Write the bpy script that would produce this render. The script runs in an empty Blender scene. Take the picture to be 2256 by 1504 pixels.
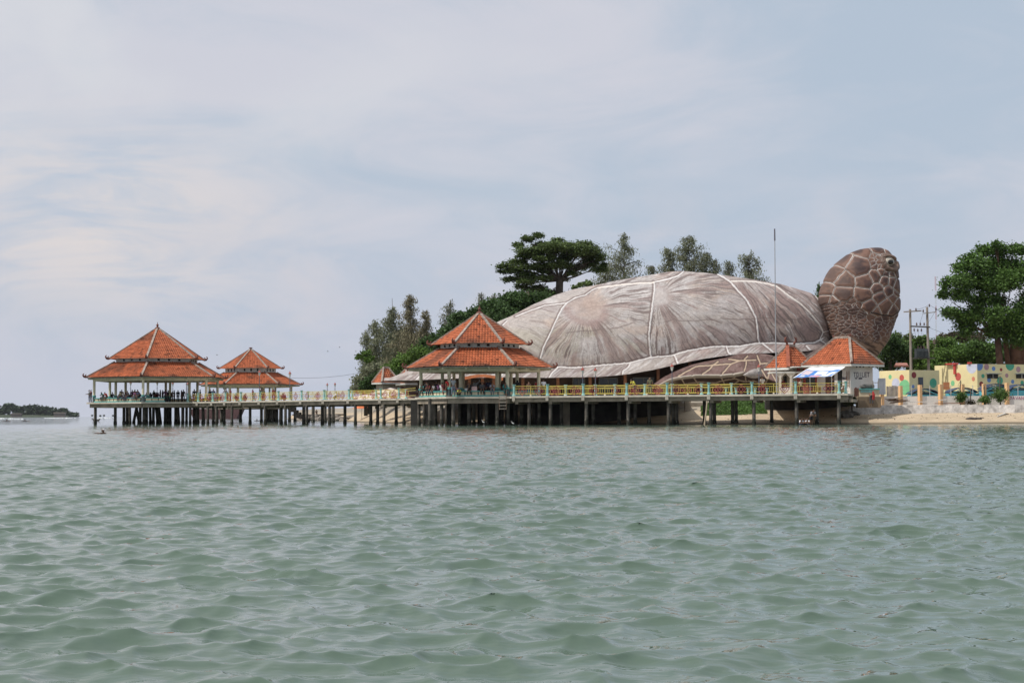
import bpy, math, random
import numpy as np
from mathutils import Vector, Matrix
R = math.radians
# ------------------------------------------------------------------ camera
PW, PH, F, EYE = 2256, 1504, 3500.0, 1.02
PITCH, ROLL = R(2.626), R(0.25)
fwd = np.array([0, math.cos(PITCH), math.sin(PITCH)])
_r = np.array([1.0, 0, 0]); _u = np.array([0, -math.sin(PITCH), math.cos(PITCH)])
rgt = _r*math.cos(ROLL) - _u*math.sin(ROLL)
upv = _u*math.cos(ROLL) + _r*math.sin(ROLL)
sc = bpy.context.scene
col = sc.collection
cam = bpy.data.cameras.new("camera"); camo = bpy.data.objects.new("camera", cam); col.objects.link(camo)
m = Matrix.Identity(4)
for i in range(3):
    m[i][0] = rgt[i]; m[i][1] = upv[i]; m[i][2] = -fwd[i]
m[2][3] = EYE
camo.matrix_world = m
cam.sensor_width = 36; cam.lens = 36*F/PW; cam.clip_start = 0.2; cam.clip_end = 20000
sc.camera = camo
# ------------------------------------------------------------------ sun, sky, exposure
TOSUN = Vector((-0.50, -0.22, 0.84)).normalized()
sun = bpy.data.lights.new("sun", 'SUN'); sun.energy = 3.7; sun.angle = R(0.7); sun.color = (1.0, 0.95, 0.88)
suno = bpy.data.objects.new("sun", sun); col.objects.link(suno)
suno.rotation_euler = TOSUN.to_track_quat('Z', 'Y').to_euler()
suno.location = (0, 0, 60)
wd = bpy.data.worlds.new("World"); sc.world = wd; wd.use_nodes = True
nt = wd.node_tree; N = nt.nodes; L = nt.links
bg = N['Background']; bg.inputs['Strength'].default_value = 0.1
sky = N.new('ShaderNodeTexSky'); sky.sky_type = 'NISHITA'; sky.sun_disc = False
sky.sun_elevation = math.asin(TOSUN.z); sky.sun_rotation = math.atan2(TOSUN.x, TOSUN.y)
sky.dust_density = 2.0; sky.air_density = 1.0
tc = N.new('ShaderNodeTexCoord')
sep = N.new('ShaderNodeSeparateXYZ'); L.new(tc.outputs['Generated'], sep.inputs[0])
def wmath(op, a, b=None, clamp=False):
    n = N.new('ShaderNodeMath'); n.operation = op; n.use_clamp = clamp
    for i, v in enumerate((a, b)):
        if v is None: continue
        if isinstance(v, (int, float)): n.inputs[i].default_value = v
        else: L.new(v, n.inputs[i])
    return n.outputs[0]
zc = wmath('ADD', wmath('MAXIMUM', sep.outputs[2], 0.0), 0.16)
cx = wmath('DIVIDE', sep.outputs[0], zc); cy = wmath('DIVIDE', sep.outputs[1], zc)
comb = N.new('ShaderNodeCombineXYZ'); L.new(cx, comb.inputs[0]); L.new(cy, comb.inputs[1])
def wnoise(scale, detail, rough, rot, sx, sy, dist=0.0, off=0.0):
    mp = N.new('ShaderNodeMapping'); mp.inputs['Rotation'].default_value = (0, R(rot), 0); mp.inputs['Scale'].default_value = (sx, 1, sy)
    mp.inputs['Location'].default_value = (off, off*0.7, 0)
    L.new(tc.outputs['Generated'], mp.inputs[0])
    n = N.new('ShaderNodeTexNoise'); n.inputs['Scale'].default_value = scale; n.inputs['Detail'].default_value = detail
    n.inputs['Roughness'].default_value = rough; n.inputs['Distortion'].default_value = dist
    L.new(mp.outputs[0], n.inputs['Vector']); return n.outputs[0]
def wramp(x, p0, p1):
    n = N.new('ShaderNodeMapRange'); n.interpolation_type = 'SMOOTHSTEP'
    n.inputs[1].default_value = p0; n.inputs[2].default_value = p1; L.new(x, n.inputs[0]); return n.outputs[0]
def wmix(f, a, b):
    n = N.new('ShaderNodeMix'); n.data_type = 'RGBA'
    if isinstance(f, (int, float)): n.inputs[0].default_value = f
    else: L.new(f, n.inputs[0])
    for i, v in ((6, a), (7, b)):
        if isinstance(v, tuple): n.inputs[i].default_value = (*v, 1)
        else: L.new(v, n.inputs[i])
    return n.outputs[2]
n1 = wnoise(3.4, 7, 0.55, 14, 0.8, 2.0, 0.7)
n2 = wnoise(9.0, 8, 0.62, 20, 0.7, 2.4, 1.2, 3.0)
n3 = wnoise(4.0, 5, 0.5, 8, 1, 1.5, 0.4, 7.0)
veil = wmath('ADD', wmath('MULTIPLY', n1, 0.6), wmath('MULTIPLY', n2, 0.4))
veil = wmath('ADD', veil, wmath('MULTIPLY', sep.outputs[0], -0.22))
f1 = wramp(veil, 0.36, 0.66)
# a thin high veil over the blue of the sky texture, brighter and warmer where the cloud is thick
thin = wmix(0.93, sky.outputs[0], (4.75, 5.6, 6.7))
cl = wmix(f1, thin, (6.15, 6.3, 7.05))
f2 = wmath('MULTIPLY', wramp(n3, 0.42, 0.66), wramp(sep.outputs[2], 0.08, 0.26))
cl = wmix(wmath('MULTIPLY', f2, 0.75), cl, (7.0, 7.15, 7.5))
lowf = wramp(sep.outputs[2], 0.16, 0.0)
cl = wmix(wmath('MULTIPLY', lowf, 0.45), cl, (5.0, 5.45, 6.7))
n4 = wnoise(9.0, 6, 0.6, 0, 1.0, 1.6, 0.6, 11.0)
f4 = wmath('MULTIPLY', wramp(n4, 0.5, 0.68), wmath('MULTIPLY', wramp(sep.outputs[2], 0.01, 0.06), wramp(sep.outputs[2], 0.17, 0.08)))
cl = wmix(wmath('MULTIPLY', f4, 0.45), cl, (6.6, 6.3, 6.7))
# a sunlit bank of cream cloud low in the left
gx = wmath('DIVIDE', wmath('ADD', sep.outputs[0], 0.25), 0.10); gz = wmath('DIVIDE', wmath('ADD', sep.outputs[2], -0.115), 0.05)
gg = wmath('POWER', 2.718, wmath('MULTIPLY', wmath('ADD', wmath('MULTIPLY', gx, gx), wmath('MULTIPLY', gz, gz)), -1.0))
cl = wmix(wmath('MULTIPLY', wmath('MULTIPLY', gg, wramp(n2, 0.34, 0.60)), 0.95), cl, (7.5, 6.95, 6.8))
L.new(cl, bg.inputs['Color'])
sc.view_settings.view_transform = 'Standard'; sc.view_settings.look = 'None'
sc.view_settings.exposure = 0.0; sc.view_settings.gamma = 1.0
# ------------------------------------------------------------------ picture <-> place
def P(px, py, Y):
    d = fwd + rgt*((px-PW/2)/F) + upv*((PH/2-py)/F)
    t = Y/d[1]
    return Vector((d[0]*t, Y, EYE + d[2]*t))
def project(v):
    q = np.asarray(v, float) - np.array([0, 0, EYE])
    dz = q @ fwd
    return PW/2 + F*(q @ rgt)/dz, PH/2 - F*(q @ upv)/dz
def hz(px): return 917 - 0.00436*(px-100)
def G(px, Y, z):
    py = hz(px) - (z-EYE)*F/Y
    return Vector((P(px, py, Y).x, Y, z))
def PZ(px, py, Y): return P(px, py, Y).z
# ------------------------------------------------------------------ noise in numpy
def _h(i, j, s):
    n = (i.astype(np.int64)*374761393 + j.astype(np.int64)*668265263 + s*982451653) & 0x7fffffff
    n = ((n ^ (n >> 13))*1274126177) & 0x7fffffff
    n = (n ^ (n >> 16)) & 0xffff
    return n/65535.0
def vnoise(x, y, s=0):
    x = np.asarray(x, float); y = np.asarray(y, float)
    i = np.floor(x); j = np.floor(y); a = x-i; b = y-j
    a = a*a*(3-2*a); b = b*b*(3-2*b)
    return ((_h(i, j, s)*(1-a)+_h(i+1, j, s)*a)*(1-b) + (_h(i, j+1, s)*(1-a)+_h(i+1, j+1, s)*a)*b)
def fbm(x, y, s=0, o=4):
    v = 0; a = 0.5; t = 0
    for k in range(o):
        v = v + a*vnoise(x*2**k, y*2**k, s+k*17); t += a; a *= 0.5
    return v/t
def smooth(e0, e1, x):
    t = np.clip((x-e0)/(e1-e0), 0, 1); return t*t*(3-2*t)
# ------------------------------------------------------------------ materials
def newmat(name):
    mt = bpy.data.materials.new(name); mt.use_nodes = True
    return mt, mt.node_tree.nodes, mt.node_tree.links, mt.node_tree.nodes['Principled BSDF']
def mk(name, c, rough=0.75, var=0.18, scale=1.5, metal=0.0, bump=0.0, c2=None, attr=False, spec=0.4, island=0.0, sheen=0):
    mt, n, l, b = newmat(name)
    b.inputs['Roughness'].default_value = rough; b.inputs['Metallic'].default_value = metal
    b.inputs['Specular IOR Level'].default_value = spec
    t = n.new('ShaderNodeTexCoord')
    no = n.new('ShaderNodeTexNoise'); no.inputs['Scale'].default_value = scale; no.inputs['Detail'].default_value = 6
    no.inputs['Roughness'].default_value = 0.65
    l.new(t.outputs['Object'], no.inputs['Vector'])
    mx = n.new('ShaderNodeMix'); mx.data_type = 'RGBA'
    lo = c2 if c2 else tuple(x*(1-var) for x in c); hi = c if c2 else tuple(min(1, x*(1+var)) for x in c)
    mx.inputs[6].default_value = (*lo, 1); mx.inputs[7].default_value = (*hi, 1)
    mr = n.new('ShaderNodeMapRange'); mr.inputs[1].default_value = 0.35; mr.inputs[2].default_value = 0.65
    l.new(no.outputs[0], mr.inputs[0]); l.new(mr.outputs[0], mx.inputs[0])
    out = mx.outputs[2]
    if attr:
        a = n.new('ShaderNodeVertexColor'); a.layer_name = 'Col'
        m2 = n.new('ShaderNodeMix'); m2.data_type = 'RGBA'; m2.blend_type = 'MULTIPLY'; m2.inputs[0].default_value = 1
        l.new(out, m2.inputs[6]); l.new(a.outputs[0], m2.inputs[7]); out = m2.outputs[2]
    if island:
        g = n.new('ShaderNodeNewGeometry'); hv = n.new('ShaderNodeHueSaturation')
        r1 = n.new('ShaderNodeMapRange'); r1.inputs[3].default_value = 1-island; r1.inputs[4].default_value = 1+island
        l.new(g.outputs['Random Per Island'], r1.inputs[0]); l.new(r1.outputs[0], hv.inputs['Value'])
        l.new(out, hv.inputs['Color']); out = hv.outputs[0]
    l.new(out, b.inputs['Base Color'])
    if bump:
        bp = n.new('ShaderNodeBump'); bp.inputs['Strength'].default_value = bump; bp.inputs['Distance'].default_value = 0.05
        l.new(no.outputs[0], bp.inputs['Height']); l.new(bp.outputs[0], b.inputs['Normal'])
    return mt
_mc = {}
def M(name, *a, **k):
    if name not in _mc: _mc[name] = mk(name, *a, **k)
    return _mc[name]
def leafmat(name, c, var=0.35, trans=0.25):
    mt = mk(name, c, rough=0.6, var=0.3, scale=0.35, island=var, spec=0.25)
    n = mt.node_tree.nodes; l = mt.node_tree.links; b = n['Principled BSDF']; o = n['Material Output']
    tr = n.new('ShaderNodeBsdfTranslucent'); ms = n.new('ShaderNodeMixShader'); ms.inputs[0].default_value = trans
    src = b.inputs['Base Color'].links[0].from_socket
    l.new(src, tr.inputs['Color']); l.new(b.outputs[0], ms.inputs[1]); l.new(tr.outputs[0], ms.inputs[2]); l.new(ms.outputs[0], o.inputs['Surface'])
    return mt
# ------------------------------------------------------------------ objects
def tag(o, label=None, cat=None, group=None, kind=None):
    if label: o['label'] = label
    if cat: o['category'] = cat
    if group: o['group'] = group
    if kind: o['kind'] = kind
    return o
def empty(name, loc, label=None, cat=None, group=None, rz=0):
    o = bpy.data.objects.new(name, None); col.objects.link(o); o.location = loc; o.rotation_euler[2] = rz
    o.empty_display_size = 0.3
    return tag(o, label, cat, group)
def copy_tree(o, parent=None):
    c = o.copy(); col.objects.link(c); c.parent = parent
    for ch in o.children: copy_tree(ch, c)
    return c
def npmesh(name, V, Fc, smooth_=False, cols=None):
    """V (n,3), Fc (m,k) arrays -> mesh, colours per vertex"""
    V = np.asarray(V, np.float32); Fc = np.asarray(Fc, np.int32)
    me = bpy.data.meshes.new(name); k = Fc.shape[1]
    me.vertices.add(len(V)); me.vertices.foreach_set('co', V.ravel())
    me.loops.add(Fc.size); me.loops.foreach_set('vertex_index', Fc.ravel())
    me.polygons.add(len(Fc)); me.polygons.foreach_set('loop_start', np.arange(0, Fc.size, k, dtype=np.int32))
    me.polygons.foreach_set('use_smooth', np.full(len(Fc), smooth_))
    if cols is not None:
        a = me.color_attributes.new('Col', 'FLOAT_COLOR', 'POINT')
        c4 = np.ones((len(V), 4), np.float32); c4[:, :3] = cols; a.data.foreach_set('color', c4.ravel())
    me.update(calc_edges=True); me.validate()
    return me
def grid_faces(nr, nc, wrap=False):
    i = np.arange(nr-1)[:, None]; j = np.arange(nc if wrap else nc-1)[None, :]
    j2 = (j+1) % nc
    return np.stack([i*nc+j, i*nc+j2, (i+1)*nc+j2, (i+1)*nc+j], -1).reshape(-1, 4)
def put(name, me, mat, parent=None, world=True, kind=None):
    """link a mesh; vertices are in the world unless world=False (then local to parent)"""
    o = bpy.data.objects.new(name, me); col.objects.link(o)
    if mat is not None: me.materials.append(mat)
    if parent is not None:
        o.parent = parent
        if world:
            off = Vector((0, 0, 0)); p = parent
            while p is not None: off += p.location; p = p.parent
            me.transform(Matrix.Translation(-off))
    elif world:
        n = len(me.vertices); c = np.empty(n*3, np.float32); me.vertices.foreach_get('co', c); c = c.reshape(-1, 3)
        base = Vector((float(c[:, 0].mean()), float(c[:, 1].mean()), float(c[:, 2].min())))
        me.transform(Matrix.Translation(-base)); o.location = base
    if kind: o['kind'] = kind
    return o
class MB:
    def __init__(s): s.v = []; s.f = []; s.sm = False
    def add(s, vs, fs):
        b = len(s.v); s.v += [tuple(v) for v in vs]; s.f += [tuple(b+i for i in f) for f in fs]; return s
    def box(s, c, d, rz=0, axes=None):
        c = Vector(c); hx, hy, hh = d[0]/2, d[1]/2, d[2]/2
        if axes is None:
            ax = Vector((math.cos(rz), math.sin(rz), 0)); ay = Vector((-math.sin(rz), math.cos(rz), 0)); az = Vector((0, 0, 1))
        else: ax, ay, az = axes
        vs = [c+ax*(hx*i)+ay*(hy*j)+az*(hh*k) for k in (-1, 1) for j in (-1, 1) for i in (-1, 1)]
        return s.add(vs, [(0, 2, 3, 1), (4, 5, 7, 6), (0, 1, 5, 4), (2, 6, 7, 3), (0, 4, 6, 2), (1, 3, 7, 5)])
    def bar(s, a, b, w, h):
        """box from a to b, w across (horizontal), h high"""
        a = Vector(a); b = Vector(b); d = (b-a); ln = d.length; d.normalize()
        up = Vector((0, 0, 1)) if abs(d.z) < 0.95 else Vector((0, 1, 0))
        sd = d.cross(up).normalized(); up = sd.cross(d)
        return s.box((a+b)/2, (ln, w, h), axes=(d, sd, up))
    def tube(s, pts, rad, n=8, cap=True):
        pts = [Vector(p) for p in pts]; k = len(pts)
        if not isinstance(rad, (list, tuple)): rad = [rad]*k
        b = len(s.v); ref = None
        for i, p in enumerate(pts):
            d = (pts[min(i+1, k-1)]-pts[max(i-1, 0)]).normalized()
            if ref is None:
                ref = Vector((0, 0, 1)) if abs(d.z) < 0.9 else Vector((0, 1, 0))
                ref = (ref - d*ref.dot(d)).normalized()
            else: ref = (ref - d*ref.dot(d)).normalized()
            bi = d.cross(ref)
            for j in range(n):
                t = 2*math.pi*j/n
                s.v.append(tuple(p+(ref*math.cos(t)+bi*math.sin(t))*rad[i]))
        for i in range(k-1):
            for j in range(n):
                s.f.append((b+i*n+j, b+i*n+(j+1) % n, b+(i+1)*n+(j+1) % n, b+(i+1)*n+j))
        if cap:
            s.f.append(tuple(b+j for j in reversed(range(n)))); s.f.append(tuple(b+(k-1)*n+j for j in range(n)))
        return s
    def lathe(s, c, prof, n=12, off=0.0):
        """prof = [(r, z)...] around vertical axis at c"""
        c = Vector(c); b = len(s.v); k = len(prof)
        for r, z in prof:
            for j in range(n):
                t = 2*math.pi*j/n+off; s.v.append((c.x+r*math.cos(t), c.y+r*math.sin(t), c.z+z))
        for i in range(k-1):
            for j in range(n):
                s.f.append((b+i*n+j, b+i*n+(j+1) % n, b+(i+1)*n+(j+1) % n, b+(i+1)*n+j))
        s.f.append(tuple(b+j for j in reversed(range(n)))); s.f.append(tuple(b+(k-1)*n+j for j in range(n)))
        return s
    def prism(s, poly, z0, z1):
        n = len(poly); vs = [(p[0], p[1], z0) for p in poly]+[(p[0], p[1], z1) for p in poly]
        fs = [tuple(reversed(range(n))), tuple(range(n, 2*n))]+[(i, (i+1) % n, n+(i+1) % n, n+i) for i in range(n)]
        return s.add(vs, fs)
    def build(s, name, mat, parent=None, world=True, smooth_=False, kind=None):
        me = bpy.data.meshes.new(name); me.from_pydata(s.v, [], s.f)
        if smooth_ or s.sm: me.polygons.foreach_set('use_smooth', [True]*len(me.polygons))
        me.update()
        return put(name, me, mat, parent, world, kind)
# ================================================================== sea, shore
# shoreline: (picture column, distance); z = 0 there
SHORE = [(-400, 3000), (560, 2000), (640, 420), (740, 330), (780, 235), (850, 200), (1000, 178), (1130, 166), (1300, 157), (1420, 150), (1560, 145.5), (1700, 143), (2256, 142), (3200, 141)]
_sx = np.array([G(p, y, 0).x for p, y in SHORE]); _sy = np.array([y for p, y in SHORE], float)
WALLX0 = G(1862, 150, 1).x; WALLY = 150.5
def shoreY(X): return np.interp(X, _sx, _sy)
def landz(X, Y):
    X = np.asarray(X, float); Y = np.asarray(Y, float)
    d = Y - shoreY(X) + (fbm(X*0.15, Y*0.15, 5)-0.5)*1.0
    slope = np.interp(d, [-60, -6, 0, 2.5, 8, 10.0, 16, 24, 400], [-6, -0.75, 0, 0.3, 0.8, 0.95, 1.9, 2.6, 2.9])
    right = np.interp(d, [-60, -6, 0, 2.5, 7.8, 8.2, 10, 22, 400], [-6, -0.7, 0, 0.38, 0.98, 1.05, 1.58, 1.7, 2.6])
    w = smooth(WALLX0-3, WALLX0+1, X)
    z = slope*(1-w)+right*w
    return z + (fbm(X*0.5, Y*0.5, 9)-0.5)*0.12*smooth(-1, 2, d)
def make_water():
    r = [1.2]
    while r[-1] < 330: r.append(r[-1] + 0.017 + 0.0019*r[-1])
    while r[-1] < 4500: r.append(r[-1]*1.02)
    r = np.array(r)
    core = np.arange(-0.40, 0.4001, 0.0013)
    side = np.linspace(0.40, 1.45, 26)[1:]
    a = np.concatenate([-side[::-1], core, side])
    da = np.gradient(a)
    Rr, A = np.meshgrid(r, a, indexing='ij')
    X = Rr*np.sin(A); Y = Rr*np.cos(A) - 2.0
    dr = np.gradient(r)[:, None]; sp = np.maximum(dr, Rr*da[None, :])
    rng = np.random.RandomState(7)
    Z = np.zeros_like(X); DX = np.zeros_like(X); DY = np.zeros_like(X)
    nw = 110
    lam = np.exp(np.linspace(math.log(0.085), math.log(1.0), nw))
    for k in range(nw):
        lm = lam[k]*(1+0.06*rng.randn())
        th = rng.randn()*(0.80 if lm < 0.6 else 0.55) + 0.10        # travel direction about the line of sight
        kx, ky = math.sin(th)*2*math.pi/lm, -math.cos(th)*2*math.pi/lm
        st = 0.038*(1.0 if lm < 0.42 else (0.42/lm)**0.8)
        if lm < 0.15: st *= 0.8
        amp = st*lm/(2*math.pi)
        w = smooth(2.0, 3.4, lm/sp)
        ph = kx*X + ky*Y + rng.rand()*6.283
        gx = 0.6 + 0.8*vnoise(X/(lm*3.3)+k*7.1, Y/(lm*3.3)+k*3.3, 100+k)     # groups of waves
        c = np.cos(ph)*w*gx
        Z += amp*c; s_ = np.sin(ph)*w*gx*amp*1.55
        DX -= s_*math.sin(th)*1.0; DY += s_*math.cos(th)*1.0
    calm = np.interp(Y - shoreY(X), [-14, -1, 3], [1.0, 0.35, 0.2])
    calm = np.where(Rr < 330, calm, 0)
    V = np.stack([X+DX*calm, Y+DY*calm, Z*calm], -1).reshape(-1, 3)
    me = npmesh('water', V, grid_faces(len(r), len(a)), True)
    mt, n, l, b = newmat('sea_water')
    t = n.new('ShaderNodeTexCoord')
    b.inputs['IOR'].default_value = 1.33; b.inputs['Roughness'].default_value = 0.03
    no = n.new('ShaderNodeTexNoise'); no.inputs['Scale'].default_value = 0.05; no.inputs['Detail'].default_value = 3
    l.new(t.outputs['Object'], no.inputs['Vector'])
    mx = n.new('ShaderNodeMix'); mx.data_type = 'RGBA'; mx.inputs[6].default_value = (0.080, 0.118, 0.088, 1); mx.inputs[7].default_value = (0.092, 0.134, 0.102, 1)
    l.new(no.outputs[0], mx.inputs[0]); l.new(mx.outputs[2], b.inputs['Base Color'])
    mp = n.new('ShaderNodeMapping'); mp.inputs['Scale'].default_value = (1.0, 1.9, 1); l.new(t.outputs['Object'], mp.inputs[0])
    h = None
    for s_, d_, w_ in ((1.1, 0.030, 3), (5.5, 0.0065, 2)):
        q = n.new('ShaderNodeTexNoise'); q.inputs['Scale'].default_value = s_; q.inputs['Detail'].default_value = w_; q.inputs['Roughness'].default_value = 0.6
        l.new(mp.outputs[0], q.inputs['Vector'])
        bp = n.new('ShaderNodeBump'); bp.inputs['Strength'].default_value = 1.0; bp.inputs['Distance'].default_value = d_
        l.new(q.outputs[0], bp.inputs['Height'])
        if h: l.new(h, bp.inputs['Normal'])
        h = bp.outputs[0]
    l.new(h, b.inputs['Normal'])
    put('water', me, mt, kind='structure')
make_water()
def make_ground():
    xs = np.concatenate([np.linspace(-170, -62, 28)[:-1], np.arange(-62, 75, 0.6), np.linspace(75, 260, 50)])
    ys = np.concatenate([np.arange(128, 190, 0.5), np.linspace(190, 460, 90)])
    Y, X = np.meshgrid(ys, xs, indexing='ij')
    Z = landz(X, Y)
    V = np.stack([X, Y, Z], -1).reshape(-1, 3)
    me = npmesh('ground', V, grid_faces(len(ys), len(xs)), True)
    mt, n, l, b = newmat('sand_and_earth'); b.inputs['Roughness'].default_value = 0.9
    t = n.new('ShaderNodeNewGeometry'); sp = n.new('ShaderNodeSeparateXYZ'); l.new(t.outputs['Position'], sp.inputs[0])
    def noise(s, d=6):
        q = n.new('ShaderNodeTexNoise'); q.inputs['Scale'].default_value = s; q.inputs['Detail'].default_value = d; l.new(t.outputs['Position'], q.inputs['Vector']); return q.outputs[0]
    def mix(f, a, c):
        q = n.new('ShaderNodeMix'); q.data_type = 'RGBA'; l.new(f, q.inputs[0])
        for i, v in ((6, a), (7, c)):
            if isinstance(v, tuple): q.inputs[i].default_value = (*v, 1)
            else: l.new(v, q.inputs[i])
        return q.outputs[2]
    def rng_(x, a, c):
        q = n.new('ShaderNodeMapRange'); q.inputs[1].default_value = a; q.inputs[2].default_value = c; l.new(x, q.inputs[0]); return q.outputs[0]
    sand = mix(rng_(noise(0.8), .35, .65), (0.40, 0.31, 0.205), (0.50, 0.395, 0.27))
    sand = mix(rng_(noise(9, 3), .60, .72), sand, (0.16, 0.12, 0.08))
    wet = mix(rng_(sp.outputs[2], 0.22, 0.06), sand, (0.12, 0.095, 0.06))
    earth = mix(rng_(noise(1.2), .4, .6), (0.22, 0.19, 0.15), (0.33, 0.29, 0.23))
    l.new(mix(rng_(sp.outputs[2], 1.1, 1.7), wet, earth), b.inputs['Base Color'])
    bp = n.new('ShaderNodeBump'); bp.inputs['Strength'].default_value = 0.6; bp.inputs['Distance'].default_value = 0.06
    l.new(noise(4), bp.inputs['Height']); l.new(bp.outputs[0], b.inputs['Normal'])
    put('ground', me, mt, kind='structure')
make_ground()
# ================================================================== the turtle building
def segdist(px, py, line):
    d = np.full(px.shape, 1e9)
    for (x0, y0), (x1, y1) in zip(line[:-1], line[1:]):
        dx, dy = x1-x0, y1-y0; t = np.clip(((px-x0)*dx+(py-y0)*dy)/(dx*dx+dy*dy+1e-9), 0, 1)
        d = np.minimum(d, np.hypot(px-x0-t*dx, py-y0-t*dy))
    return d
YC, W0 = 188.0, 15.5
XL = G(843, YC-2, 4).x; XR = G(1850, YC-4, 6).x; XM = (XL+XR)/2; XA = (XR-XL)/2
def Wd(X):
    t = np.clip(np.abs((X-XM)/XA), 0, 1); return W0*(1-t**2.7)**(1/2.0)
def curve(pts, f):
    """picture points on a surface whose distance is f(X) -> X, z arrays"""
    xs, zs = [], []
    for px, py in pts:
        Y = YC
        for _ in range(6): X = P(px, py, Y).x; Y = YC - float(f(X))
        q = P(px, py, Y); xs.append(q.x); zs.append(q.z)
    return np.array(xs), np.array(zs)
TOP = [(843, 838), (870, 829), (900, 817), (940, 797), (980, 775), (1040, 741), (1097.7, 708), (1126.5, 695.4), (1176.8, 669.3), (1221.5, 649.8), (1266, 635.8), (1305, 629.3), (1359, 617.2), (1415, 608), (1477, 597.8), (1505, 597), (1552, 600.5), (1611, 608), (1682, 619), (1719, 624.7), (1756.5, 635), (1784.4, 643), (1803, 654.5), (1818, 667.5), (1831, 692), (1842, 725), (1850, 751)]
SEAM = [(843, 838.5), (900, 826), (980, 818), (1080, 812), (1180, 808), (1218, 808), (1266, 810), (1312.7, 806), (1385, 799.6), (1433.7, 787.5), (1480, 783), (1520, 771.8), (1570, 764), (1626, 763), (1673, 756), (1710, 756), (1756.5, 757), (1794, 755), (1805, 749.4), (1814, 745), (1832, 750), (1850, 752)]
RIM = [(843, 839), (905, 838), (1000, 834), (1080, 831), (1210, 832), (1322, 830), (1372, 825.7), (1396, 822), (1440, 814.6), (1494, 801.6), (1552, 790), (1611, 782), (1663, 779), (1708, 777), (1780, 773), (1836, 762), (1850, 756)]
tX, tZ = curve(TOP, lambda X: 0*X+1.5); sX, sZ = curve(SEAM, lambda X: Wd(X)*0.90); rX, rZ = curve(RIM, Wd)
WHITE = [[(1317, 634), (1303, 640.5), (1290, 650)], [(1290, 650), (1268, 656), (1248.5, 667.5)], [(1248.5, 667.5), (1201, 673), (1164, 686), (1136, 697)], [(1117, 708), (1108, 716)], [(1248.5, 667.5), (1238, 680.5), (1225, 706.6), (1210, 740), (1199, 762), (1191.7, 786.6), (1187, 808)],
 [(1505, 599.5), (1494, 608), (1473.5, 614.4), (1441, 622), (1442, 636), (1437.4, 673), (1432.7, 710), (1430, 738), (1431.8, 766), (1434.6, 787)],
 [(1581.5, 604), (1602, 615.4), (1613, 624.7), (1626, 641.4), (1644.8, 660), (1654, 676.8), (1666, 701), (1669, 725), (1671, 747.6), (1673.7, 756)],
 [(1794, 648), (1808.6, 669.4), (1818, 691.7), (1825, 714), (1829, 729), (1814, 731.7), (1805, 749.4)],
 [(1229, 810), (1217.7, 820), (1210, 832)], [(1389, 800), (1385, 809), (1373, 818), (1372, 826)], [(1487, 783), (1491, 794), (1494, 802)], [(1600, 763), (1605.7, 777), (1613, 783)], [(1680, 757), (1695, 768), (1706, 778)], [(1777, 762), (1786, 772)], [(1808, 750), (1833, 766)], [(1113.5, 818), (1100, 831)], [(1010, 818), (995, 834)], [(930, 824), (915, 838)]]
THIN = [[(1611, 619), (1645, 619), (1672.7, 622), (1691, 624.7), (1710, 630), (1738, 650.7), (1766, 671), (1784, 688), (1805, 714), (1814, 731.7)], [(1317, 634), (1380, 626), (1441, 622)]]
CRACK = [[(1234.5, 734.5), (1277, 729), (1307, 728), (1359, 722), (1396, 711), (1407.6, 717.7), (1430, 716.8)], [(1440, 713), (1470, 708.5), (1486.5, 702), (1496, 706.6), (1533, 706.6), (1589, 701), (1626, 703.8), (1700, 700), (1756.5, 703.8), (1784, 695), (1803, 688)], [(1519, 643), (1550, 639), (1575, 643)]]
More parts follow.
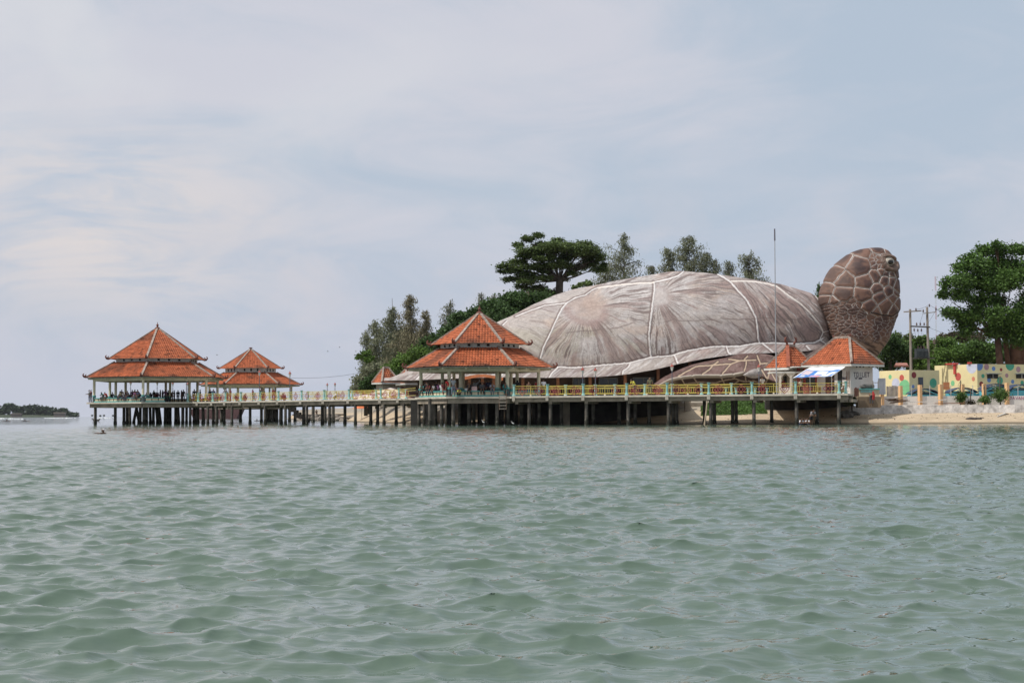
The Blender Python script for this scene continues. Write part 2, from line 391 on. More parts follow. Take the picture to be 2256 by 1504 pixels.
def shell_paint(px, py, f_rim):
    """paint of the shell as colours; px, py = place on the shell (picture plane of the near side)"""
    n = fbm(px*0.02, py*0.03, 3, 5); nf = fbm(px*0.35, py*0.35, 8, 4)
    base = np.stack([0.435+0*px, 0.385+0*px, 0.355+0*px], -1)
    warm = np.array([0.47, 0.36, 0.295]); cool = np.array([0.50, 0.465, 0.45]); mauve = np.array([0.33, 0.235, 0.215]); olive = np.array([0.36, 0.33, 0.265]); dark = np.array([0.16, 0.12, 0.11])
    def mixc(c, t, w): w = np.clip(w, 0, 1)[..., None]; return c*(1-w)+t*w
    c = mixc(base, cool, smooth(.42, .62, n)); c = mixc(c, warm, smooth(.52, .7, fbm(px*0.013+9, py*0.022, 21, 4))*0.6)
    c = mixc(c, mauve*0.95, smooth(1520, 1740, px + (n-.5)*160)*0.72)
    c = mixc(c, warm, smooth(60, 0, np.abs(px-1690-(py-660)*0.6))*smooth(.4, .65, n)*0.5)
    c = mixc(c, olive, smooth(.5, .66, fbm(px*0.012, py*0.03, 31, 3))*smooth(690, 740, py)*0.6)
    # scute centres with rays running out of them
    s1 = np.interp(py, [600, 640, 667, 706, 762, 800], [1330, 1303, 1250, 1225, 1199, 1187])
    s2 = np.interp(py, [600, 622, 673, 738, 790], [1500, 1441, 1437, 1430, 1434]); s3 = np.interp(py, [600, 641, 677, 725, 756], [1578, 1626, 1654, 1669, 1674])
    for cx_, cy_, lo, hi, rr, gain in ((1040, 700, -1e4, s1, 50, .55), (1290, 682, s1, s2, 34, .95), (1445, 652, s2, s3, 26, 1.0), (1600, 585, s3, 1e5, 50, 1.25)):
        inside = (px >= lo) & (px < hi) & ~f_rim
        dx, dy = px-cx_, (py-cy_)*1.25
        rad = np.hypot(dx, dy)
        ang = np.arctan2(dy, dx) - 0.0016*rad*np.cos(np.arctan2(dy, dx))
        wob = (fbm(px*0.03, py*0.03, 41, 3)-.5)*0.10
        fine = fbm((ang+wob)*30, rad*0.016, 50, 3); wide = fbm((ang+wob)*9, rad*0.012, 60, 3); ff = fbm((ang+wob)*75, rad*0.018+3, 70, 2)
        g = smooth(rr*0.7, rr*1.5, rad)*gain*inside
        c = mixc(c, np.array([0.66, 0.62, 0.60]), smooth(.52, .62, ff)*g*0.7)
        c = mixc(c, mauve*0.85, smooth(.53, .66, wide)*g*0.70)
        c = mixc(c, dark*1.1, smooth(.56, .64, fine)*g*0.85*smooth(.28, .55, fbm(px*0.025, py*0.025, 80, 2)))
        c = mixc(c, dark*.9, smooth(.60, .68, ff)*g*0.65)
        if cx_ in (1290, 1445):
            e = np.hypot((px-cx_+(py-cy_)*-0.35)/1.25, (py-cy_)*1.15)
            k_ = 1.0 if cx_ == 1290 else 0.4
            c = mixc(c, np.array([0.37, 0.275, 0.24]), smooth(rr*1.35, rr*0.5, e+(n-.5)*26)*inside*.5*k_)
            ring = smooth(rr*0.6, rr*0.95, e)*smooth(rr*1.5, rr*1.05, e)*inside
            c = mixc(c, np.array([0.30, 0.20, 0.18]), ring*0.55*smooth(.35, .6, n+0.02)*k_)
    # rim plates: slanting strokes
    sl = fbm((px+py*1.6)*0.10, (py-px*0.15)*0.03, 90, 4)
    sl2 = fbm((px+py*1.3)*0.22, py*0.04, 95, 3)
    c = np.where(f_rim[..., None], mixc(mixc(base*0.86, np.array([0.25, 0.2, 0.19]), smooth(.48, .6, sl)*0.9), np.array([0.60, 0.57, 0.56]), smooth(.55, .66, sl2)*0.55), c)
    c = mixc(c, np.array([0.30, 0.2, 0.18]), f_rim*smooth(1400, 1560, px)*smooth(.5, .7, n)*0.5)
    # top strokes, nearly level
    tp = smooth(660, 610, py - 0*px)*(~f_rim)
    c = mixc(c, dark*1.7, smooth(.60, .70, fbm(px*0.02, (py+px*0.05)*0.28, 97, 3))*tp*0.5)
    c = c*0.88*(0.82+0.36*nf)[..., None]*(0.93+0.14*vnoise(px*1.7, py*1.7, 5))[..., None]
    # seams
    jx = px+(fbm(px*0.2, py*0.2, 11, 2)-.5)*1.6; jy = py+(fbm(px*0.2+5, py*0.2, 12, 2)-.5)*1.6
    dw = np.full(px.shape, 1e9)
    for ln in WHITE+[SEAM[3:-2]]:
        thin_ = ln[0][0] < 1320 and ln[-1][1] < 720 or ln[0][0] > 1790
        dw = np.minimum(dw, segdist(jx, jy, ln)*(2.4 if thin_ else 1.65))
    c = mixc(c, dark*0.9, smooth(4.6, 3.2, segdist(jx+2.6, jy+1.2, SEAM[3:-2]))*0.8)
    dd = np.full(px.shape, 1e9)
    for ln in WHITE: dd = np.minimum(dd, segdist(jx+2.2, jy, ln))
    c = mixc(c, dark, smooth(4.0, 2.6, dd)*0.75)
    c = mixc(c, np.array([0.72, 0.69, 0.67]), smooth(3.3, 2.0, dw)*(0.82+0.3*(nf-.5)))
    for ln in THIN:
        d = segdist(jx, jy, ln); c = mixc(c, dark, smooth(3.0, 1.8, segdist(jx, jy+2.2, ln))*0.5); c = mixc(c, np.array([0.72, 0.66, 0.6]), smooth(2.1, 1.0, d)*0.85)
    for ln in CRACK:
        c = mixc(c, dark, smooth(2.0, 0.6, segdist(jx, jy, ln))*0.6*smooth(.3, .5, fbm(px*.05, py*.05, 66, 2)+.08))
    return np.clip(c, 0.02, 0.9), dw
def vcmat(name, rough=0.8, bump=0.25, scale=3.0, dist=0.05):
    mt, n, l, b = newmat(name); b.inputs['Roughness'].default_value = rough; b.inputs['Specular IOR Level'].default_value = 0.25
    a = n.new('ShaderNodeVertexColor'); a.layer_name = 'Col'
    t = n.new('ShaderNodeTexCoord'); no = n.new('ShaderNodeTexNoise'); no.inputs['Scale'].default_value = scale; no.inputs['Detail'].default_value = 8; no.inputs['Roughness'].default_value = 0.7
    l.new(t.outputs['Object'], no.inputs['Vector'])
    mr = n.new('ShaderNodeMapRange'); mr.inputs[1].default_value = 0.3; mr.inputs[2].default_value = 0.7; mr.inputs[3].default_value = 0.82; mr.inputs[4].default_value = 1.12
    l.new(no.outputs[0], mr.inputs[0])
    m2 = n.new('ShaderNodeMix'); m2.data_type = 'RGBA'; m2.blend_type = 'MULTIPLY'; m2.inputs[0].default_value = 1
    l.new(a.outputs[0], m2.inputs[6]); l.new(mr.outputs[0], m2.inputs[7]); l.new(m2.outputs[2], b.inputs['Base Color'])
    bp = n.new('ShaderNodeBump'); bp.inputs['Strength'].default_value = bump; bp.inputs['Distance'].default_value = dist
    l.new(no.outputs[0], bp.inputs['Height']); l.new(bp.outputs[0], b.inputs['Normal'])
    return mt
turtle = empty('turtle_building', (XM, YC, 2.6), 'giant sea turtle shaped building with grey brown painted shell and raised head', 'building')
def make_shell():
    nx = 1000
    t = np.linspace(-1, 1, nx); X = XM+XA*np.sin(t*math.pi/2)*0.9995*0.35 + XM*0 + XA*t*0.9995*0.65
    W = Wd(X); zt = np.interp(X, tX, tZ); zs = np.minimum(np.interp(X, sX, sZ), zt-0.02); zr = np.minimum(np.interp(X, rX, rZ), zs-0.02)
    # rows: underside, lip, skirt, dome, far side mirrored
    rows = []; rim = []
    def row(y, z, r): rows.append((y, z)); rim.append(r)
    row(-W+np.minimum(5.0, W*0.4), zr+0.35, True)
    row(-W+np.minimum(0.5, W*0.05), zr+0.02, True)
    row(-W, zr+0.0, True)
    nr = 26
    for k in range(nr):
        q = (k+0.3)/nr
        row(-W*(1-0.10*q), zr+(zs-zr)*(q**0.9), True)
    nd = 330
    for k in range(nd+1):
        ph = math.pi*k/nd*0.5
        y = -0.90*W*np.cos(ph)**0.92; z = zs+(zt-zs)*np.sin(ph)**0.88
        row(y, z, False)
    near = len(rows)
    Yn = np.array([YC+r[0] for r in rows]); Zn = np.array([r[1] for r in rows]); Xn = np.repeat(X[None, :], near, 0)
    rm = np.repeat(np.array(rim)[:, None], nx, 1)
    px, py = project(np.stack([Xn, Yn, Zn], -1).reshape(-1, 3)); px = px.reshape(near, nx); py = py.reshape(near, nx)
    C, dw = shell_paint(px, py, rm)
    # raised ribs along the white seams, gentle dents elsewhere
    lift = 0.07*smooth(3.4, 1.2, dw) + 0.10*(fbm(px*0.03, py*0.04, 77, 3)-.5)
    lift[:3] = 0
    Z2 = Zn+lift*0.6; Y2 = Yn-lift*0.8
    # far side = mirror image, fewer rows
    idx = np.arange(near-2, 2, -6)
    Yf = 2*YC-Y2[idx]; V = np.concatenate([np.stack([Xn, Y2, Z2], -1), np.stack([Xn[idx], Yf, Z2[idx]], -1)], 0)
    Cc = np.concatenate([C, C[idx]], 0)
    me = npmesh('shell', V.reshape(-1, 3), grid_faces(V.shape[0], nx), True, Cc.reshape(-1, 3))
    put('shell', me, vcmat('shell_paint', 0.8, 0.35, 1.3, 0.12), turtle)
make_shell()
# ------------------------------------------------------------------ head and neck
YH = 183.0
SIL = [(546, 1922, 1937), (547.5, 1908, 1943), (550, 1895, 1947.4), (555, 1881, 1955), (561, 1869, 1959.5), (570, 1857, 1965), (581, 1843, 1970), (594, 1831, 1973.5), (604, 1824.5, 1974.8), (618, 1818, 1976), (632, 1812.5, 1977), (650, 1807, 1978), (668, 1808, 1978.5), (683, 1812, 1978), (697, 1817, 1975), (706, 1820, 1971), (721, 1824, 1966), (743, 1830, 1958.6), (758, 1835, 1951), (773, 1840, 1940), (790, 1844, 1928), (820, 1848, 1912), (868, 1850, 1905)]
HC = [(700, 370, 3.0), (520, 550, 1.6), (760, 565, 1.2), (880, 510, .6), (990, 560, .5), (1087, 570, .5), (1175, 610, .9), (505, 705, 1.6), (733, 725, 1.3), (895, 655, .6), (1040, 675, .5), (925, 752, .8), (1095, 755, .3), (1135, 690, .1), (795, 855, 1.1), (995, 850, 1.1), (1100, 905, .7), (1175, 815, .3), (585, 285, 1.4), (440, 480, 1.4), (350, 640, 1.2), (770, 200, 1.6), (960, 165, 1.2), (1085, 190, .8), (1165, 420, .9), (1095, 465, .15), (960, 445, .2), (330, 760, .8), (880, 920, .2), (420, 780, .6),
      (870, 300, .02), (900, 300, .02), (925, 270, .03), (945, 228, .06), (880, 340, .03), (905, 375, .02), (935, 385, .02), (975, 400, .02), (985, 220, .03), (905, 260, .01), (1020, 465, .02), (1030, 415, .03), (870, 265, .01), (925, 335, .02), (1085, 430, .05), (1140, 440, .03)]
def make_head():
    ny, na = 560, 640
    sy = np.array([s[0] for s in SIL]); xl = np.array([s[1] for s in SIL]); xr = np.array([s[2] for s in SIL])
    u = np.linspace(0, 1, ny); pyy = 546+(868-546)*(0.22*u+0.78*u)   # even rows; the pole is capped below
    pyy = np.concatenate([546+np.linspace(0, 1, 40)**2*12, np.linspace(558.7, 868, ny-40)])
    # monotone smooth silhouettes (square-root start gives a round crown)
    L_ = np.interp(pyy, sy, xl); R_ = np.interp(pyy, sy, xr)
    ker = np.ones(9)/9
    Ls = np.convolve(np.pad(L_, 4, 'edge'), ker, 'valid'); Rs = np.convolve(np.pad(R_, 4, 'edge'), ker, 'valid')
    Ls[:30] = L_[:30]; Rs[:30] = R_[:30]
    A = np.linspace(0, 2*math.pi, na, endpoint=False)
    V = np.zeros((ny, na, 3)); PXs = np.zeros((ny, na)); PYs = np.zeros((ny, na))
    for i in range(ny):
        a = P(Ls[i], pyy[i], YH); b = P(Rs[i], pyy[i], YH)
        cx_ = (a.x+b.x)/2; hw = (b.x-a.x)/2
        dep = hw*np.interp(pyy[i], [546, 560, 600, 700, 760, 868], [1.0, .84, .80, .86, 1.0, 1.1])
        c, s = np.cos(A), np.sin(A)
        e = 0.88
        V[i, :, 0] = cx_+hw*np.sign(c)*np.abs(c)**e; V[i, :, 1] = YH-dep*np.sign(s)*np.abs(s)**e; V[i, :, 2] = a.z*(1-(c+1)/2)+b.z*(c+1)/2
        PXs[i] = P(0, 0, YH).x*0 + (Ls[i]+Rs[i])/2+(Rs[i]-Ls[i])/2*np.sign(c)*np.abs(c)**e
        PYs[i] = pyy[i]
    # scales: power diagram of hand placed centres; small ones over the neck
    rng = np.random.RandomState(4)
    cs = [(1750+x/5.37, 520+y/5.37, w*28.0) for x, y, w in HC]
    k = 0
    while k < 190:
        x = rng.uniform(1815, 1975); y = rng.uniform(660, 790)
        zx, zy = (x-1750)*5.37, (y-520)*5.37
        bound = np.interp(zx, [350, 560, 640, 830, 960, 1100, 1200], [800, 775, 800, 930, 990, 950, 900])
        if zy > bound+12 and all((x-q[0])**2+((y-q[1])*1.5)**2 > 22 for q in cs): cs.append((x, y, 0.0)); k += 1
        elif rng.rand() < .002: k += 1
    jx = PXs+(fbm(PXs*.1, PYs*.1, 3, 3)-.5)*3.0; jy = PYs+(fbm(PXs*.1+9, PYs*.1, 4, 3)-.5)*3.0
    d1 = np.full(PXs.shape, 1e9); d2 = np.full(PXs.shape, 1e9); id1 = np.zeros(PXs.shape, int); id2 = np.zeros(PXs.shape, int)
    for n_, (x, y, w) in enumerate(cs):
        fy = 1.0 if w > 0 else 1.5
        d = (jx-x)**2+((jy-y)*fy)**2-w*6.0
        m1 = d < d1; m2 = (~m1) & (d < d2)
        d2 = np.where(m1, d1, np.where(m2, d, d2)); id2 = np.where(m1, id1, np.where(m2, n_, id2))
        d1 = np.where(m1, d, d1); id1 = np.where(m1, n_, id1)
    cxs = np.array([c[0] for c in cs]); cys = np.array([c[1] for c in cs])
    sepd = np.hypot(cxs[id1]-cxs[id2], cys[id1]-cys[id2])+1e-6
    edge = (d2-d1)/(2*sepd)                      # distance to the border, px
    small = np.isin(id1, [n_ for n_, c in enumerate(cs) if c[2] <= 1.5])
    def mixc(c, t, w): w = np.clip(w, 0, 1)[..., None]; return c*(1-w)+np.array(t)*w
    n = fbm(PXs*.06, PYs*.06, 5, 4)
    c = np.zeros(PXs.shape+(3,))+np.array([0.092, 0.052, 0.045])
    c = mixc(c, (0.165, 0.092, 0.068), smooth(.42, .62, n))
    c = mixc(c, (0.05, 0.033, 0.033), smooth(4, 10, edge)*smooth(.35, .6, fbm(PXs*.08, PYs*.08, 15, 3))*0.8)
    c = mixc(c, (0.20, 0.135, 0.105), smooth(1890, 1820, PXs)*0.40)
    wl = np.where(small, 0.62, 1.15)
    c = mixc(c, (0.22, 0.125, 0.09), smooth(5.0, 2.5, edge)*0.5*(~small))
    c = mixc(c, (0.74, 0.69, 0.65), smooth(wl*1.45, wl*0.9, edge)*np.where(small, .75, .9)*(0.6+0.8*(fbm(PXs*.2, PYs*.2, 25, 2)-.1)))
    c = mixc(c, (0.02, 0.014, 0.012), smooth(wl*0.75, wl*0.35, edge)*0.97)
    # lower neck: long brush strokes instead of scales
    st = smooth(738, 765, PYs+(PXs-1900)*-0.10+(n-.5)*20)
    sv = fbm((PXs+PYs*0.9)*0.05, (PYs-PXs*0.45)*0.30, 35, 4)
    cc = mixc(np.zeros(c.shape)+np.array([0.13, 0.085, 0.065]), (0.27, 0.18, 0.13), smooth(.45, .65, sv)); cc = mixc(cc, (0.05, 0.035, 0.03), smooth(.5, .35, sv)*.7)
    c = c*(1-st[..., None])+cc*st[..., None]
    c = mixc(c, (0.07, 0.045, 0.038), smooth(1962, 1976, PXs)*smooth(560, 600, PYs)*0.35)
    # mouth line and beak
    ml = segdist(jx, jy, [(1978, 680), (1968, 690), (1950, 700), (1925, 697), (1905, 694)])
    c = mixc(c, (0.02, 0.015, 0.015), smooth(2.0, 0.8, ml))
    # skin round the eye
    ex, ey = 1950.0, 582.0
    er = np.hypot((jx-ex)/17.5, (jy-ey+(jx-ex)*-0.25)/17.0)
    c = mixc(c, (0.20, 0.135, 0.105), smooth(1.30, 1.12, er))
    for r_ in (1.0, 1.12, 1.24): c = mixc(c, (0.05, 0.035, 0.03), smooth(.045, .015, np.abs(er-r_))*.8)
    bul = np.minimum(edge, 6)/6
    lift = 0.17*bul**.6*(1-st)*np.where(small, .35, 1.0) + 0.30*smooth(1.35, 1.0, er)*smooth(.5, .8, er)
    nrm = np.stack([np.cos(A), -np.sin(A)], -1)
    lo = np.ones(ny); lo[:30] = np.linspace(0, 1, 30)
    V[:, :, 0] += lift*nrm[None, :, 0]*lo[:, None]; V[:, :, 1] += lift*nrm[None, :, 1]*lo[:, None]
    top = V[0].mean(0); top[2] += 0.02
    Vf = np.concatenate([V.reshape(-1, 3), top[None]], 0); Cf = np.concatenate([np.clip(c, .015, .8).reshape(-1, 3), [[0.12, .08, .06]]], 0)
    Fc = grid_faces(ny, na, True)
    tri = np.array([[ny*na, (j+1) % na, j, j] for j in range(na)])
    me = npmesh('head', Vf, Fc, True, Cf)
    import bmesh
    bm = bmesh.new(); bm.from_mesh(me); bm.verts.ensure_lookup_table()
    for j in range(na):
        f = bm.faces.new((bm.verts[ny*na], bm.verts[j], bm.verts[(j+1) % na])); f.smooth = True
    bmesh.ops.recalc_face_normals(bm, faces=bm.faces)
    bm.to_mesh(me); bm.free()
    head = put('head', me, vcmat('head_paint', 0.6, 0.25, 2.5, 0.06), turtle)
    # near eye and its twin on the far side
    def xy(px, py, side=1):
        i = int(np.argmin(np.abs(pyy-py))); row = (PXs[i]); half = slice(0, na//2)
        j = int(np.argmin(np.abs(row[half]-px))); q = V[i, j].copy(); q[1] = YH-(YH-q[1])*side; return Vector(q)
    for side in (1, -1):
        c0 = xy(1945, 581, side); e_ = MB()
        rad = 0.86
        ctr = c0+Vector((-0.02, 0.40*side, 0))
        rings, seg = 18, 26; vs = []; 
        for i in range(rings+1):
            th = math.pi*i/rings
            for j in range(seg):
                ph = 2*math.pi*j/seg
                vs.append(ctr+Vector((rad*1.0*math.sin(th)*math.cos(ph), -rad*0.85*math.cos(th)*side, rad*0.72*math.sin(th)*math.sin(ph))))
        fs = [(i*seg+j, i*seg+(j+1) % seg, (i+1)*seg+(j+1) % seg, (i+1)*seg+j) for i in range(rings) for j in range(seg)]
        e_.add(vs, fs); eye = e_.build('eyeball', M('eye_white', (0.44, 0.40, 0.34), 0.35, 0.2, 4), turtle, smooth_=True)
        pu = MB(); vs = []
        pc = ctr+Vector((0.22, -0.40*side, -0.04))
        for i in range(rings+1):
            th = math.pi*i/rings
            for j in range(seg):
                ph = 2*math.pi*j/seg
                vs.append(pc+Vector((0.44*math.sin(th)*math.cos(ph), -0.40*math.cos(th)*side, 0.33*math.sin(th)*math.sin(ph))))
        pu.add(vs, fs); pu.build('pupil', M('eye_pupil', (0.02, 0.02, 0.02), 0.2, 0.2, 4), turtle, smooth_=True).parent = eye
        pup = [o for o in turtle.children if o.name.startswith('pupil')]
        # upper lid: heavy fold over the ball
        li = MB(); pts = []
        for k in range(13):
            t = math.pi*(0.02+0.96*k/12)
            pts.append(ctr+Vector((-math.cos(t)*rad*1.12, -0.50*side, math.sin(t)*rad*0.76+0.02-0.10*math.cos(t))))
        li.tube(pts, [0.05]+[0.13]*11+[0.05], 8); li.build('eyelid', M('eye_lid', (0.13, 0.085, 0.065), 0.6, 0.25, 3), turtle, smooth_=True)
        lo_ = MB(); pts = []
        for k in range(11):
            t = math.pi*(0.08+0.84*k/10)
            pts.append(ctr+Vector((-math.cos(t)*rad*1.05, -0.46*side, -math.sin(t)*rad*0.74)))
        lo_.tube(pts, [0.05]+[0.10]*9+[0.05], 8); lo_.build('eyelid', M('eye_lid', (0.13, 0.085, 0.065)), turtle, smooth_=True)
    # throat plug that joins neck and shell
    ng = MB(); a = P(1800, 735, YC); b = P(1890, 745, YH+1)
    ng.sm = True; ng.tube([a, (a+b)/2+Vector((0, 0, -0.2)), b], [3.4, 3.3, 2.8], 24)
    ng.build('neck', M('neck_shade', (0.085, 0.06, 0.05), 0.8, 0.3, 1), turtle)
make_head()
# ------------------------------------------------------------------ front flipper
FT = [(1442, 848.5), (1470, 835), (1488, 826), (1510, 815), (1530, 806), (1560, 798), (1600, 790), (1640, 781), (1665, 779), (1700, 781), (1740, 790), (1775, 800), (1800, 812)]
FE = [(1440, 850), (1448, 845), (1467, 834.6), (1488, 829.6), (1525, 825.4), (1560, 825.5), (1584.5, 825.5), (1610, 823), (1637, 818), (1652, 820), (1670, 828), (1690, 838), (1720, 845), (1760, 850), (1800, 852)]
FL = [[(1493.8, 828), (1519, 814), (1533.5, 806)], [(1533.5, 806), (1570, 803.4), (1611.5, 800), (1630, 793.5), (1644, 792.8), (1665, 792)], [(1547.7, 823), (1562, 814), (1570, 804), (1582, 796)], [(1591.6, 822.6), (1604, 808), (1611.5, 800)], [(1640, 815.5), (1644, 802.7), (1644, 792.8)], [(1605, 790), (1630, 793.5)], [(1640, 791), (1647, 783.5)], [(1668, 782), (1675, 800), (1697, 799)], [(1678, 814), (1691, 835), (1684, 850)], [(1697, 810), (1691, 835)], [(1675, 800), (1668, 812), (1672, 830)], [(1700, 822), (1715, 848)], [(1697, 799), (1706, 785)],
      [(1498, 828), (1509, 846)], [(1525, 827), (1537.7, 844)], [(1587, 826), (1597, 846)], [(1615.7, 822.6), (1618.6, 832.5)], [(1509, 845), (1537.7, 841), (1576, 842), (1597, 836.7), (1618.6, 833), (1628.5, 836.7), (1641, 839.6), (1660, 838), (1680, 846)], [(1641, 824), (1644, 839.6)], [(1576, 842), (1590, 850)], [(1618, 846), (1628, 837)], [(1560, 850), (1576, 842)], [(1662, 838), (1655, 852)]]
def make_flipper():
    yt, ye = 176.5, 167.5
    nx = 460; px = np.linspace(1441, 1799, nx)
    yT = np.interp(px, [p[0] for p in FT], [p[1] for p in FT]); yE = np.interp(px, [p[0] for p in FE], [p[1] for p in FE])
    ker = np.ones(11)/11
    yT = np.convolve(np.pad(yT, 5, 'edge'), ker, 'valid'); yE = np.convolve(np.pad(yE, 5, 'edge'), ker, 'valid'); yT = np.minimum(yT, yE-0.5)
    rows = []; nt_ = 90
    X = np.array([P(p, 830, 171).x for p in px])
    def zat(pyv, Y): return np.array([PZ(p, q, Y) for p, q in zip(px, pyv)])
    zT = zat(yT, yt); zE = zat(yE, ye); thick = np.clip((px-1441)/40, 0, 1)
    Yl = np.full(nx, yt+4.0); rows.append((X, Yl, zT-1.2))
    for k in range(nt_):
        q = k/(nt_-1); b = math.sin(q*math.pi/2)
        rows.append((X, yt+(ye-yt)*q, zT+(zE-zT)*q**1.6+0.35*np.sin(q*math.pi)*thick))
    rows.append((X, np.full(nx, ye-0.03), zE-0.12))
    rows = [(r_[0], r_[1]+0*X, r_[2]) for r_ in rows]
    for k in range(40):
        q = (k+1)/40
        rows.append((X, ye+0.05+2.6*q**0.6+0*X, zE-0.16+(2.3-zE+0.16)*q))
    V = np.array([np.stack(r, -1) for r in rows])
    # rounded shoulder on the right
    sh = smooth(1655, 1700, px)
    V[..., 1] -= sh*1.2*np.sin(np.linspace(0, 1, V.shape[0])*math.pi)[:, None]
    a, b = project(V.reshape(-1, 3)); a = a.reshape(V.shape[:2]); b = b.reshape(V.shape[:2])
    def mixc(c, t, w): w = np.clip(w, 0, 1)[..., None]; return c*(1-w)+np.array(t)*w
    n = fbm(a*.05, b*.08, 5, 4)
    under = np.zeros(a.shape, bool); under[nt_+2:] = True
    c = np.zeros(a.shape+(3,))+np.array([0.105, 0.060, 0.052])
    c = mixc(c, (0.16, 0.10, 0.088), smooth(.42, .62, n)); c = mixc(c, (0.27, 0.22, 0.20), smooth(.60, .72, fbm(a*.3, b*.6, 15, 3))*.3)
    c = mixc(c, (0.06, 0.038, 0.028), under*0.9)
    c = mixc(c, (0.30, 0.24, 0.17), under*smooth(1500, 1470, a)*.8)
    ja = a+(fbm(a*.2, b*.2, 3, 2)-.5)*1.5; jb = b+(fbm(a*.2+7, b*.2, 4, 2)-.5)*1.5
    d = np.full(a.shape, 1e9)
    for ln in FL: d = np.minimum(d, segdist(ja, jb, ln))
    c = mixc(c, (0.05, 0.035, 0.03), smooth(4.2, 2.2, d)*.7)
    c = mixc(c, (0.46, 0.35, 0.25), smooth(1.9, 0.9, d)*.85)
    rimd = np.abs(np.arange(V.shape[0])-nt_-1)[:, None]+0*a
    c = mixc(c, (0.42, 0.37, 0.31), (rimd <= 2)*smooth(1645, 1630, a))
    V[..., 2] += -0.05*smooth(3.5, 1.0, d)
    me = npmesh('front_flipper', V.reshape(-1, 3), grid_faces(V.shape[0], nx), True, np.clip(c, .02, .8).reshape(-1, 3))
    o = put('front_flipper', me, vcmat('flipper_paint', 0.75, 0.4, 2.0, 0.08), turtle)
    cl = MB(); b0 = P(1662, 823, 165.6); t0 = P(1637, 826, 165.2)
    cl.sm = True; cl.tube([b0+Vector((0.5, .5, .05)), b0, b0*.65+t0*.35, b0*.3+t0*.7, t0], [0.48, 0.50, 0.40, 0.20, 0.03], 16)
    cl.build('claw', M('claw_horn', (0.30, 0.27, 0.25), 0.5, 0.3, 4), turtle)
    # shoulder joining the flipper to the body
    s_ = MB(); s_.sm = True
    s_.tube([P(1690, 822, 177), P(1740, 812, 178.5), P(1790, 808, 180), P(1830, 812, 181)], [1.4, 1.9, 2.2, 2.2], 24)
    s_.build('shoulder', M('shoulder_skin', (0.17, 0.12, 0.105), 0.75, 0.35, 0.8, c2=(0.10, 0.07, 0.06)), turtle)
    # striped hind flipper lying low on the left
    H = [(765, 874), (800, 868), (830, 860), (858, 853), (890, 850), (925, 852), (955, 860)]
    hx = np.linspace(765, 955, 220); top = np.interp(hx, [p[0] for p in H], [p[1] for p in H])
    rows = []; X = np.array([P(p, 860, 182).x for p in hx])
    for k in range(40):
        q = k/39; z = np.array([PZ(p, t_, 184) for p, t_ in zip(hx, top)])
        rows.append(np.stack([X, 187-7.0*q+0*X, 2.3+(z-2.3)*np.sin(math.pi*(0.35+0.65*q))**0.8], -1))
    V = np.array(rows); a, b = project(V.reshape(-1, 3)); a = a.reshape(V.shape[:2]); b = b.reshape(V.shape[:2])
    s1 = fbm((a+b*1.5)*.05, (b*2-a*.35)*.12, 6, 3); c = np.zeros(a.shape+(3,))+np.array([0.42, 0.30, 0.26])
    c = mixc(c, (0.68, 0.62, 0.58), smooth(.5, .56, s1)); c = mixc(c, (0.2, 0.11, 0.09), smooth(.44, .38, s1))
    me = npmesh('hind_flipper', V.reshape(-1, 3), grid_faces(V.shape[0], V.shape[1]), True, c.reshape(-1, 3))
    put('hind_flipper', me, vcmat('hind_flipper_paint'), turtle)
make_flipper()
# ------------------------------------------------------------------ rooms under the shell
def make_under():
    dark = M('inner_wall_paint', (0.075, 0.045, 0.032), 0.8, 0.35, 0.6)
    xs = np.linspace(G(925, 186, 4).x, G(1700, 182, 4).x, 90)
    V = []
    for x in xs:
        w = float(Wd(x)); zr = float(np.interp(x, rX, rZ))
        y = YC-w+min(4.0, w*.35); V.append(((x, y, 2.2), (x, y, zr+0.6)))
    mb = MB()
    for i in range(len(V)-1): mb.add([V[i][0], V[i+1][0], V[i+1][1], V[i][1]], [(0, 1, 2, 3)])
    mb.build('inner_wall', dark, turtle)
    post = M('pillar_paint', (0.20, 0.085, 0.04), 0.7, 0.25, 2)
    for px_ in (1000, 1034, 1063, 1088, 1152, 1229, 1300, 1377, 1450, 1520):
        x = P(px_, 840, 174).x; w = float(Wd(x)); y = YC-w+min(1.4, w*.2); zr = float(np.interp(x, rX, rZ))
        p = P(px_, 840, y); MB().box((p.x, y, (2.2+zr+.2)/2), (0.32, 0.32, zr+.2-2.2)).build('pillar', post, turtle)
    glass = M('shop_glass', (0.03, 0.035, 0.035), 0.12, 0.2, 1); fr = M('shop_frame', (0.12, 0.12, 0.10), 0.6)
    for a_, b_ in ((1262, 1288), (1320, 1360), (1395, 1440)):
        y = 175.5; A_ = P(a_, 840, y); B_ = P(b_, 840, y)
        g = MB().box(((A_.x+B_.x)/2, y, 3.9), (B_.x-A_.x, 0.06, 2.2)).build('window', glass, turtle)
        f = MB()
        for zz in (2.8, 5.0): f.box(((A_.x+B_.x)/2, y-.04, zz), (B_.x-A_.x+.12, 0.10, 0.10))
        for xx in (A_.x, (A_.x+B_.x)/2, B_.x): f.box((xx, y-.04, 3.9), (0.09, 0.09, 2.1))
        f.build('window_frame', fr, g)
    # orange canopy edge behind the near pavilion
    c = MB(); A_ = P(1018, 832.5, 170.5); B_ = P(1108, 833, 170.5)
    n = 12
    for i in range(n):
        t0, t1 = i/n, (i+1)/n; h = lambda t: .35*math.sin(math.pi*t)
        c.bar(A_.lerp(B_, t0)+Vector((0, 0, h(t0)-.1)), A_.lerp(B_, t1)+Vector((0, 0, h(t1)-.1)), 1.6, 0.28)
    c.build('canopy', M('canopy_orange', (0.50, 0.17, 0.07), 0.7, 0.2, 2), turtle)
make_under()
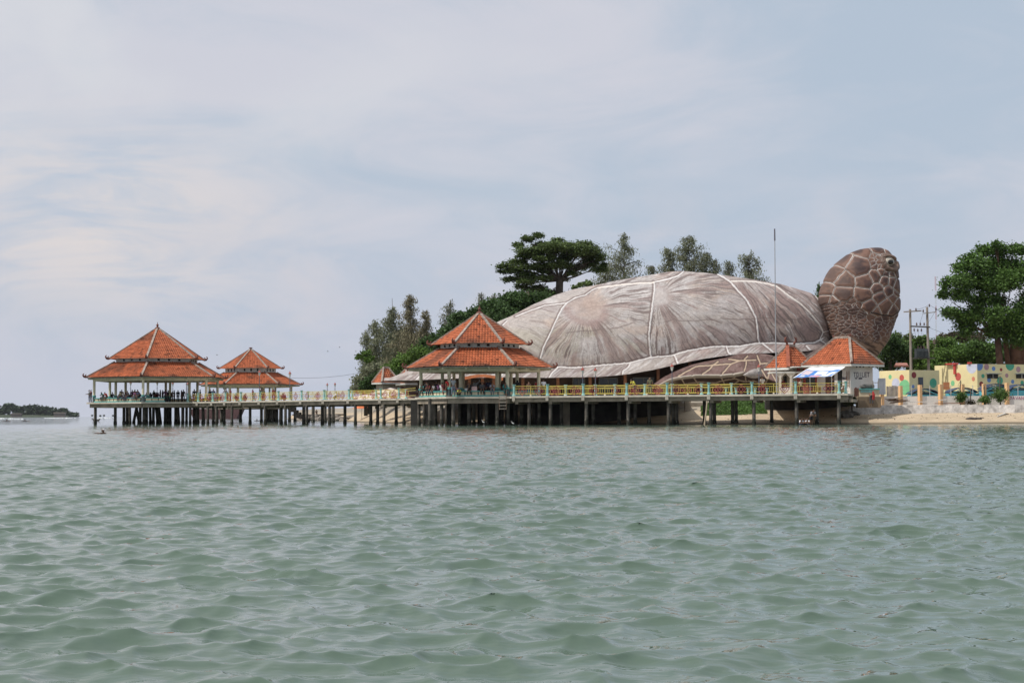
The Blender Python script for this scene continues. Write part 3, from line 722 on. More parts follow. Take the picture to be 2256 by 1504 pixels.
# ================================================================== pier and pavilions
DZ = 2.72                                        # deck height
conc = M('pier_concrete', (0.29, 0.24, 0.185), 0.85, 0.3, 1.2, bump=0.3)
concd = M('pile_concrete', (0.085, 0.075, 0.065), 0.9, 0.45, 1.0, bump=0.3)
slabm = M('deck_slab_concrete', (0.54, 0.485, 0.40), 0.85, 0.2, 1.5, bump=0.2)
def wetpile():
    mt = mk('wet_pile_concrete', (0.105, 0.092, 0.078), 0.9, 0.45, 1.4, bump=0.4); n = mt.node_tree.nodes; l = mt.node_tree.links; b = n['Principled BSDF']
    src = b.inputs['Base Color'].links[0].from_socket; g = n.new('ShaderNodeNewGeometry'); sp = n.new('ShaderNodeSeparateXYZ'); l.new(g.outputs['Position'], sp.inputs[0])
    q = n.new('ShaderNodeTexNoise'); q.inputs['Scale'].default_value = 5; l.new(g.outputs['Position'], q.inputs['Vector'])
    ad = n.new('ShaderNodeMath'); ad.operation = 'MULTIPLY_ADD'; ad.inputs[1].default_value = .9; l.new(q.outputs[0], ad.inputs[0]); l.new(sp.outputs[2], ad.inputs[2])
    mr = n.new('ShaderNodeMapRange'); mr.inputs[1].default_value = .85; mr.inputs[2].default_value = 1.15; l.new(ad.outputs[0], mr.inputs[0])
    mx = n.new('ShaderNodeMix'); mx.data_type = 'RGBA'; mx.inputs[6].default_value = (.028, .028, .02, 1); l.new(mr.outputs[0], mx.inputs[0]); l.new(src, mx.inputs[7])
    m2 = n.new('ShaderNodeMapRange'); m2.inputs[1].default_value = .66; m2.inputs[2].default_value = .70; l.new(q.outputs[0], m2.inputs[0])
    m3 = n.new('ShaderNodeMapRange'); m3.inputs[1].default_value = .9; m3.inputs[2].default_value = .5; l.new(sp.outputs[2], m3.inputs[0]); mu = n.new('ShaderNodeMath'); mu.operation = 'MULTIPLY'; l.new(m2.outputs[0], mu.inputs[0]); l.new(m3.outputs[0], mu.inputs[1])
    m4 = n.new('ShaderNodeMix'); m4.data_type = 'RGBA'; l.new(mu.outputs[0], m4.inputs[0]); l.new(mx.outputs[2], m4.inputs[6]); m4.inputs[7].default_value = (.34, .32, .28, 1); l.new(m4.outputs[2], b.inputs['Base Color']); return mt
wetp = wetpile()
teal = M('turquoise_paint', (0.27, 0.50, 0.47), 0.6, 0.18, 3)
teald = M('deep_turquoise_paint', (0.10, 0.36, 0.34), 0.6, 0.2, 3)
yel = M('yellow_paint', (0.55, 0.44, 0.10), 0.5, 0.15, 4)
redd = M('dark_red_paint', (0.27, 0.065, 0.055), 0.6, 0.25, 4)
cream = M('cream_column_paint', (0.66, 0.59, 0.43), 0.7, 0.12, 2)
creamp = M('cream_panel_paint', (0.62, 0.52, 0.36), 0.7, 0.15, 2)
whitew = M('white_wall_paint', (0.60, 0.59, 0.55), 0.75, 0.15, 1.5)
darkw = M('dark_opening', (0.03, 0.03, 0.03), 0.8)
slate = M('grey_dado_paint', (0.07, 0.10, 0.10), 0.7)
rust = M('rusty_steel', (0.25, 0.16, 0.11), 0.7, 0.3, 5)
tile = mk('roof_tiles', (0.72, 0.72, 0.72), 0.7, 0.16, 1.3, attr=True, c2=(0.56, 0.55, 0.53), spec=0.3)
ridge = M('ridge_mortar', (0.30, 0.245, 0.205), 0.85, 0.35, 2.5, bump=0.3)
soffit = M('soffit_boards', (0.30, 0.28, 0.23), 0.8)
horn = M('fired_clay_ornament', (0.14, 0.05, 0.035), 0.75, 0.3, 4)
def roof_face(A, B, C, D, seed, w=0.27, h=0.30):
    """pantiled face: eave A->B, top D->C; returns (V, F, col)"""
    A, B, C, D = map(Vector, (A, B, C, D))
    s = (B-A).normalized(); up = ((D+C)/2-(A+B)/2); up -= s*up.dot(s); Ht = up.length; up.normalize(); nrm = s.cross(up)
    sl1 = (D-A).dot(s); sr0 = (B-A).dot(s); sr1 = (C-A).dot(s)
    nr = max(2, int(round(Ht/h))); h = Ht/nr
    cols_ = max(2, int(sr0/w*7))
    V, Cc = [], []
    u = np.linspace(0, 1, cols_)
    rows = []
    for k in range(nr):
        rows.append((k*h+0.001, 0.045, k)); rows.append(((k+1)*h-0.001, 0.0, k))
    A_ = np.array(A); s_ = np.array(s); up_ = np.array(up); n_ = np.array(nrm)
    for t, lift, k in rows:
        f = t/Ht; l_ = sl1*f; r_ = sr0+(sr1-sr0)*f
        x = l_+(r_-l_)*u
        ph = x/w; q = ph-np.floor(ph)
        wave = 0.045*np.where(q < .62, np.sin(q/.62*math.pi), -0.25*np.sin((q-.62)/.38*math.pi))
        cid = np.floor(ph); rnd = _h(cid, np.full_like(cid, k), seed); rn2 = _h(cid, np.full_like(cid, k), seed+5)
        p = A_+x[:, None]*s_+t*up_+(wave+lift+.022*rn2*(lift > 0)+.03*(fbm(x*.35+seed, x*0+t*.35, seed, 2)-.5))[:, None]*n_
        V.append(p)
        stain = fbm(x*0.5+seed*3, t*0.45+x*0, seed, 4)
        base = np.array([0.70, 0.205, 0.088])
        c = base*(0.78+0.42*rnd)[:, None]
        c = c*(1-0.55*smooth(.56, .72, stain))[:, None] + np.array([0.10, 0.06, 0.045])*(0.55*smooth(.56, .72, stain))[:, None]
        c = np.where((rn2 > .955)[:, None], c*0.45, c)
        c = np.where((q > .68)[:, None], c*0.62, c)          # troughs coloured darker than the rolls
        Cc.append(c)
    return np.array(V), np.array(Cc)
def build_tiles(name, faces, parent, seed=1, **k):
    VV, FF, CC, b = [], [], [], 0
    for i, f in enumerate(faces):
        V, C = roof_face(*f, seed+i*13, **k); nr, nc = V.shape[:2]
        VV.append(V.reshape(-1, 3)); CC.append(C.reshape(-1, 3)); FF.append(grid_faces(nr, nc)+b); b += nr*nc
    me = npmesh(name, np.concatenate(VV), np.concatenate(FF), False, np.concatenate(CC))
    o = put(name, me, tile, parent)
    return o
def curl(p, d, s=1.0):
    """curled clay horn at a roof corner; d = outward"""
    d = Vector(d).normalized(); mb = MB(); mb.sm = True
    pts = [Vector(p)-d*0.45*s+Vector((0, 0, .13*s)), Vector(p)+Vector((0, 0, .02*s)), Vector(p)+d*.26*s+Vector((0, 0, .06*s)), Vector(p)+d*.42*s+Vector((0, 0, .24*s)), Vector(p)+d*.38*s+Vector((0, 0, .46*s)), Vector(p)+d*.22*s+Vector((0, 0, .52*s))]
    mb.tube(pts, [0.12*s, 0.17*s, 0.16*s, 0.12*s, 0.08*s, 0.03*s], 8)
    mb.tube([Vector(p)+d*.1*s+Vector((0, 0, .1*s)), Vector(p)+d*.02*s+Vector((0, 0, .34*s)), Vector(p)-d*.10*s+Vector((0, 0, .40*s))], [.11*s, .07*s, .03*s], 6)
    return mb
def hexpts(c, Rr, z, angs): return [Vector((c[0]+Rr*math.sin(R(a)), c[1]-Rr*math.cos(R(a)), z)) for a in angs]
def pavilion(name, c, angs, label, Rl, zl, Rlt, zlt, Ru, zu, za, Rco, Rci, Rp, open_faces=(), finial=True, part={}):
    """angles measured from the side that faces the viewer; z values in the world"""
    t = empty(name, (c[0], c[1], DZ), label, 'pavilion')
    n = len(angs)
    El = hexpts(c, Rl, zl, angs); Tl = hexpts(c, Rlt, zlt, angs); Eu = hexpts(c, Ru, zu, angs); ap = Vector((c[0], c[1], za))
    Au = [ap+(e-ap)*0.015 for e in Eu]
    build_tiles('lower_roof', [(El[i], El[(i+1) % n], Tl[(i+1) % n], Tl[i]) for i in range(n)], t, 3+int(c[1]))
    build_tiles('upper_roof', [(Eu[i], Eu[(i+1) % n], Au[(i+1) % n], Au[i]) for i in range(n)], t, 340+int(c[1]))
    for i in range(n):
        mb = MB(); mb.bar(El[i]+Vector((0, 0, .06)), Tl[i]+Vector((0, 0, .08)), 0.24, 0.17); mb.build('hip_ridge', ridge, t)
        mb = MB(); mb.bar(Eu[i]+Vector((0, 0, .06)), Au[i]+Vector((0, 0, .05)), 0.24, 0.17); mb.build('hip_ridge', ridge, t)
        for E in (El, Eu):
            d = E[i]-Vector((c[0], c[1], E[i].z)); curl(E[i]+Vector((0, 0, .05)), d, 0.85).build('corner_ornament', horn, t)
    fn = MB(); fn.lathe((c[0], c[1], za-0.05), [(0.34, 0), (0.26, .12), (0.12, .18), (0.10, .28), (0.17, .36), (0.15, .46), (0.05, .56), (0.03, .78)] if finial else [(0.3, 0), (0.2, .08), (0.1, .16), (0.34, .22), (0.30, .30), (0.05, .34)], 10)
    fn.build('finial', horn, t)
    # clerestory wall between the roofs
    wl = hexpts(c, Rlt*0.97, 0, angs)
    w = MB(); w.prism(wl, zlt-0.15, zu+0.12); wo = w.build('clerestory_wall', whitew, t)
    for i in range(n):
        a, b = wl[i], wl[(i+1) % n]; d = (b-a); ln = d.length; d.normalize(); nr_ = Vector((d.y, -d.x, 0))
        for k in range(3):
            m_ = a+d*ln*(0.25+0.25*k); MB().box((m_.x+nr_.x*.0, m_.y+nr_.y*.0, (zlt+zu)/2+.05), (0.26, 0.12, (zu-zlt)*0.62), axes=(d, nr_, Vector((0, 0, 1)))).build('vent_opening', darkw, wo)
    # soffit and ring beams
    so = MB(); so.prism(hexpts(c, Rl*0.985, 0, angs), zl-0.10, zl-0.02); so.build('soffit', soffit, t)
    rb = MB()
    for Rr, wd_ in ((Rco, .28), (Rci, .24)):
        q = hexpts(c, Rr, zl-.28, angs)
        for i in range(n): rb.bar(q[i], q[(i+1) % n], wd_, 0.34)
    rb.build('ring_beam', cream, t)
    # scalloped brackets under the eaves
    for i in range(n):
        for a_ in (0.0, 0.33, 0.66):
            q = El[i].lerp(El[(i+1) % n], a_); inn = Vector((c[0], c[1], q.z))
            p1 = q.lerp(inn, .03); p2 = q.lerp(inn, .22); MB().bar(p1+Vector((0, 0, -.16)), p2+Vector((0, 0, -.24)), 0.10, 0.20).build('eave_bracket', cream, t)
    ceil = zl-0.1
    for Rr, rad in ((Rco, .165), (Rci, .165)):
        for q in hexpts(c, Rr, 0, angs):
            cb = MB(); cb.lathe((q.x, q.y, DZ), [(rad, 0.85), (rad, ceil-DZ-.05)], 14); co = cb.build('column', cream, t, smooth_=False)
            db = MB(); db.lathe((q.x, q.y, DZ), [(rad+.10, 0), (rad+.10, .08), (rad+.04, .12), (rad+.04, .70)], 14); db.build('column_base', slate if Rr == Rco else slate, co)
            cb2 = MB(); cb2.lathe((q.x, q.y, DZ), [(rad+.07, .70), (rad+.07, .86)], 14); cb2.build('column_collar', teald, co)
    # seat wall round the edge, open where the walkway comes in
    sr = hexpts(c, Rco, 0, angs)
    for i in range(n):
        if i in open_faces: continue
        a, b = sr[i], sr[(i+1) % n]; d = (b-a); ln = d.length; d.normalize(); nr_ = Vector((d.y, -d.x, 0)); m_ = (a+b)/2; up = Vector((0, 0, 1))
        L_ = ln-0.5
        if i in part: m_ = a+d*(.25+ln*part[i]/2); L_ = ln*part[i]
        s1 = MB(); s1.box((m_.x, m_.y, DZ+.50), (L_, .50, .09), axes=(d, nr_, up)); st = s1.build('bench_seat', teald, t)
        s2 = MB(); s2.box((m_.x, m_.y, DZ+.07), (L_, .56, .14), axes=(d, nr_, up)); s2.build('bench_plinth', teald, st)
        s3 = MB(); k = max(3, int(L_/.62))
        for j in range(k):
            q = m_+d*(-L_/2+L_*(j+.5)/k); s3.box((q.x, q.y, DZ+.295), (L_/k-.12, .34, .31), axes=(d, nr_, up))
        s3.build('bench_panel', creamp, st)
        s4 = MB().box((m_.x, m_.y, DZ+.295), (L_-.1, .22, .31), axes=(d, nr_, up)); s4.build('bench_core', slate, st)
    return t
# front pavilion, far left pavilion, middle pavilion (all hexagons)
FPc = (G(1057, 155, 3).x, 155.0); FPa = [-92, -29, 28, 88, 148, -152+360]
LPc = (G(346, 201, 3).x, 201.0); LPa = [-59.4, .6, 60.6, 120.6, 180.6, 240.6]
MPc = (G(552, 265, 3).x, 265.0); MPa = [-80, -20, 41, 101, 161, 221]
pavilion('pavilion', FPc, FPa, 'nearest pavilion with two tiered orange tiled roof in front of the giant turtle shell', 7.2, 5.55, 3.95, 7.42, 4.78, 7.78, 10.95, 5.75, 3.65, 6.2, open_faces=(3, 5))
pavilion('pavilion', LPc, LPa, 'largest pavilion with two tiered orange roof standing at the far left end of the pier', 9.05, 5.80, 5.45, 7.72, 6.25, 8.10, 12.15, 8.0, 5.3, 8.95, open_faces=(2,), part={1: .30})
pavilion('pavilion', MPc, MPa, 'smallest and farthest pavilion with two tiered roof just right of the leftmost one', 8.4, 6.12, 4.3, 8.15, 5.2, 8.80, 12.1, 6.75, 4.1, 7.6, open_faces=(1,), finial=False)
# ------------------------------------------------------------------ pier
pier = empty('pier', (G(900, 165, 0).x, 165, 0), 'long concrete pier on many piles with yellow railings and turquoise posts', 'pier')
def deck_poly(mb, poly, z0, z1): mb.prism(poly, z0, z1)
def offs(a, b, d):
    v = (b-a); v.normalize(); return Vector((-v.y, v.x, 0))*d
# left walkway front edge
WL = [Vector((G(p, y, DZ).x, y, 0)) for p, y in ((360, 197.5), (410.6, 195.5), (433.7, 194), (465.6, 192), (494, 190.5), (528, 188), (570, 185.5), (610.6, 182.5), (661.5, 179), (711, 175.8), (766, 172), (836, 167), (875.5, 164.5), (925, 161.5))]
WR = [Vector((G(p, y, DZ).x, y, 0)) for p, y in ((1128, 149.6), (1131, 149.4), (1205, 146.5), (1284, 145), (1379.6, 144.6), (1468.8, 144), (1560.8, 143), (1656, 141.8), (1752.3, 140.5), (1848, 139.2), (1868, 139))]
# straighten: fit lines so that the edge runs true
def fit(ps):
    x = np.array([p.x for p in ps]); y = np.array([p.y for p in ps]); k = np.polyfit(x, y, 1)
    out = []
    for p in ps:
        px_ = float(project([(p.x, p.y, DZ)])[0][0]); yy = p.y
        for _ in range(8): X = G(px_, yy, DZ).x; yy = float(np.polyval(k, X))
        out.append(Vector((X, yy, 0)))
    return out
WL = fit(WL); WR = fit(WR)
wL = offs(WL[0], WL[-1], 4.4); wR = offs(WR[0], WR[-1], 4.2)
def slab(pl, name, parent=pier):
    s_ = MB(); s_.prism(pl, DZ-.17, DZ); o = s_.build(name, slabm, parent)
    return o
inn = lambda pts, c, f: [Vector((c[0], c[1], 0))+(p-Vector((c[0], c[1], 0)))*f for p in pts]
hxF = hexpts(FPc, 6.35, 0, FPa); hxL = hexpts(LPc, 8.95, 0, LPa); hxM = hexpts(MPc, 7.6, 0, MPa)
for hx, cc in ((hxF, FPc), (hxL, LPc), (hxM, MPc)):
    s_ = MB(); s_.prism(hx, DZ-.19, DZ-.004); s_.build('deck_slab', slabm, pier)
    b_ = MB(); h2 = inn(hx, cc, .94)
    for i in range(6): b_.bar(h2[i]+Vector((0, 0, DZ-.42)), h2[(i+1) % 6]+Vector((0, 0, DZ-.42)), .28, .46)
    b_.build('edge_beam', conc, pier)
s_ = MB(); s_.prism([WL[0], WL[-1], WL[-1]+wL, WL[0]+wL], DZ-.17, DZ); s_.build('deck_slab', slabm, pier)
s_ = MB(); s_.prism([WR[0], WR[-1], WR[-1]+wR*1.2, WR[0]+wR], DZ-.17, DZ); s_.build('deck_slab', slabm, pier)
# link from the walkway to the middle pavilion
ml0 = WL[8]+wL*.8; mlx = (Vector((MPc[0], MPc[1], 0))-ml0); mlx.normalize(); ms = Vector((mlx.y, -mlx.x, 0))*1.8; me_ = Vector((MPc[0], MPc[1], 0))-mlx*6.6
s_ = MB(); s_.prism([ml0+ms*-1, ml0+ms, me_+ms, me_-ms], DZ-.18, DZ-.008); s_.build('deck_slab', slabm, pier)
for sgn in (-1, 1):
    b_ = MB(); b_.bar(ml0+ms*sgn*.9+Vector((0, 0, DZ-.36)), me_+ms*sgn*.9+Vector((0, 0, DZ-.36)), .25, .36); b_.build('edge_beam', conc, pier)
# platform behind the right walkway towards the turtle, up to the shore
b0 = WR[0]+wR; b1 = WR[-1]+wR*1.2
for a, b, w in ((WL[0], WL[-1], wL), (WR[0], WR[-1], wR)):
    for f in (.08, .92):
        b_ = MB(); b_.bar(a+w*f+Vector((0, 0, DZ-.36)), b+w*f+Vector((0, 0, DZ-.36)), .26, .38); b_.build('edge_beam', conc, pier)
# piles: (picture column, front or back, lean)
def pile(px_, Y, rad=.15, lean=0, z1=DZ-.17, name='pile'):
    g = G(px_, Y, 1); mb = MB(); mb.sm = False
    z0 = min(-0.9, float(landz(g.x, Y))-.4)
    mb.tube([(g.x+lean*1.2, Y, z0), (g.x+lean*.4, Y, .28), (g.x+lean*.35, Y, .42), (g.x-lean, Y, z1)], [rad*1.25, rad*1.18, rad, rad], 8)
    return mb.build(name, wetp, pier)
def yL(px_): return float(np.interp(px_, [project([(p.x, p.y, DZ)])[0][0] for p in WL], [p.y for p in WL]))
def yR(px_): return float(np.interp(px_, [project([(p.x, p.y, DZ)])[0][0] for p in WR], [p.y for p in WR]))
frontL = [402, 419, 458, 477, 511, 584, 629, 676, 726, 783, 846, 890]
backL = [411, 434, 447, 470, 494, 551, 620, 669, 710, 760, 817, 832, 873]
frontR = [1166, 1213, 1292, 1384, 1473, 1566, 1661, 1755, 1848]
backR = [1188, 1237, 1307, 1364, 1399.6, 1430, 1483, 1491, 1552, 1574, 1614, 1622, 1700, 1800]
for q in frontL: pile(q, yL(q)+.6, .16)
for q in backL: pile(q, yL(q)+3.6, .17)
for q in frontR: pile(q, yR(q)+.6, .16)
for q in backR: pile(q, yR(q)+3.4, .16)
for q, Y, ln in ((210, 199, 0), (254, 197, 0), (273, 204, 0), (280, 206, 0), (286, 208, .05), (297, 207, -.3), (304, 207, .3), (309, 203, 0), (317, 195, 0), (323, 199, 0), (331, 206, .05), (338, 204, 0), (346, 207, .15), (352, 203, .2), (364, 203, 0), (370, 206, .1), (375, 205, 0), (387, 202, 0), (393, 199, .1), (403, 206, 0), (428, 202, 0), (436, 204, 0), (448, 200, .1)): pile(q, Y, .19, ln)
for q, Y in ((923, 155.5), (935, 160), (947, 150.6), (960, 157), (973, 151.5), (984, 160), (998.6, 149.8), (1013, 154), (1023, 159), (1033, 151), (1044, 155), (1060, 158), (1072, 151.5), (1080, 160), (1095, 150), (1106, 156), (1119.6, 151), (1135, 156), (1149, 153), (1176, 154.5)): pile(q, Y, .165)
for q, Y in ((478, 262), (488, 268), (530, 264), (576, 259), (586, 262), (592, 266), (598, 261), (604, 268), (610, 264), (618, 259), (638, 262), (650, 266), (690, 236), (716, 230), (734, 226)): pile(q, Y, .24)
# wide grey columns under the deck
for q, Y, w in ((1248, 152.5, .62), (1515, 158, .6)):
    g = G(q, Y, 1); MB().box((g.x, Y, .9), (w, w, 3.4)).build('pile', conc, pier)
# stairs going down to the water, seen under the walkway
st = MB()
for k in range(7):
    q = P(640+k*6.2, 893+k*5.0, 190); st.box((q.x, 190, q.z-.25), (.42, 1.6, .5))
st.build('stairs', concd, pier)
# bracket blocks under each front post
for p in WL[1:-1]+WR[1:-1]: MB().box((p.x, p.y-.02, DZ-.24), (.26, .24, .42)).build('bracket', slabm, pier)
for ps, w in ((WL[1:], wL), (WR[1:], wR)):
    for p in ps: MB().bar(p+w*.04+Vector((.25, 0, DZ-.62)), p+w*.96+Vector((.25, 0, DZ-.62)), .3, .26).build('cross_beam', conc, pier)
# railing posts and panels
def post_mb(): 
    return MB().lathe((0, 0, 0), [(.17, 0), (.17, .12), (.12, .17), (.105, .24), (.105, .92), (.13, .97), (.165, 1.04), (.175, 1.09)], 12)
pm = bpy.data.meshes.new('railing_post'); _b = post_mb(); pm.from_pydata(_b.v, [], _b.f); pm.polygons.foreach_set('use_smooth', [False]*len(pm.polygons)); pm.materials.append(teal)
fm = bpy.data.meshes.new('post_foot'); _b = MB().lathe((0, 0, 0), [(.09, 0), (.10, .04), (.07, .10), (.03, .13)], 10); fm.from_pydata(_b.v, [], _b.f); fm.materials.append(slabm)
_prr = random.Random(2)
def linkp(me, name, loc, parent=pier):
    o = bpy.data.objects.new(name, me); col.objects.link(o); o.parent = parent; off = Vector((0, 0, 0)); q = parent
    while q: off += q.location; q = q.parent
    o.location = Vector(loc)-off; o.rotation_euler = (_prr.uniform(-.018, .018), _prr.uniform(-.018, .018), _prr.uniform(0, 1)); return o
def rail(a, b, midpost=True, diamonds=2, z=DZ):
    d = (b-a); ln = d.length; d.normalize(); ax = d; nr_ = Vector((d.y, -d.x, 0)); mb = MB()
    def bar(u0, z0, u1, z1, w=.045): mb.bar(a+d*u0+Vector((0, 0, z+z0)), a+d*u1+Vector((0, 0, z+z1)), w, w)
    e = .08
    bar(e, .92, ln-e, .92, .05); bar(e, .70, ln-e, .70); bar(e, .20, ln-e, .20)
    cs = [ln*(i+.5)/diamonds for i in range(diamonds)]
    if midpost: bar(ln/2, .03, ln/2, .92, .06)
    for c_ in cs:
        for o_ in (-.62, .62, -.80, .80):
            if ln/diamonds > 1.5 and .12 < c_+o_ < ln-.12: bar(c_+o_, .20, c_+o_, .70, .035)
    r_ = mb.build('railing', yel, pier)
    if ln > 2:
        for c_ in cs:
            dm = MB()
            for rr in (.42, .20):
                k = [(c_-rr, .46), (c_, .46+rr), (c_+rr, .46), (c_, .46-rr)]
                for i in range(4):
                    (u0, z0), (u1, z1) = k[i], k[(i+1) % 4]
                    dm.bar(a+d*u0+nr_*.03+Vector((0, 0, z+z0)), a+d*u1+nr_*.03+Vector((0, 0, z+z1)), .03, .055)
            dm.build('diamond', redd, r_)
    if midpost: linkp(fm, 'post_foot', a+d*ln/2+Vector((0, 0, z)), r_)
ins = lambda p, w, f: p+w*f
for ps, w in ((WL[1:-1], wL), (WR[1:-1], wR)):
    fr = [p+w*.045 for p in ps]
    for p in fr: linkp(pm, 'railing_post', (p.x, p.y, DZ))
    for a, b in zip(fr[:-1], fr[1:]): rail(a, b, diamonds=2 if (b-a).length > 2.6 else 1, midpost=(b-a).length > 2.2)
rail(WR[-2]+wR*.045, WR[-1]+wR*.3, False, 1); linkp(pm, 'railing_post', (WR[-1].x, WR[-1].y+.9, DZ))
a = WL[-2]+wL*.045; rail(a, Vector((hxF[0].x+.1, hxF[0].y, 0)), False, 1)
# back rail of each walkway
def backrail(pxs, w, yf, z=DZ):
    pts = []
    for q in pxs:
        y = yf(q)+w.y*.955; X = G(q, y, DZ).x
        # slide to the true back line
        for _ in range(5):
            y = yf(float(project([(X-w.x*.955, y-w.y*.955, DZ)])[0][0]))+w.y*.955; X = G(q, y, DZ).x
        pts.append(Vector((X, y, 0)))
    for p in pts: linkp(pm, 'railing_post', (p.x, p.y, DZ))
    for a, b in zip(pts[:-1], pts[1:]): rail(a, b, False, 1)
backrail([476, 520, 560, 594, 638.5], wL, yL)
backrail([679, 718, 766+10, 829, 895], wL, yL)
backrail([1187, 1246, 1312, 1355, 1420.6, 1480.9, 1545.7, 1611.7], wR, yR)
# rear platform rail posts near the turtle head (the second, farther row of white posts)
for q in (1600, 1622, 1648, 1664, 1690):
    g = G(q, 152, DZ); linkp(pm, 'railing_post', (g.x, 152, DZ-.35))
# ladder hanging from the near pavilion deck
lad = empty('ladder', (G(1107, 148.6, 1.6).x, 148.6, 1.4), 'short rusty ladder hanging from the deck of the nearest pavilion', 'ladder')
l0 = G(1100, 149.0, 0).x; l1 = G(1115.5, 149.0, 0).x
for x in (l0, l1): MB().bar((x, 149.0, 1.45), (x, 149.0, 3.25), .05, .05).build('rail', rust, lad)
for k in range(5): MB().bar((l0, 148.97, 1.55+k*.30), (l1, 148.97, 1.55+k*.30), .05, .05).build('rung', M('worn_rung', (.45, .40, .34), .6), lad)
# ------------------------------------------------------------------ street lamps on the posts
def make_lamp():
    t = empty('street_lamp', (0, 0, 0), None, 'street lamp', 'ornamental lamps along the pier')
    MB().lathe((0, 0, 0), [(.07, 0), (.05, .15), (.045, 1.6), (.035, 2.35)], 8).build('pole', M('lamp_pole_paint', (.10, .11, .14), .5), t, world=False)
    MB().lathe((0, 0, 0), [(.05, .9), (.06, 1.0), (.05, 1.05)], 8).build('pole_ring', redd, t, world=False)
    MB().bar((-.16, 0, 2.02), (.16, 0, 2.02), .03, .03).build('cross_arm', redd, t, world=False)
    MB().lathe((0, 0, 0), [(.07, 2.36), (.15, 2.74)], 6).build('lantern', M('lantern_glass', (.50, .50, .47), .3), t, world=False)
    MB().lathe((0, 0, 0), [(.19, 2.74), (.12, 2.86), (.04, 2.95), (.03, 3.06)], 6).build('lamp_cap', M('lamp_cap_red', (.32, .07, .05), .5), t, world=False)
    return t
lamp0 = make_lamp()
LMP = [(1284, 'front', 1.05, 'left one of the pair of red capped lamps before the turtle shell', 807.5),
       (1312, 'back', 1.05, 'right one of the pair of red capped lamps before the turtle shell', 809),
       (1481, 'back', 1.05, 'lamp with red cap beside the tip of the turtle front flipper', 800),
       (1672.5, 'back', 1.05, 'lamp standing beside the claw of the turtle flipper, left of the kiosk', 801),
       (571.5, 'front', 1.05, 'lamp on a blue pole rising before the smallest pavilion roof', 814),
       (638.5, 'back', 1.05, 'lamp at the right eave of the smallest pavilion', 817),
       (410.6, 'front', 1.05, 'lamp on the pier post at the right side of the leftmost pavilion', 828)]
first = True
for q, row, z0, lab, ytop in LMP:
    o = lamp0 if first else copy_tree(lamp0); first = False
    yf = yL if q < 1000 else yR; w = wL if q < 1000 else wR
    y = yf(q)+(.2 if row == 'front' else w.y*.955); g = G(q, y, DZ)
    zt = PZ(q, ytop, y)
    o.location = (g.x, y, zt-3.06*1.0); o['label'] = lab
# lamps that stand farther back on the pavilion decks and beyond
for q, Y, ytop, lab in ((287.5, 212, 838, 'lamp seen through the leftmost pavilion, left of its front corner column'), (346, 214, 838, 'lamp seen through the middle bay of the leftmost pavilion'), (380.5, 225, 840, 'red lamp seen just right of the pair of inner columns of the leftmost pavilion'), (413.5, 226, 841, 'red lamp seen behind the right bay of the leftmost pavilion'),
                        (721, 245, 843, 'left one of the two far lamps between the pavilions and the trees'), (738, 243, 842, 'right one of the two far lamps between the pavilions and the trees')):
    o = copy_tree(lamp0); g = G(q, Y, DZ); zt = PZ(q, ytop, Y); o.location = (g.x, Y, zt-3.06); o['label'] = lab
# ================================================================== platform, walls and buildings on the right
def ray_plane(px, py, C, d):
    """camera ray through a picture point, met with the upright plane through C along d"""
    r = fwd+rgt*((px-PW/2)/F)+upv*((PH/2-py)/F); n = np.array([-d[1], d[0], 0.0])
    o = np.array([0, 0, EYE]); t = np.dot(np.array([C[0], C[1], 0])-o, n)/np.dot(r, n); return Vector(o+r*t)
pl = MB(); q = [G(1126, 149.2, 0), G(1520, 148.6, 0), G(1500, 172, 0), G(900, 176, 0), G(985, 160, 0)]
pl.prism([(p.x, p.y) for p in q], DZ-.20, DZ-.012); pl.build('rear_platform', slabm, pier)
pl = MB(); q = [G(1700, 144.5, 0), G(1880, 142.5, 0), G(1895, 162, 0), G(1690, 166, 0)]
pl.prism([(p.x, p.y) for p in q], DZ-.20, DZ-.016); pl.build('rear_platform', slabm, pier)
qw = empty('quay_wall', (G(1300, 157, 0).x, 157, 0), 'dark damp quay wall with shade put into its colour behind the pier piles', 'wall')
shady = M('shade_dark_wall', (0.045, 0.042, 0.038), 0.9, 0.5, .8)  # near-black colour paints in the shade under the pier deck
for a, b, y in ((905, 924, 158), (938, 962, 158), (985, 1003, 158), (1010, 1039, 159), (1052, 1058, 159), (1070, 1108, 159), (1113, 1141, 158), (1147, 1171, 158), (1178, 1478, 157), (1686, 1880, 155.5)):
    A_ = G(a, y, 0); B_ = G(b, y, 0); mb = MB(); mb.box(((A_.x+B_.x)/2, y, .9), (B_.x-A_.x, .5, 3.22)); mb.build('wall_section', shady, qw)
# concrete beam and pale column in the gap under the walkway
b_ = MB(); A_ = G(1470, 160, 0); B_ = G(1548, 160, 0); b_.box(((A_.x+B_.x)/2, 160, 1.9), (B_.x-A_.x, .3, .42)); b_.build('edge_beam', conc, pier)
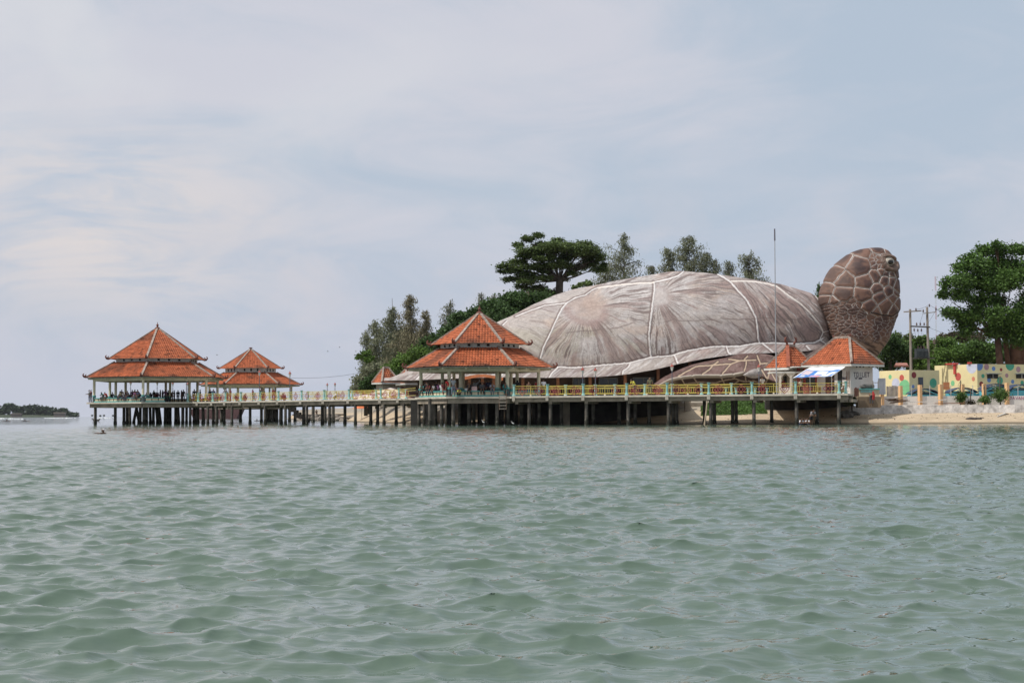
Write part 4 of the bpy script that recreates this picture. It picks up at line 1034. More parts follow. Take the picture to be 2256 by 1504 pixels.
# sea wall
rough = mk('rough_sea_wall', (0.66, 0.62, 0.58), 0.9, 0.3, 1.9, bump=1.0, c2=(0.34, 0.315, 0.29))
def make_seawall():
    xs = np.concatenate([np.linspace(G(1858, 150.5, 0).x, G(1905, 150.5, 0).x, 14), np.linspace(G(1905, 150.5, 0).x, 75, 150)[1:]])
    rows = []; n = len(xs)
    zt = np.interp(xs, [xs[0], xs[0]+.5, xs[4], xs[13], xs[-1]], [.95, 1.45, 1.66, 1.72, 1.74])
    for y, z in ((149.6, 0*xs+.3), (149.75, 0*xs+.75), (149.9, zt*.5+.42), (150.0, zt-.10), (150.02, zt), (151.2, zt+.012), (151.25, zt-1.0)):
        rows.append(np.stack([xs, y+(fbm(xs*1.1, xs*0+y, 3, 4)-.5)*.55+0*xs, z+(fbm(xs*.8, xs*0+y*2, 6, 3)-.5)*.08], -1))
    me = npmesh('sea_wall', np.array(rows).reshape(-1, 3), grid_faces(7, n), False)
    o = put('sea_wall', me, rough); tag(o, 'rough grey stone sea wall along the top of the sandy beach', 'wall')
make_seawall()
# tiled hip roof house seen over its near corner
def hip_house(name, px_, Y0, th, L1, L2, ze, zr, rl, along, label, cat, over=.75, walls=True, zb=2.5, wm=None, oc=.12):
    th = R(th); dl = Vector((-math.sin(th), math.cos(th), 0)); dr = Vector((math.cos(th), math.sin(th), 0))
    C = G(px_, Y0, ze); C.z = ze
    t = empty(name, (C.x, C.y, zb), label, cat)
    c0, c1, c2, c3 = C, C+dr*L2, C+dr*L2+dl*L1, C+dl*L1
    mid = (c0+c2)/2; mid.z = zr; d = dl if along == 'l' else dr
    if along == 'l': r0, r1 = mid-d*rl/2, mid+d*rl/2; F4 = [(c3, c0, r0, r1), (c0, c1, r0, r0+dr*.001), (c1, c2, r1, r0), (c2, c3, r1, r1-dr*.001)]
    else: r0, r1 = mid-d*rl/2, mid+d*rl/2; F4 = [(c3, c0, r0, r0+dl*.001), (c0, c1, r1, r0), (c1, c2, r1, r1+dl*.001), (c2, c3, r0, r1)]
    rf = build_tiles('roof', F4, t, 7+int(px_) % 50)
    for e, r_ in (((c0, r0), (c1, r0), (c2, r1), (c3, r1)) if along == 'l' else ((c0, r0), (c1, r1), (c2, r1), (c3, r0))):
        MB().bar(e+Vector((0, 0, .07)), r_+Vector((0, 0, .08)), .22, .17).build('hip_ridge', ridge, rf)
    MB().bar(r0+Vector((0, 0, .10)), r1+Vector((0, 0, .10)), .24, .22).build('top_ridge', ridge, rf)
    fs = MB()
    for a, b in ((c0, c1), (c1, c2), (c2, c3), (c3, c0)): fs.bar(a+Vector((0, 0, -.10)), b+Vector((0, 0, -.10)), .06, .20)
    fs.build('fascia', whitew, t)
    so = MB(); so.prism([(p.x, p.y) for p in (c0, c1, c2, c3)], ze-.16, ze-.10); so.build('soffit', soffit, t)
    w0 = C+dl*over+dr*over
    if walls:
        W = MB(); l1, l2 = L1-2*over, L2-2*over
        W.prism([(p.x, p.y) for p in (w0, w0+dr*l2, w0+dr*l2+dl*l1, w0+dl*l1)], zb, ze-.16); W.build('wall', wm or whitew, t)
    return t, C, dl, dr, (r0, r1), w0
# ---- toilet building
toilet, TC, tdl, tdr, tr_, tw = hip_house('toilet_building', 1876, 145.5, 40, 5.9, 4.85, 5.50, 8.02, 1.7, 'l', 'white toilet building with orange hipped roof at the shore end of the pier', 'building', wm=M('toilet_wall_paint', (0.68, 0.64, 0.60), .8, .12, .6, c2=(.58, .54, .50)))
for e, s in ((tr_[0], 1), (tr_[1], 1)): curl(e+Vector((0, 0, .15)), (tdl*-1 if e is tr_[0] else tdl), .5).build('ridge_ornament', horn, toilet)
curl(TC+Vector((0, 0, .05)), -(tdl+tdr), .55).build('corner_ornament', horn, toilet)
TN = Vector((tdr.y, -tdr.x, 0)); LN = -tdr                         # outward normals of the right and left wall
def on_wall(px_, py_, W=tw, d=None): return ray_plane(px_, py_, W, d or tdr)
for q in (1887, 1894.5, 1902, 1914.5, 1922, 1930):
    p = on_wall(q, 807)+TN*.0; MB().box(p, (.19, .06, .20), axes=(tdr, TN, Vector((0, 0, 1)))).build('vent_opening', darkw, toilet)
ink = M('sign_ink', (0.05, 0.035, 0.06), .7)
def glyphs(word, x0, x1, y0, y1, W, d, nrm, parent, name, wd=.30, font=None):
    """block letters; (x0..x1, y0..y1) is their box in the picture, on the wall through W along d"""
    F5 = {'T': [((0, 1), (1, 1)), ((.5, 1), (.5, 0))], 'O': [((.1, 0), (.1, 1)), ((.9, 0), (.9, 1)), ((.1, 1), (.9, 1)), ((.1, 0), (.9, 0))], 'I': [((.5, 0), (.5, 1))], 'L': [((.1, 1), (.1, 0)), ((.1, 0), (1, 0))],
          'E': [((.1, 0), (.1, 1)), ((.1, 1), (1, 1)), ((.1, .5), (.85, .5)), ((.1, 0), (1, 0))], 'R': [((.1, 0), (.1, 1)), ((.1, 1), (.9, .9)), ((.9, .9), (.9, .55)), ((.9, .55), (.1, .5)), ((.4, .5), (1, 0))], 'U': [((.1, 1), (.1, 0)), ((.1, 0), (.9, 0)), ((.9, 0), (.9, 1))], 'M': [((0, 0), (0, 1)), ((0, 1), (.5, .4)), ((.5, .4), (1, 1)), ((1, 1), (1, 0))],
          'D': [((.1, 0), (.1, 1)), ((.1, 1), (.8, .85)), ((.8, .85), (.9, .3)), ((.9, .3), (.1, 0))], 'A': [((0, 0), (.5, 1)), ((.5, 1), (1, 0)), ((.2, .4), (.8, .4))], 'V': [((0, 1), (.5, 0)), ((.5, 0), (1, 1))], 'N': [((0, 0), (0, 1)), ((0, 1), (1, 0)), ((1, 0), (1, 1))], 'S': [((1, 1), (0, .9)), ((0, .9), (0, .5)), ((0, .5), (1, .45)), ((1, .45), (.9, 0)), ((.9, 0), (0, .05))], '5': [((1, 1), (.1, 1)), ((.1, 1), (.1, .55)), ((.1, .55), (.9, .5)), ((.9, .5), (.9, 0)), ((.9, 0), (0, 0))], '0': [((.1, 0), (.1, 1)), ((.9, 0), (.9, 1)), ((.1, 1), (.9, 1)), ((.1, 0), (.9, 0))], '.': [((.4, 0), (.55, .05))],
          'B': [((.1, 0), (.1, 1)), ((.1, 1), (.8, .9)), ((.8, .9), (.1, .5)), ((.1, .5), (.9, .4)), ((.9, .4), (.1, 0))], 'P': [((.1, 0), (.1, 1)), ((.1, 1), (.9, .9)), ((.9, .9), (.9, .5)), ((.9, .5), (.1, .45))]}
    n = len(word); mb = MB(); adv = (x1-x0)/n
    for i, ch in enumerate(word):
        for (a, b), (c, e) in F5.get(ch, []):
            p = ray_plane(x0+adv*(i+.12+a*.70), y1+(y0-y1)*b, W, d)+nrm*.012; q = ray_plane(x0+adv*(i+.12+c*.70), y1+(y0-y1)*e, W, d)+nrm*.012
            ax = (q-p); ln = ax.length; ax.normalize(); w_ = wd*.24
            sd = nrm.cross(ax)
            mb.box((p+q)/2, (ln+w_, .012, w_), axes=(ax, nrm, sd))
    return mb.build(name, ink, parent)
glyphs('TOILET', 1880, 1916, 820.5, 829.5, tw, tdr, TN, toilet, 'painted_sign', .30)
glyphs('TUK UMUM'.replace('K', 'T'), 1883, 1899.5, 831.8, 834.8, tw, tdr, TN, toilet, 'small_lettering', .15)
glyphs('TOILET', 1855.5, 1865.5, 830.8, 835, tw, tdl, LN, toilet, 'small_notice', .14)
# left side: dark doorway, window row with red frames, pipes
def face_rect(x0, x1, y0, y1, W, d, nrm, mat_, name, parent, out=.02, th=.06):
    a = ray_plane(x0, y0, W, d); b = ray_plane(x1, y0, W, d); zb_ = ray_plane((x0+x1)/2, y1, W, d).z
    u = (b-a); u.z = 0; ln = u.length; u.normalize(); m_ = (a+b)/2; zt_ = (a.z+b.z)/2
    return MB().box((m_.x+nrm.x*out, m_.y+nrm.y*out, (zt_+zb_)/2), (ln, th, abs(zt_-zb_)), axes=(u, nrm, Vector((0, 0, 1)))).build(name, mat_, parent)
face_rect(1846, 1855, 815, 866, tw, tdl, LN, darkw, 'doorway', toilet)
w1 = face_rect(1819, 1838, 818, 866, tw, tdl, LN, M('brown_interior', (.06, .04, .035), .7), 'window', toilet)
for q in (1866.5, 1871):
    p = ray_plane(q, 817, tw, tdl); p2 = ray_plane(q, 852, tw, tdl); MB().bar(p+LN*.06, p2+LN*.06, .05, .05).build('pipe', M('copper_pipe', (.25, .13, .08), .6), toilet)
# shop rooms that continue to the left under the awning
shop = empty('snack_stall', (G(1795, 149, 2.7).x, 149, 2.7), 'shaded snack stall with red door frames between kiosk and toilet building', 'stall')
for a, b, mt_, nm, yy in ((1757, 1847, M('stall_wall', (.40, .34, .26), .8), 'wall', 149.9), (1771, 1776, M('red_frame', (.28, .055, .04), .6), 'door_frame', 149.6), (1797, 1803, M('red_frame', (.28, .055, .04)), 'door_frame', 149.6), (1777.5, 1796, M('dim_glass', (.05, .05, .045), .3), 'window', 149.7), (1804.5, 1814, darkw, 'doorway', 149.7), (1757, 1764, M('red_frame', (.28, .055, .04)), 'door_frame', 149.65)):
    A_ = G(a, yy, 0); B_ = G(b, yy, 0); MB().box(((A_.x+B_.x)/2, yy, 4.0), (B_.x-A_.x, .12 if nm != 'wall' else .16, 2.55)).build(nm, mt_, shop)
A_ = G(1752, 147, 0); B_ = G(1850, 147, 0)
MB().box(((A_.x+B_.x)/2, 149, 5.32), (B_.x-A_.x, 2.6, .10)).build('flat_roof', whitew, shop)
MB().box((G(1790, 145.6, 0).x, 145.6, 3.05), (1.5, .5, .7)).build('counter', M('stall_counter', (.30, .12, .07), .7), shop)
# awning: printed banner used as a sun shade
aw = empty('awning', (G(1800, 143.5, 3).x, 143.5, 2.7), 'faded blue and white printed banner stretched as an awning over the stall', 'awning')
def banner():
    A_, B_, C_, D_ = P(1785, 808.5, 147.0), P(1863, 807, 144.6), P(1832, 829, 141.9), P(1746, 832, 143.6)
    n, m_ = 60, 24; V = []; Cc = []
    for j in range(m_):
        for i in range(n):
            u, v = i/(n-1), j/(m_-1); p = A_.lerp(B_, u).lerp(D_.lerp(C_, u), v); p = p+Vector((0, 0, -.22*math.sin(math.pi*u)*math.sin(math.pi*v)+.02*math.sin(u*23+v*5))); V.append(p)
            c = (.78, .76, .72)
            inb = .22 < v < .97 and .03 < u < .97
            if inb: c = (.07, .22, .55)
            if .30 < v < .56 and .34 < u < .66: c = (.74, .77, .80)
            if .62 < v < .85 and .33 < u < .58: c = (.75, .35, .38)
            if .55 < v < .9 and .58 < u < .86: c = (.72, .74, .78)
            if .40 < v < .62 and .70 < u < .92: c = (.72, .76, .80)
            if .30 < v < .62 and .05 < u < .24: c = (.60, .50, .52)
            if .72 < v < .86 and .10 < u < .22: c = (.78, .72, .60)
            k = .88+.24*_h(np.array([i]), np.array([j]), 5)[0]; Cc.append([x*k for x in c])
    me = npmesh('printed_cloth', np.array([tuple(p) for p in V]), grid_faces(m_, n), True, np.array(Cc)); put('printed_cloth', me, vcmat('banner_print', .6, .05, 3), aw)
    for p in (C_, D_, D_.lerp(C_, .45)): MB().bar((p.x, p.y, DZ-.01), p, .05, .05).build('pole', M('thin_pole', (.32, .32, .30), .6), aw)
banner()
# ---- open kiosk
kiosk, KC, kdl, kdr, kr_, kw = hip_house('kiosk', 1737, 149.5, 40, 3.0, 4.3, 5.30, 7.38, 1.0, 'r', 'small open kiosk with orange hipped roof crowned by a pair of curled horns', 'kiosk', walls=False)
for e, s in ((kr_[0], -1), (kr_[1], 1)):
    mb = MB(); mb.sm = True; b = e+Vector((0, 0, .15)); d = kdr*s
    mb.tube([b, b+d*.05+Vector((0, 0, .22)), b+d*.30+Vector((0, 0, .40)), b+d*.28+Vector((0, 0, .66)), b+d*.0+Vector((0, 0, .76))], [.10, .12, .12, .10, .03], 8); mb.build('ridge_ornament', horn, kiosk)
MB().bar(KC+Vector((0, 0, .07)), kr_[0]+Vector((0, 0, .1)), .32, .26).build('hip_ridge', M('clay_ridge', (.30, .09, .05), .8, .3, 3), kiosk)
kb = M('kiosk_plaster', (.62, .56, .47), .8)
A_ = G(1703, 148.5, 0); B_ = G(1772, 148.5, 0)
MB().box(((A_.x+B_.x)/2, 149.9, 4.83), (B_.x-A_.x, 2.9, .14)).build('canopy_slab', whitew, kiosk)
for q in (1720, 1743.5):
    g = G(q, 148.6, 0); MB().box((g.x, 148.6, 3.7), (.17, .17, 2.2)).build('post', kb, kiosk)
    for s in (-1, 1):
        mb = MB(); mb.prism([(0, 0), (.01, 0), (.01, .01)], 0, .01); mb = MB()
        mb.add([(g.x, 148.54, 4.25), (g.x, 148.66, 4.25), (g.x+s*.5, 148.54, 4.77), (g.x+s*.5, 148.66, 4.77), (g.x, 148.54, 4.77), (g.x, 148.66, 4.77)], [(0, 2, 4), (1, 5, 3), (0, 1, 3, 2), (2, 3, 5, 4), (0, 4, 5, 1)]); mb.build('arch_bracket', kb, kiosk)
A_ = G(1720, 148.6, 0); B_ = G(1744, 148.6, 0); MB().box(((A_.x+B_.x)/2, 148.75, 3.0), (B_.x-A_.x, .14, .78)).build('parapet', M('parapet_white', (.74, .70, .66), .7), kiosk)
A_ = G(1716, 151.6, 0); B_ = G(1790, 151.6, 0); MB().box(((A_.x+B_.x)/2, 151.8, 3.9), (B_.x-A_.x, .14, 2.5)).build('back_wall', kb, kiosk)
A_ = G(1733, 151, 0); MB().box((A_.x, 151.6, 4.1), (.32, .1, .9)).build('window', darkw, kiosk)
# ---- two more roofs at far left of the turtle
hip_house('beach_hut', 841, 193, 35, 2.2*1.1, 2.6, 4.97, 6.75, .7, 'r', 'orange roofed hut at the tail of the turtle, leftmost of two', 'hut', over=.4, wm=M('hut_wall', (.42, .36, .28), .8), zb=2.0)
hip_house('beach_hut', 893, 197, 35, 3.4, 3.2, 4.95, 6.75, .9, 'r', 'orange roofed hut partly hidden behind the left column of the nearest pavilion', 'hut', over=.4, wm=M('hut_wall', (.42, .36, .28)), zb=2.0)
# ---- painted buildings with dots
DOTC = {'r': (.50, .10, .08), 'g': (.20, .52, .26), 't': (.08, .36, .24), 'b': (.14, .26, .52), 'l': (.55, .58, .70), 'p': (.42, .26, .28), 'm': (.26, .05, .05), 'o': (.60, .22, .14)}
ywall = M('yellow_wall_paint', (.76, .66, .37), .75, .08, .5)
def dotted(px_, Y0, th, L1, L2, zt, zb, label):
    th = R(th); dl = Vector((-math.sin(th), math.cos(th), 0)); dr = Vector((math.cos(th), math.sin(th), 0))
    C = G(px_, Y0, zt); C.z = 0; t = empty('painted_building', (C.x, C.y, zb), label, 'building')
    mb = MB(); mb.prism([(p.x, p.y) for p in (C, C+dr*L2, C+dr*L2+dl*L1, C+dl*L1)], zb, zt); mb.build('wall', ywall, t)
    return t, C, dl, dr, Vector((dr.y, -dr.x, 0)), -dr, L1, L2, zt, zb
def dot(b, px_, py_, ry, key, side):
    t, C, dl, dr, nR, nL, L1, L2, zt, zb = b
    d, nn, Lm = (dr, nR, L2) if side == 'r' else (dl, nL, L1)
    c = ray_plane(px_, py_, C, d); rad = ry*c.y/F; u0 = (c-C); u0.z = 0; u0 = u0.dot(d); n = 28
    pts = []
    for k in range(n):
        a = 2*math.pi*k/n; u = min(max(u0+rad*math.cos(a), .01), Lm-.01); z = min(max(c.z+rad*math.sin(a), zb+.01), zt-.01); pts.append((u, z))
    mb = MB(); vs = [C+d*u+nn*.006+Vector((0, 0, z)) for u, z in pts]+[C+d*u-nn*.02+Vector((0, 0, z)) for u, z in pts]
    mb.add(vs, [tuple(range(n))]+[(i, (i+1) % n, n+(i+1) % n, n+i) for i in range(n)])
    mb.build('painted_dot', M('dot_'+{'r': 'red', 'g': 'green', 't': 'teal', 'b': 'blue', 'l': 'lilac', 'p': 'pink', 'm': 'maroon', 'o': 'orange'}[key], DOTC[key], .75, .08), t)
bA = dotted(2003, 156.5, 30, 4.2, 4.05, 5.22, 1.6, 'small yellow flat roofed building with coloured dots behind the left end of the fence')
for a in ((1961, 830, 5, 'g', 'l'), (1986.7, 832, 7, 'r', 'l'), (1973.5, 845, 12, 'l', 'l'), (1993, 853, 17, 'g', 'l'), (2013.5, 826, 7, 'm', 'r'), (2056, 843.5, 10.5, 't', 'r'), (2012, 851, 4, 'b', 'r')): dot(bA, *a)
mb = MB(); p = ray_plane(2028, 842, bA[1], bA[3]); mb.box(p+bA[4]*.03, (.62, .05, 1.0), axes=(bA[3], bA[4], Vector((0, 0, 1)))); mb.build('window', M('grey_shutter', (.07, .08, .10), .5), bA[0])
bB = dotted(2152.6, 162, 26, 6.4, 13.0, 5.95, 1.6, 'long yellow flat roofed building with coloured dots and two small windows')
for a in ((2141, 805.5, 17, 'l', 'l'), (2111, 829.7, 9, 'r', 'l'), (2144.5, 834.5, 5, 'o', 'l'), (2099, 844, 6, 'g', 'l'), (2157, 805, 11, 'b', 'r'), (2173.5, 808, 7, 'p', 'r'), (2189, 812, 5, 'b', 'r'), (2205.5, 814, 3.6, 'm', 'r'), (2225, 803.5, 12.5, 't', 'r'), (2243.5, 813.5, 6.6, 'p', 'r'), (2165.5, 828, 4.6, 't', 'r'), (2218, 827, 4.8, 'p', 'r'), (2179, 836.5, 5.6, 'b', 'r'), (2203, 838, 8.5, 't', 'r'), (2162, 846, 6, 'm', 'r'), (2231, 840.5, 4.6, 'b', 'r'), (2252, 843, 5, 't', 'r')): dot(bB, *a)
for q in (2186.5, 2250):
    p = ray_plane(q, 828.7, bB[1], bB[3]); ax = (bB[3], bB[4], Vector((0, 0, 1)))
    w = MB().box(p+bB[4]*.03, (1.28*1.12, .06, .42), axes=ax).build('window', darkw, bB[0])
    MB().box(p+bB[4]*.07, (.06, .06, .42), axes=ax).build('window_mullion', whitew, w)
    MB().box(p+bB[4]*.22+Vector((0, 0, .27)), (1.75, .42, .06), axes=ax).build('window_hood', M('grey_hood', (.25, .28, .32), .6), w)
redt = M('red_gutter', (.50, .07, .06), .6)
p = ray_plane(2098, 801.5, bB[1], bB[2]); MB().box(p+bB[5]*.1, (1.6, .4, .16), axes=(bB[2], bB[5], Vector((0, 0, 1)))).build('gutter', redt, bB[0])
p = ray_plane(2105, 813, bB[1], bB[2]); MB().box(p+bB[5]*.1, (.3, .14, 1.05), axes=(bB[2], bB[5], Vector((0, 0, 1)))).build('downpipe', redt, bB[0])
p = ray_plane(2136, 799.5, bB[1], bB[2]); MB().box(p, (.35, .3, .2), axes=(bB[2], bB[5], Vector((0, 0, 1)))).build('roof_vent', redt, bB[0])
mb = MB(); mb.box((G(2086.5, 160, 0).x, 160, 3.7), (.62, .06, .72)); tag(mb.build('notice_board', M('orange_board', (.50, .20, .09), .7)), 'plain orange brown board leaning between the two dotted buildings', 'board')
# ---- fence: low white wall, peach pillars, wire
fen = empty('fence', (G(2080, 152.6, 1.6).x, 152.6, 1.6), 'low white wall with peach coloured pillars and wire mesh above the sea wall', 'fence')
A_ = G(1943, 152.8, 0); MB().box(((A_.x+60)/2, 152.85, 2.1), (60-A_.x, .14, 1.0)).build('low_wall', M('limewashed_wall', (.82, .79, .74), .8, .12, .7, c2=(.70, .66, .61)), fen)
peach = M('peach_paint', (.80, .50, .26), .75, .1, 2)
PIL = [(1942.8, 851), (1984, 849.5), (2027, 847.5), (2072, 846.5), (2120.5, 846), (2168.7, 845), (2219, 843)]
for q, yt in PIL+[(2273, 842)]:
    g = G(q, 152.6, 0); zt = PZ(q, yt, 152.6); mb = MB(); mb.box((g.x+.05, 152.65, (1.5+zt)/2), (.31, .31, zt-1.5), rz=R(28)); mb.build('pillar', peach, fen)
wire = M('galvanised_wire', (.30, .31, .32), .5)
for q in (2009, 2049.5, 2096, 2144.5, 2194, 2244):
    g = G(q, 152.8, 0); MB().bar((g.x, 152.8, 2.55), (g.x, 152.8, 3.62), .05, .05).build('wire_post', M('pale_metal', (.50, .52, .52), .5), fen)
for k in range(3):
    z = 2.85+k*.36; A_ = G(1985, 152.8, z); MB().bar((A_.x, 152.8, z), (58, 152.8, z), .014, .014).build('wire', wire, fen)
ink2 = M('graffiti_ink', (.42, .14, .24), .8)
_i = ink; ink = ink2; glyphs('DAVAN', 2224, 2256, 873.5, 879.5, Vector((0, 152.77, 0)), Vector((1, 0, 0)), Vector((0, -1, 0)), fen, 'graffiti', .16); ink = _i
# ---- pleasure boats parked behind the wall
def make_boat():
    t = empty('pedal_boat', (0, 0, 0), None, 'boat', 'turquoise pedal boats parked behind the low white wall')
    cy = M('boat_turquoise', (.10, .45, .55), .4, .15, 2); nv = M('navy_canopy', (.035, .055, .12), .35, .2, 2); dk = M('boat_cabin_shade', (.02, .07, .09), .4)
    h = MB(); h.sm = False
    secs = [(-1.6, .25, .55, 1.0), (-1.3, .52, .25, 1.05), (-.2, .62, .12, .98), (1.0, .62, .12, .98), (1.5, .5, .3, 1.0)]
    V = []
    for x, w, z0, z1 in secs: V += [(x, -w, z1), (x, -w*.85, z0), (x, w*.85, z0), (x, w, z1)]
    fs = []
    for i in range(4):
        for j in range(4): fs.append((i*4+j, i*4+(j+1) % 4, (i+1)*4+(j+1) % 4, (i+1)*4+j))
    fs += [(0, 3, 2, 1), (16, 17, 18, 19)]
    h.add(V, fs); h.build('hull', cy, t, world=False)
    c = MB(); n = 16; V = []
    for i in range(n+1):
        u = i/n; x = -1.55+2.9*u; z = 1.12+.50*math.sin(math.pi*min(1, u*1.0))**.75
        for y in (-.78, .78): V.append((x, y, z)); 
    for i in range(n+1):
        u = i/n; x = -1.55+2.9*u; z = 1.12+.50*math.sin(math.pi*u)**.75
        for y in (-.78, .78): V.append((x, y, z-.05))
    k = 2*(n+1); fs = []
    for i in range(n):
        a = 2*i; fs += [(a, a+1, a+3, a+2), (k+a, k+a+2, k+a+3, k+a+1), (a, a+2, k+a+2, k+a), (a+1, k+a+1, k+a+3, a+3)]
    c.add(V, fs); c.build('canopy', nv, t, world=False)
    MB().box((.1, 0, 1.12), (2.0, .9, .28)).build('cabin', dk, t, world=False)
    for x0, x1 in ((-.2, -1.35), (-.1, 1.1)):
        for y in (-.72, .72): MB().bar((x0, y, 1.5), (x1, y, 1.0), .05, .05).build('strut', cy, t, world=False)
    MB().lathe((1.25, 0, .95), [(.12, 0), (.16, .15), (.1, .3)], 8).build('headrest', cy, t, world=False)
    return t
bt0 = make_boat()
for i, (q, y, yp, rz, lab) in enumerate(((2036, 156.0, 855.5, 8, 'pedal boat with navy canopy behind the second and third peach pillars'), (2121, 156.2, 853, 4, 'pedal boat with navy canopy behind the fifth peach pillar and its shrub'), (2196, 155.4, 849, -4, 'pedal boat with navy canopy behind the largest shrub'), (2194, 158.8, 845.0, 6, 'pedal boat farthest back, its canopy showing above the one behind the largest shrub'), (2250, 156.0, 846, 12, 'pedal boat with navy canopy cut by the right edge of the picture'))):
    o = bt0 if i == 0 else copy_tree(bt0); g = G(q, y, 0); zt = PZ(q, yp, y); o.location = (g.x, y, zt-1.62); o.rotation_euler[2] = R(rz); o['label'] = lab
# ---- transformer poles
tp = empty('utility_pole', (G(2009, 165, 0).x, 165, 1.8), 'pair of wooden power poles carrying a dark transformer beside the turtle head', 'utility pole')
wood = M('weathered_pole', (.27, .235, .20), .85, .25, 1)
for q, yt in ((2009, 681), (2046.5, 676)):
    g = G(q, 165, 0); zt = PZ(q, yt, 165); MB().tube([(g.x+.1 if q > 2020 else g.x, 165, 1.5), (g.x, 165, zt)], [.16, .115], 10).build('pole', wood, tp)
tm = M('dark_metal_arm', (.07, .065, .06), .6)
def at(px_, py_, y=165): return P(px_, py_, y)
MB().bar(at(1991, 687, 164.8), at(2030, 684.5, 164.8), .12, .12).build('cross_arm', wood, tp)
MB().bar(at(2034, 690.5, 164.8), at(2063, 687, 164.8), .08, .08).build('cross_arm', wood, tp)
MB().bar(at(2006, 718.5, 164.8), at(2049, 720.5, 164.8), .14, .14).build('cross_arm', tm, tp)
MB().bar(at(2012, 789.5, 164.7), at(2059, 789, 164.7), .5, .09).build('platform', tm, tp)
for q, y in ((2018, 681.5), (2034, 684.5), (2062, 681), (2047.5, 672.5), (2019.5, 713.5), (2027.5, 713.5), (2036, 713.5), (2014, 726), (2022, 727), (2030, 726.5)):
    c = at(q, y, 164.8); MB().lathe((c.x, c.y, c.z-.16), [(.05, 0), (.10, .06), (.05, .12), (.10, .18), (.05, .24), (.03, .32)], 8).build('insulator', M('brown_insulator', (.09, .05, .045), .4), tp)
b_ = MB(); c = at(2029.5, 778, 164.8); b_.box((c.x, 164.8, c.z), (1.25, .8, .92)); tf = b_.build('transformer', M('transformer_grey', (.055, .065, .07), .5), tp)
for k in range(9): MB().box((c.x-.55+k*.1375, 164.33, c.z-.05), (.05, .14, .72)).build('cooling_fin', M('transformer_grey', (.055, .065, .07)), tf)
for k in range(3): MB().lathe((c.x-.3+k*.3, 164.8, c.z+.46), [(.07, 0), (.09, .08), (.04, .3)], 8).build('bushing', M('brown_insulator', (.09, .05, .045)), tf)
cab = M('black_cable', (.03, .03, .03), .6)
def cable(pts, label, rad=.018, sag=.0, name='cable', parent=None):
    out = []
    for a, b in zip(pts[:-1], pts[1:]):
        for k in range(12): t = k/12; out.append(a.lerp(b, t)-Vector((0, 0, sag*4*t*(1-t))))
    out.append(pts[-1]); mb = MB(); mb.tube(out, rad, 4); o = mb.build(name, cab, parent)
    if parent is None: tag(o, label, 'cable')
    return o
for a, b in (((2018, 681), (2047, 671)), ((2047, 671), (2090, 690)), ((2062, 680), (2095, 697)), ((2049, 722), (2110, 740)), ((2014, 724), (2024, 768)), ((2022, 727), (2029, 768)), ((2030, 726), (2035, 768)), ((2034, 686), (2026, 712)), ((2062, 682), (2040, 716))):
    cable([at(*a, 164.7), at(*b, 164.7)], '', .012, .12, 'wire', tp)
cable([at(640, 832, 188), at(792, 821, 205)], 'thin black cable hanging between the pier lamp and the left trees', .016, .25)
# radio mast far behind
rm = empty('radio_mast', (P(2062.5, 735, 700).x, 700, 2), 'faint red and white lattice mast on the horizon left of the big right tree', 'mast')
for k in range(6):
    za, zb_ = PZ(2062, 800-k*32, 700), PZ(2062, 800-(k+1)*32+1, 700); x = P(2062.3, 700, 700).x
    mb = MB()
    for s in (-1, 1): mb.bar((x+s*.22, 700, za), (x+s*.22, 700, zb_), .10, .10)
    for j in range(8): zz = za+(zb_-za)*j/8; s = 1 if j % 2 else -1; mb.bar((x-s*.22, 700, zz), (x+s*.22, 700, zz+(zb_-za)/8), .06, .06)
    mb.build('lattice_section', M('mast_red', (.45, .16, .14), .6) if k % 2 else M('mast_white', (.6, .6, .6), .6), rm)
# flagpole before the flipper
g = G(1711, 146.6, DZ); fp = empty('flagpole', (g.x, 146.6, DZ-.01), 'tall thin grey flagpole rising in front of the turtle shell', 'flagpole')
zt = PZ(1711, 504, 146.6); MB().tube([(g.x+.02, 146.6, DZ-.01), (g.x-.03, 146.6, DZ+6), (g.x, 146.6, zt-1)], [.065, .05, .035], 8).build('pole', M('flagpole_grey', (.33, .33, .34), .5), fp)
MB().tube([(g.x, 146.6, zt-1.1), (g.x, 146.6, zt)], [.07, .06], 8).build('pole_top', M('flagpole_dark', (.12, .11, .13), .6), fp)
# plank screens and props round the toilet building
def planks(px0, px1, yt, yb, Y, label, name='plank_fence', c=(.36, .32, .28)):
    t = empty(name, (G((px0+px1)/2, Y, 0).x, Y, PZ(px0, yb, Y)), label, 'fence'); n = int((px1-px0)/3.2)+1
    rr = random.Random(int(px0))
    for k in range(n):
        q = px0+(px1-px0)*k/n; a = G(q, Y, 0); b = G(q+(px1-px0)/n*.92, Y, 0); z1 = PZ(q, yt+rr.uniform(-1.5, 1.5), Y); z0 = PZ(q, yb, Y)
        MB().box(((a.x+b.x)/2, Y+rr.uniform(-.03, .03), (z0+z1)/2), (b.x-a.x, .03, z1-z0)).build('plank', M('grey_plank', c, .85, .3, 2), t)
planks(1954, 1984, 850, 874, 153.4, 'screen of weathered grey planks behind the leftmost peach pillars')
planks(1578, 1656, 876, 896, 163, 'pale plank screen beneath the pier behind the green weeds', c=(.42, .40, .36))
mb = MB()
A_ = G(1938.5, 151.9, 0); B_ = G(1955, 151.9, 0); n = 24
for k in range(n): x = A_.x+(B_.x-A_.x)*k/n; mb.box((x+.015, 152.4+.03*math.sin(k*1.6), 3.55), ((B_.x-A_.x)/n+.004, .02, 1.55))
tag(mb.build('corrugated_sheet', M('zinc_sheet', (.42, .45, .50), .5, .2, 1)), 'upright corrugated zinc sheet between toilet building and yellow building', 'sheet')
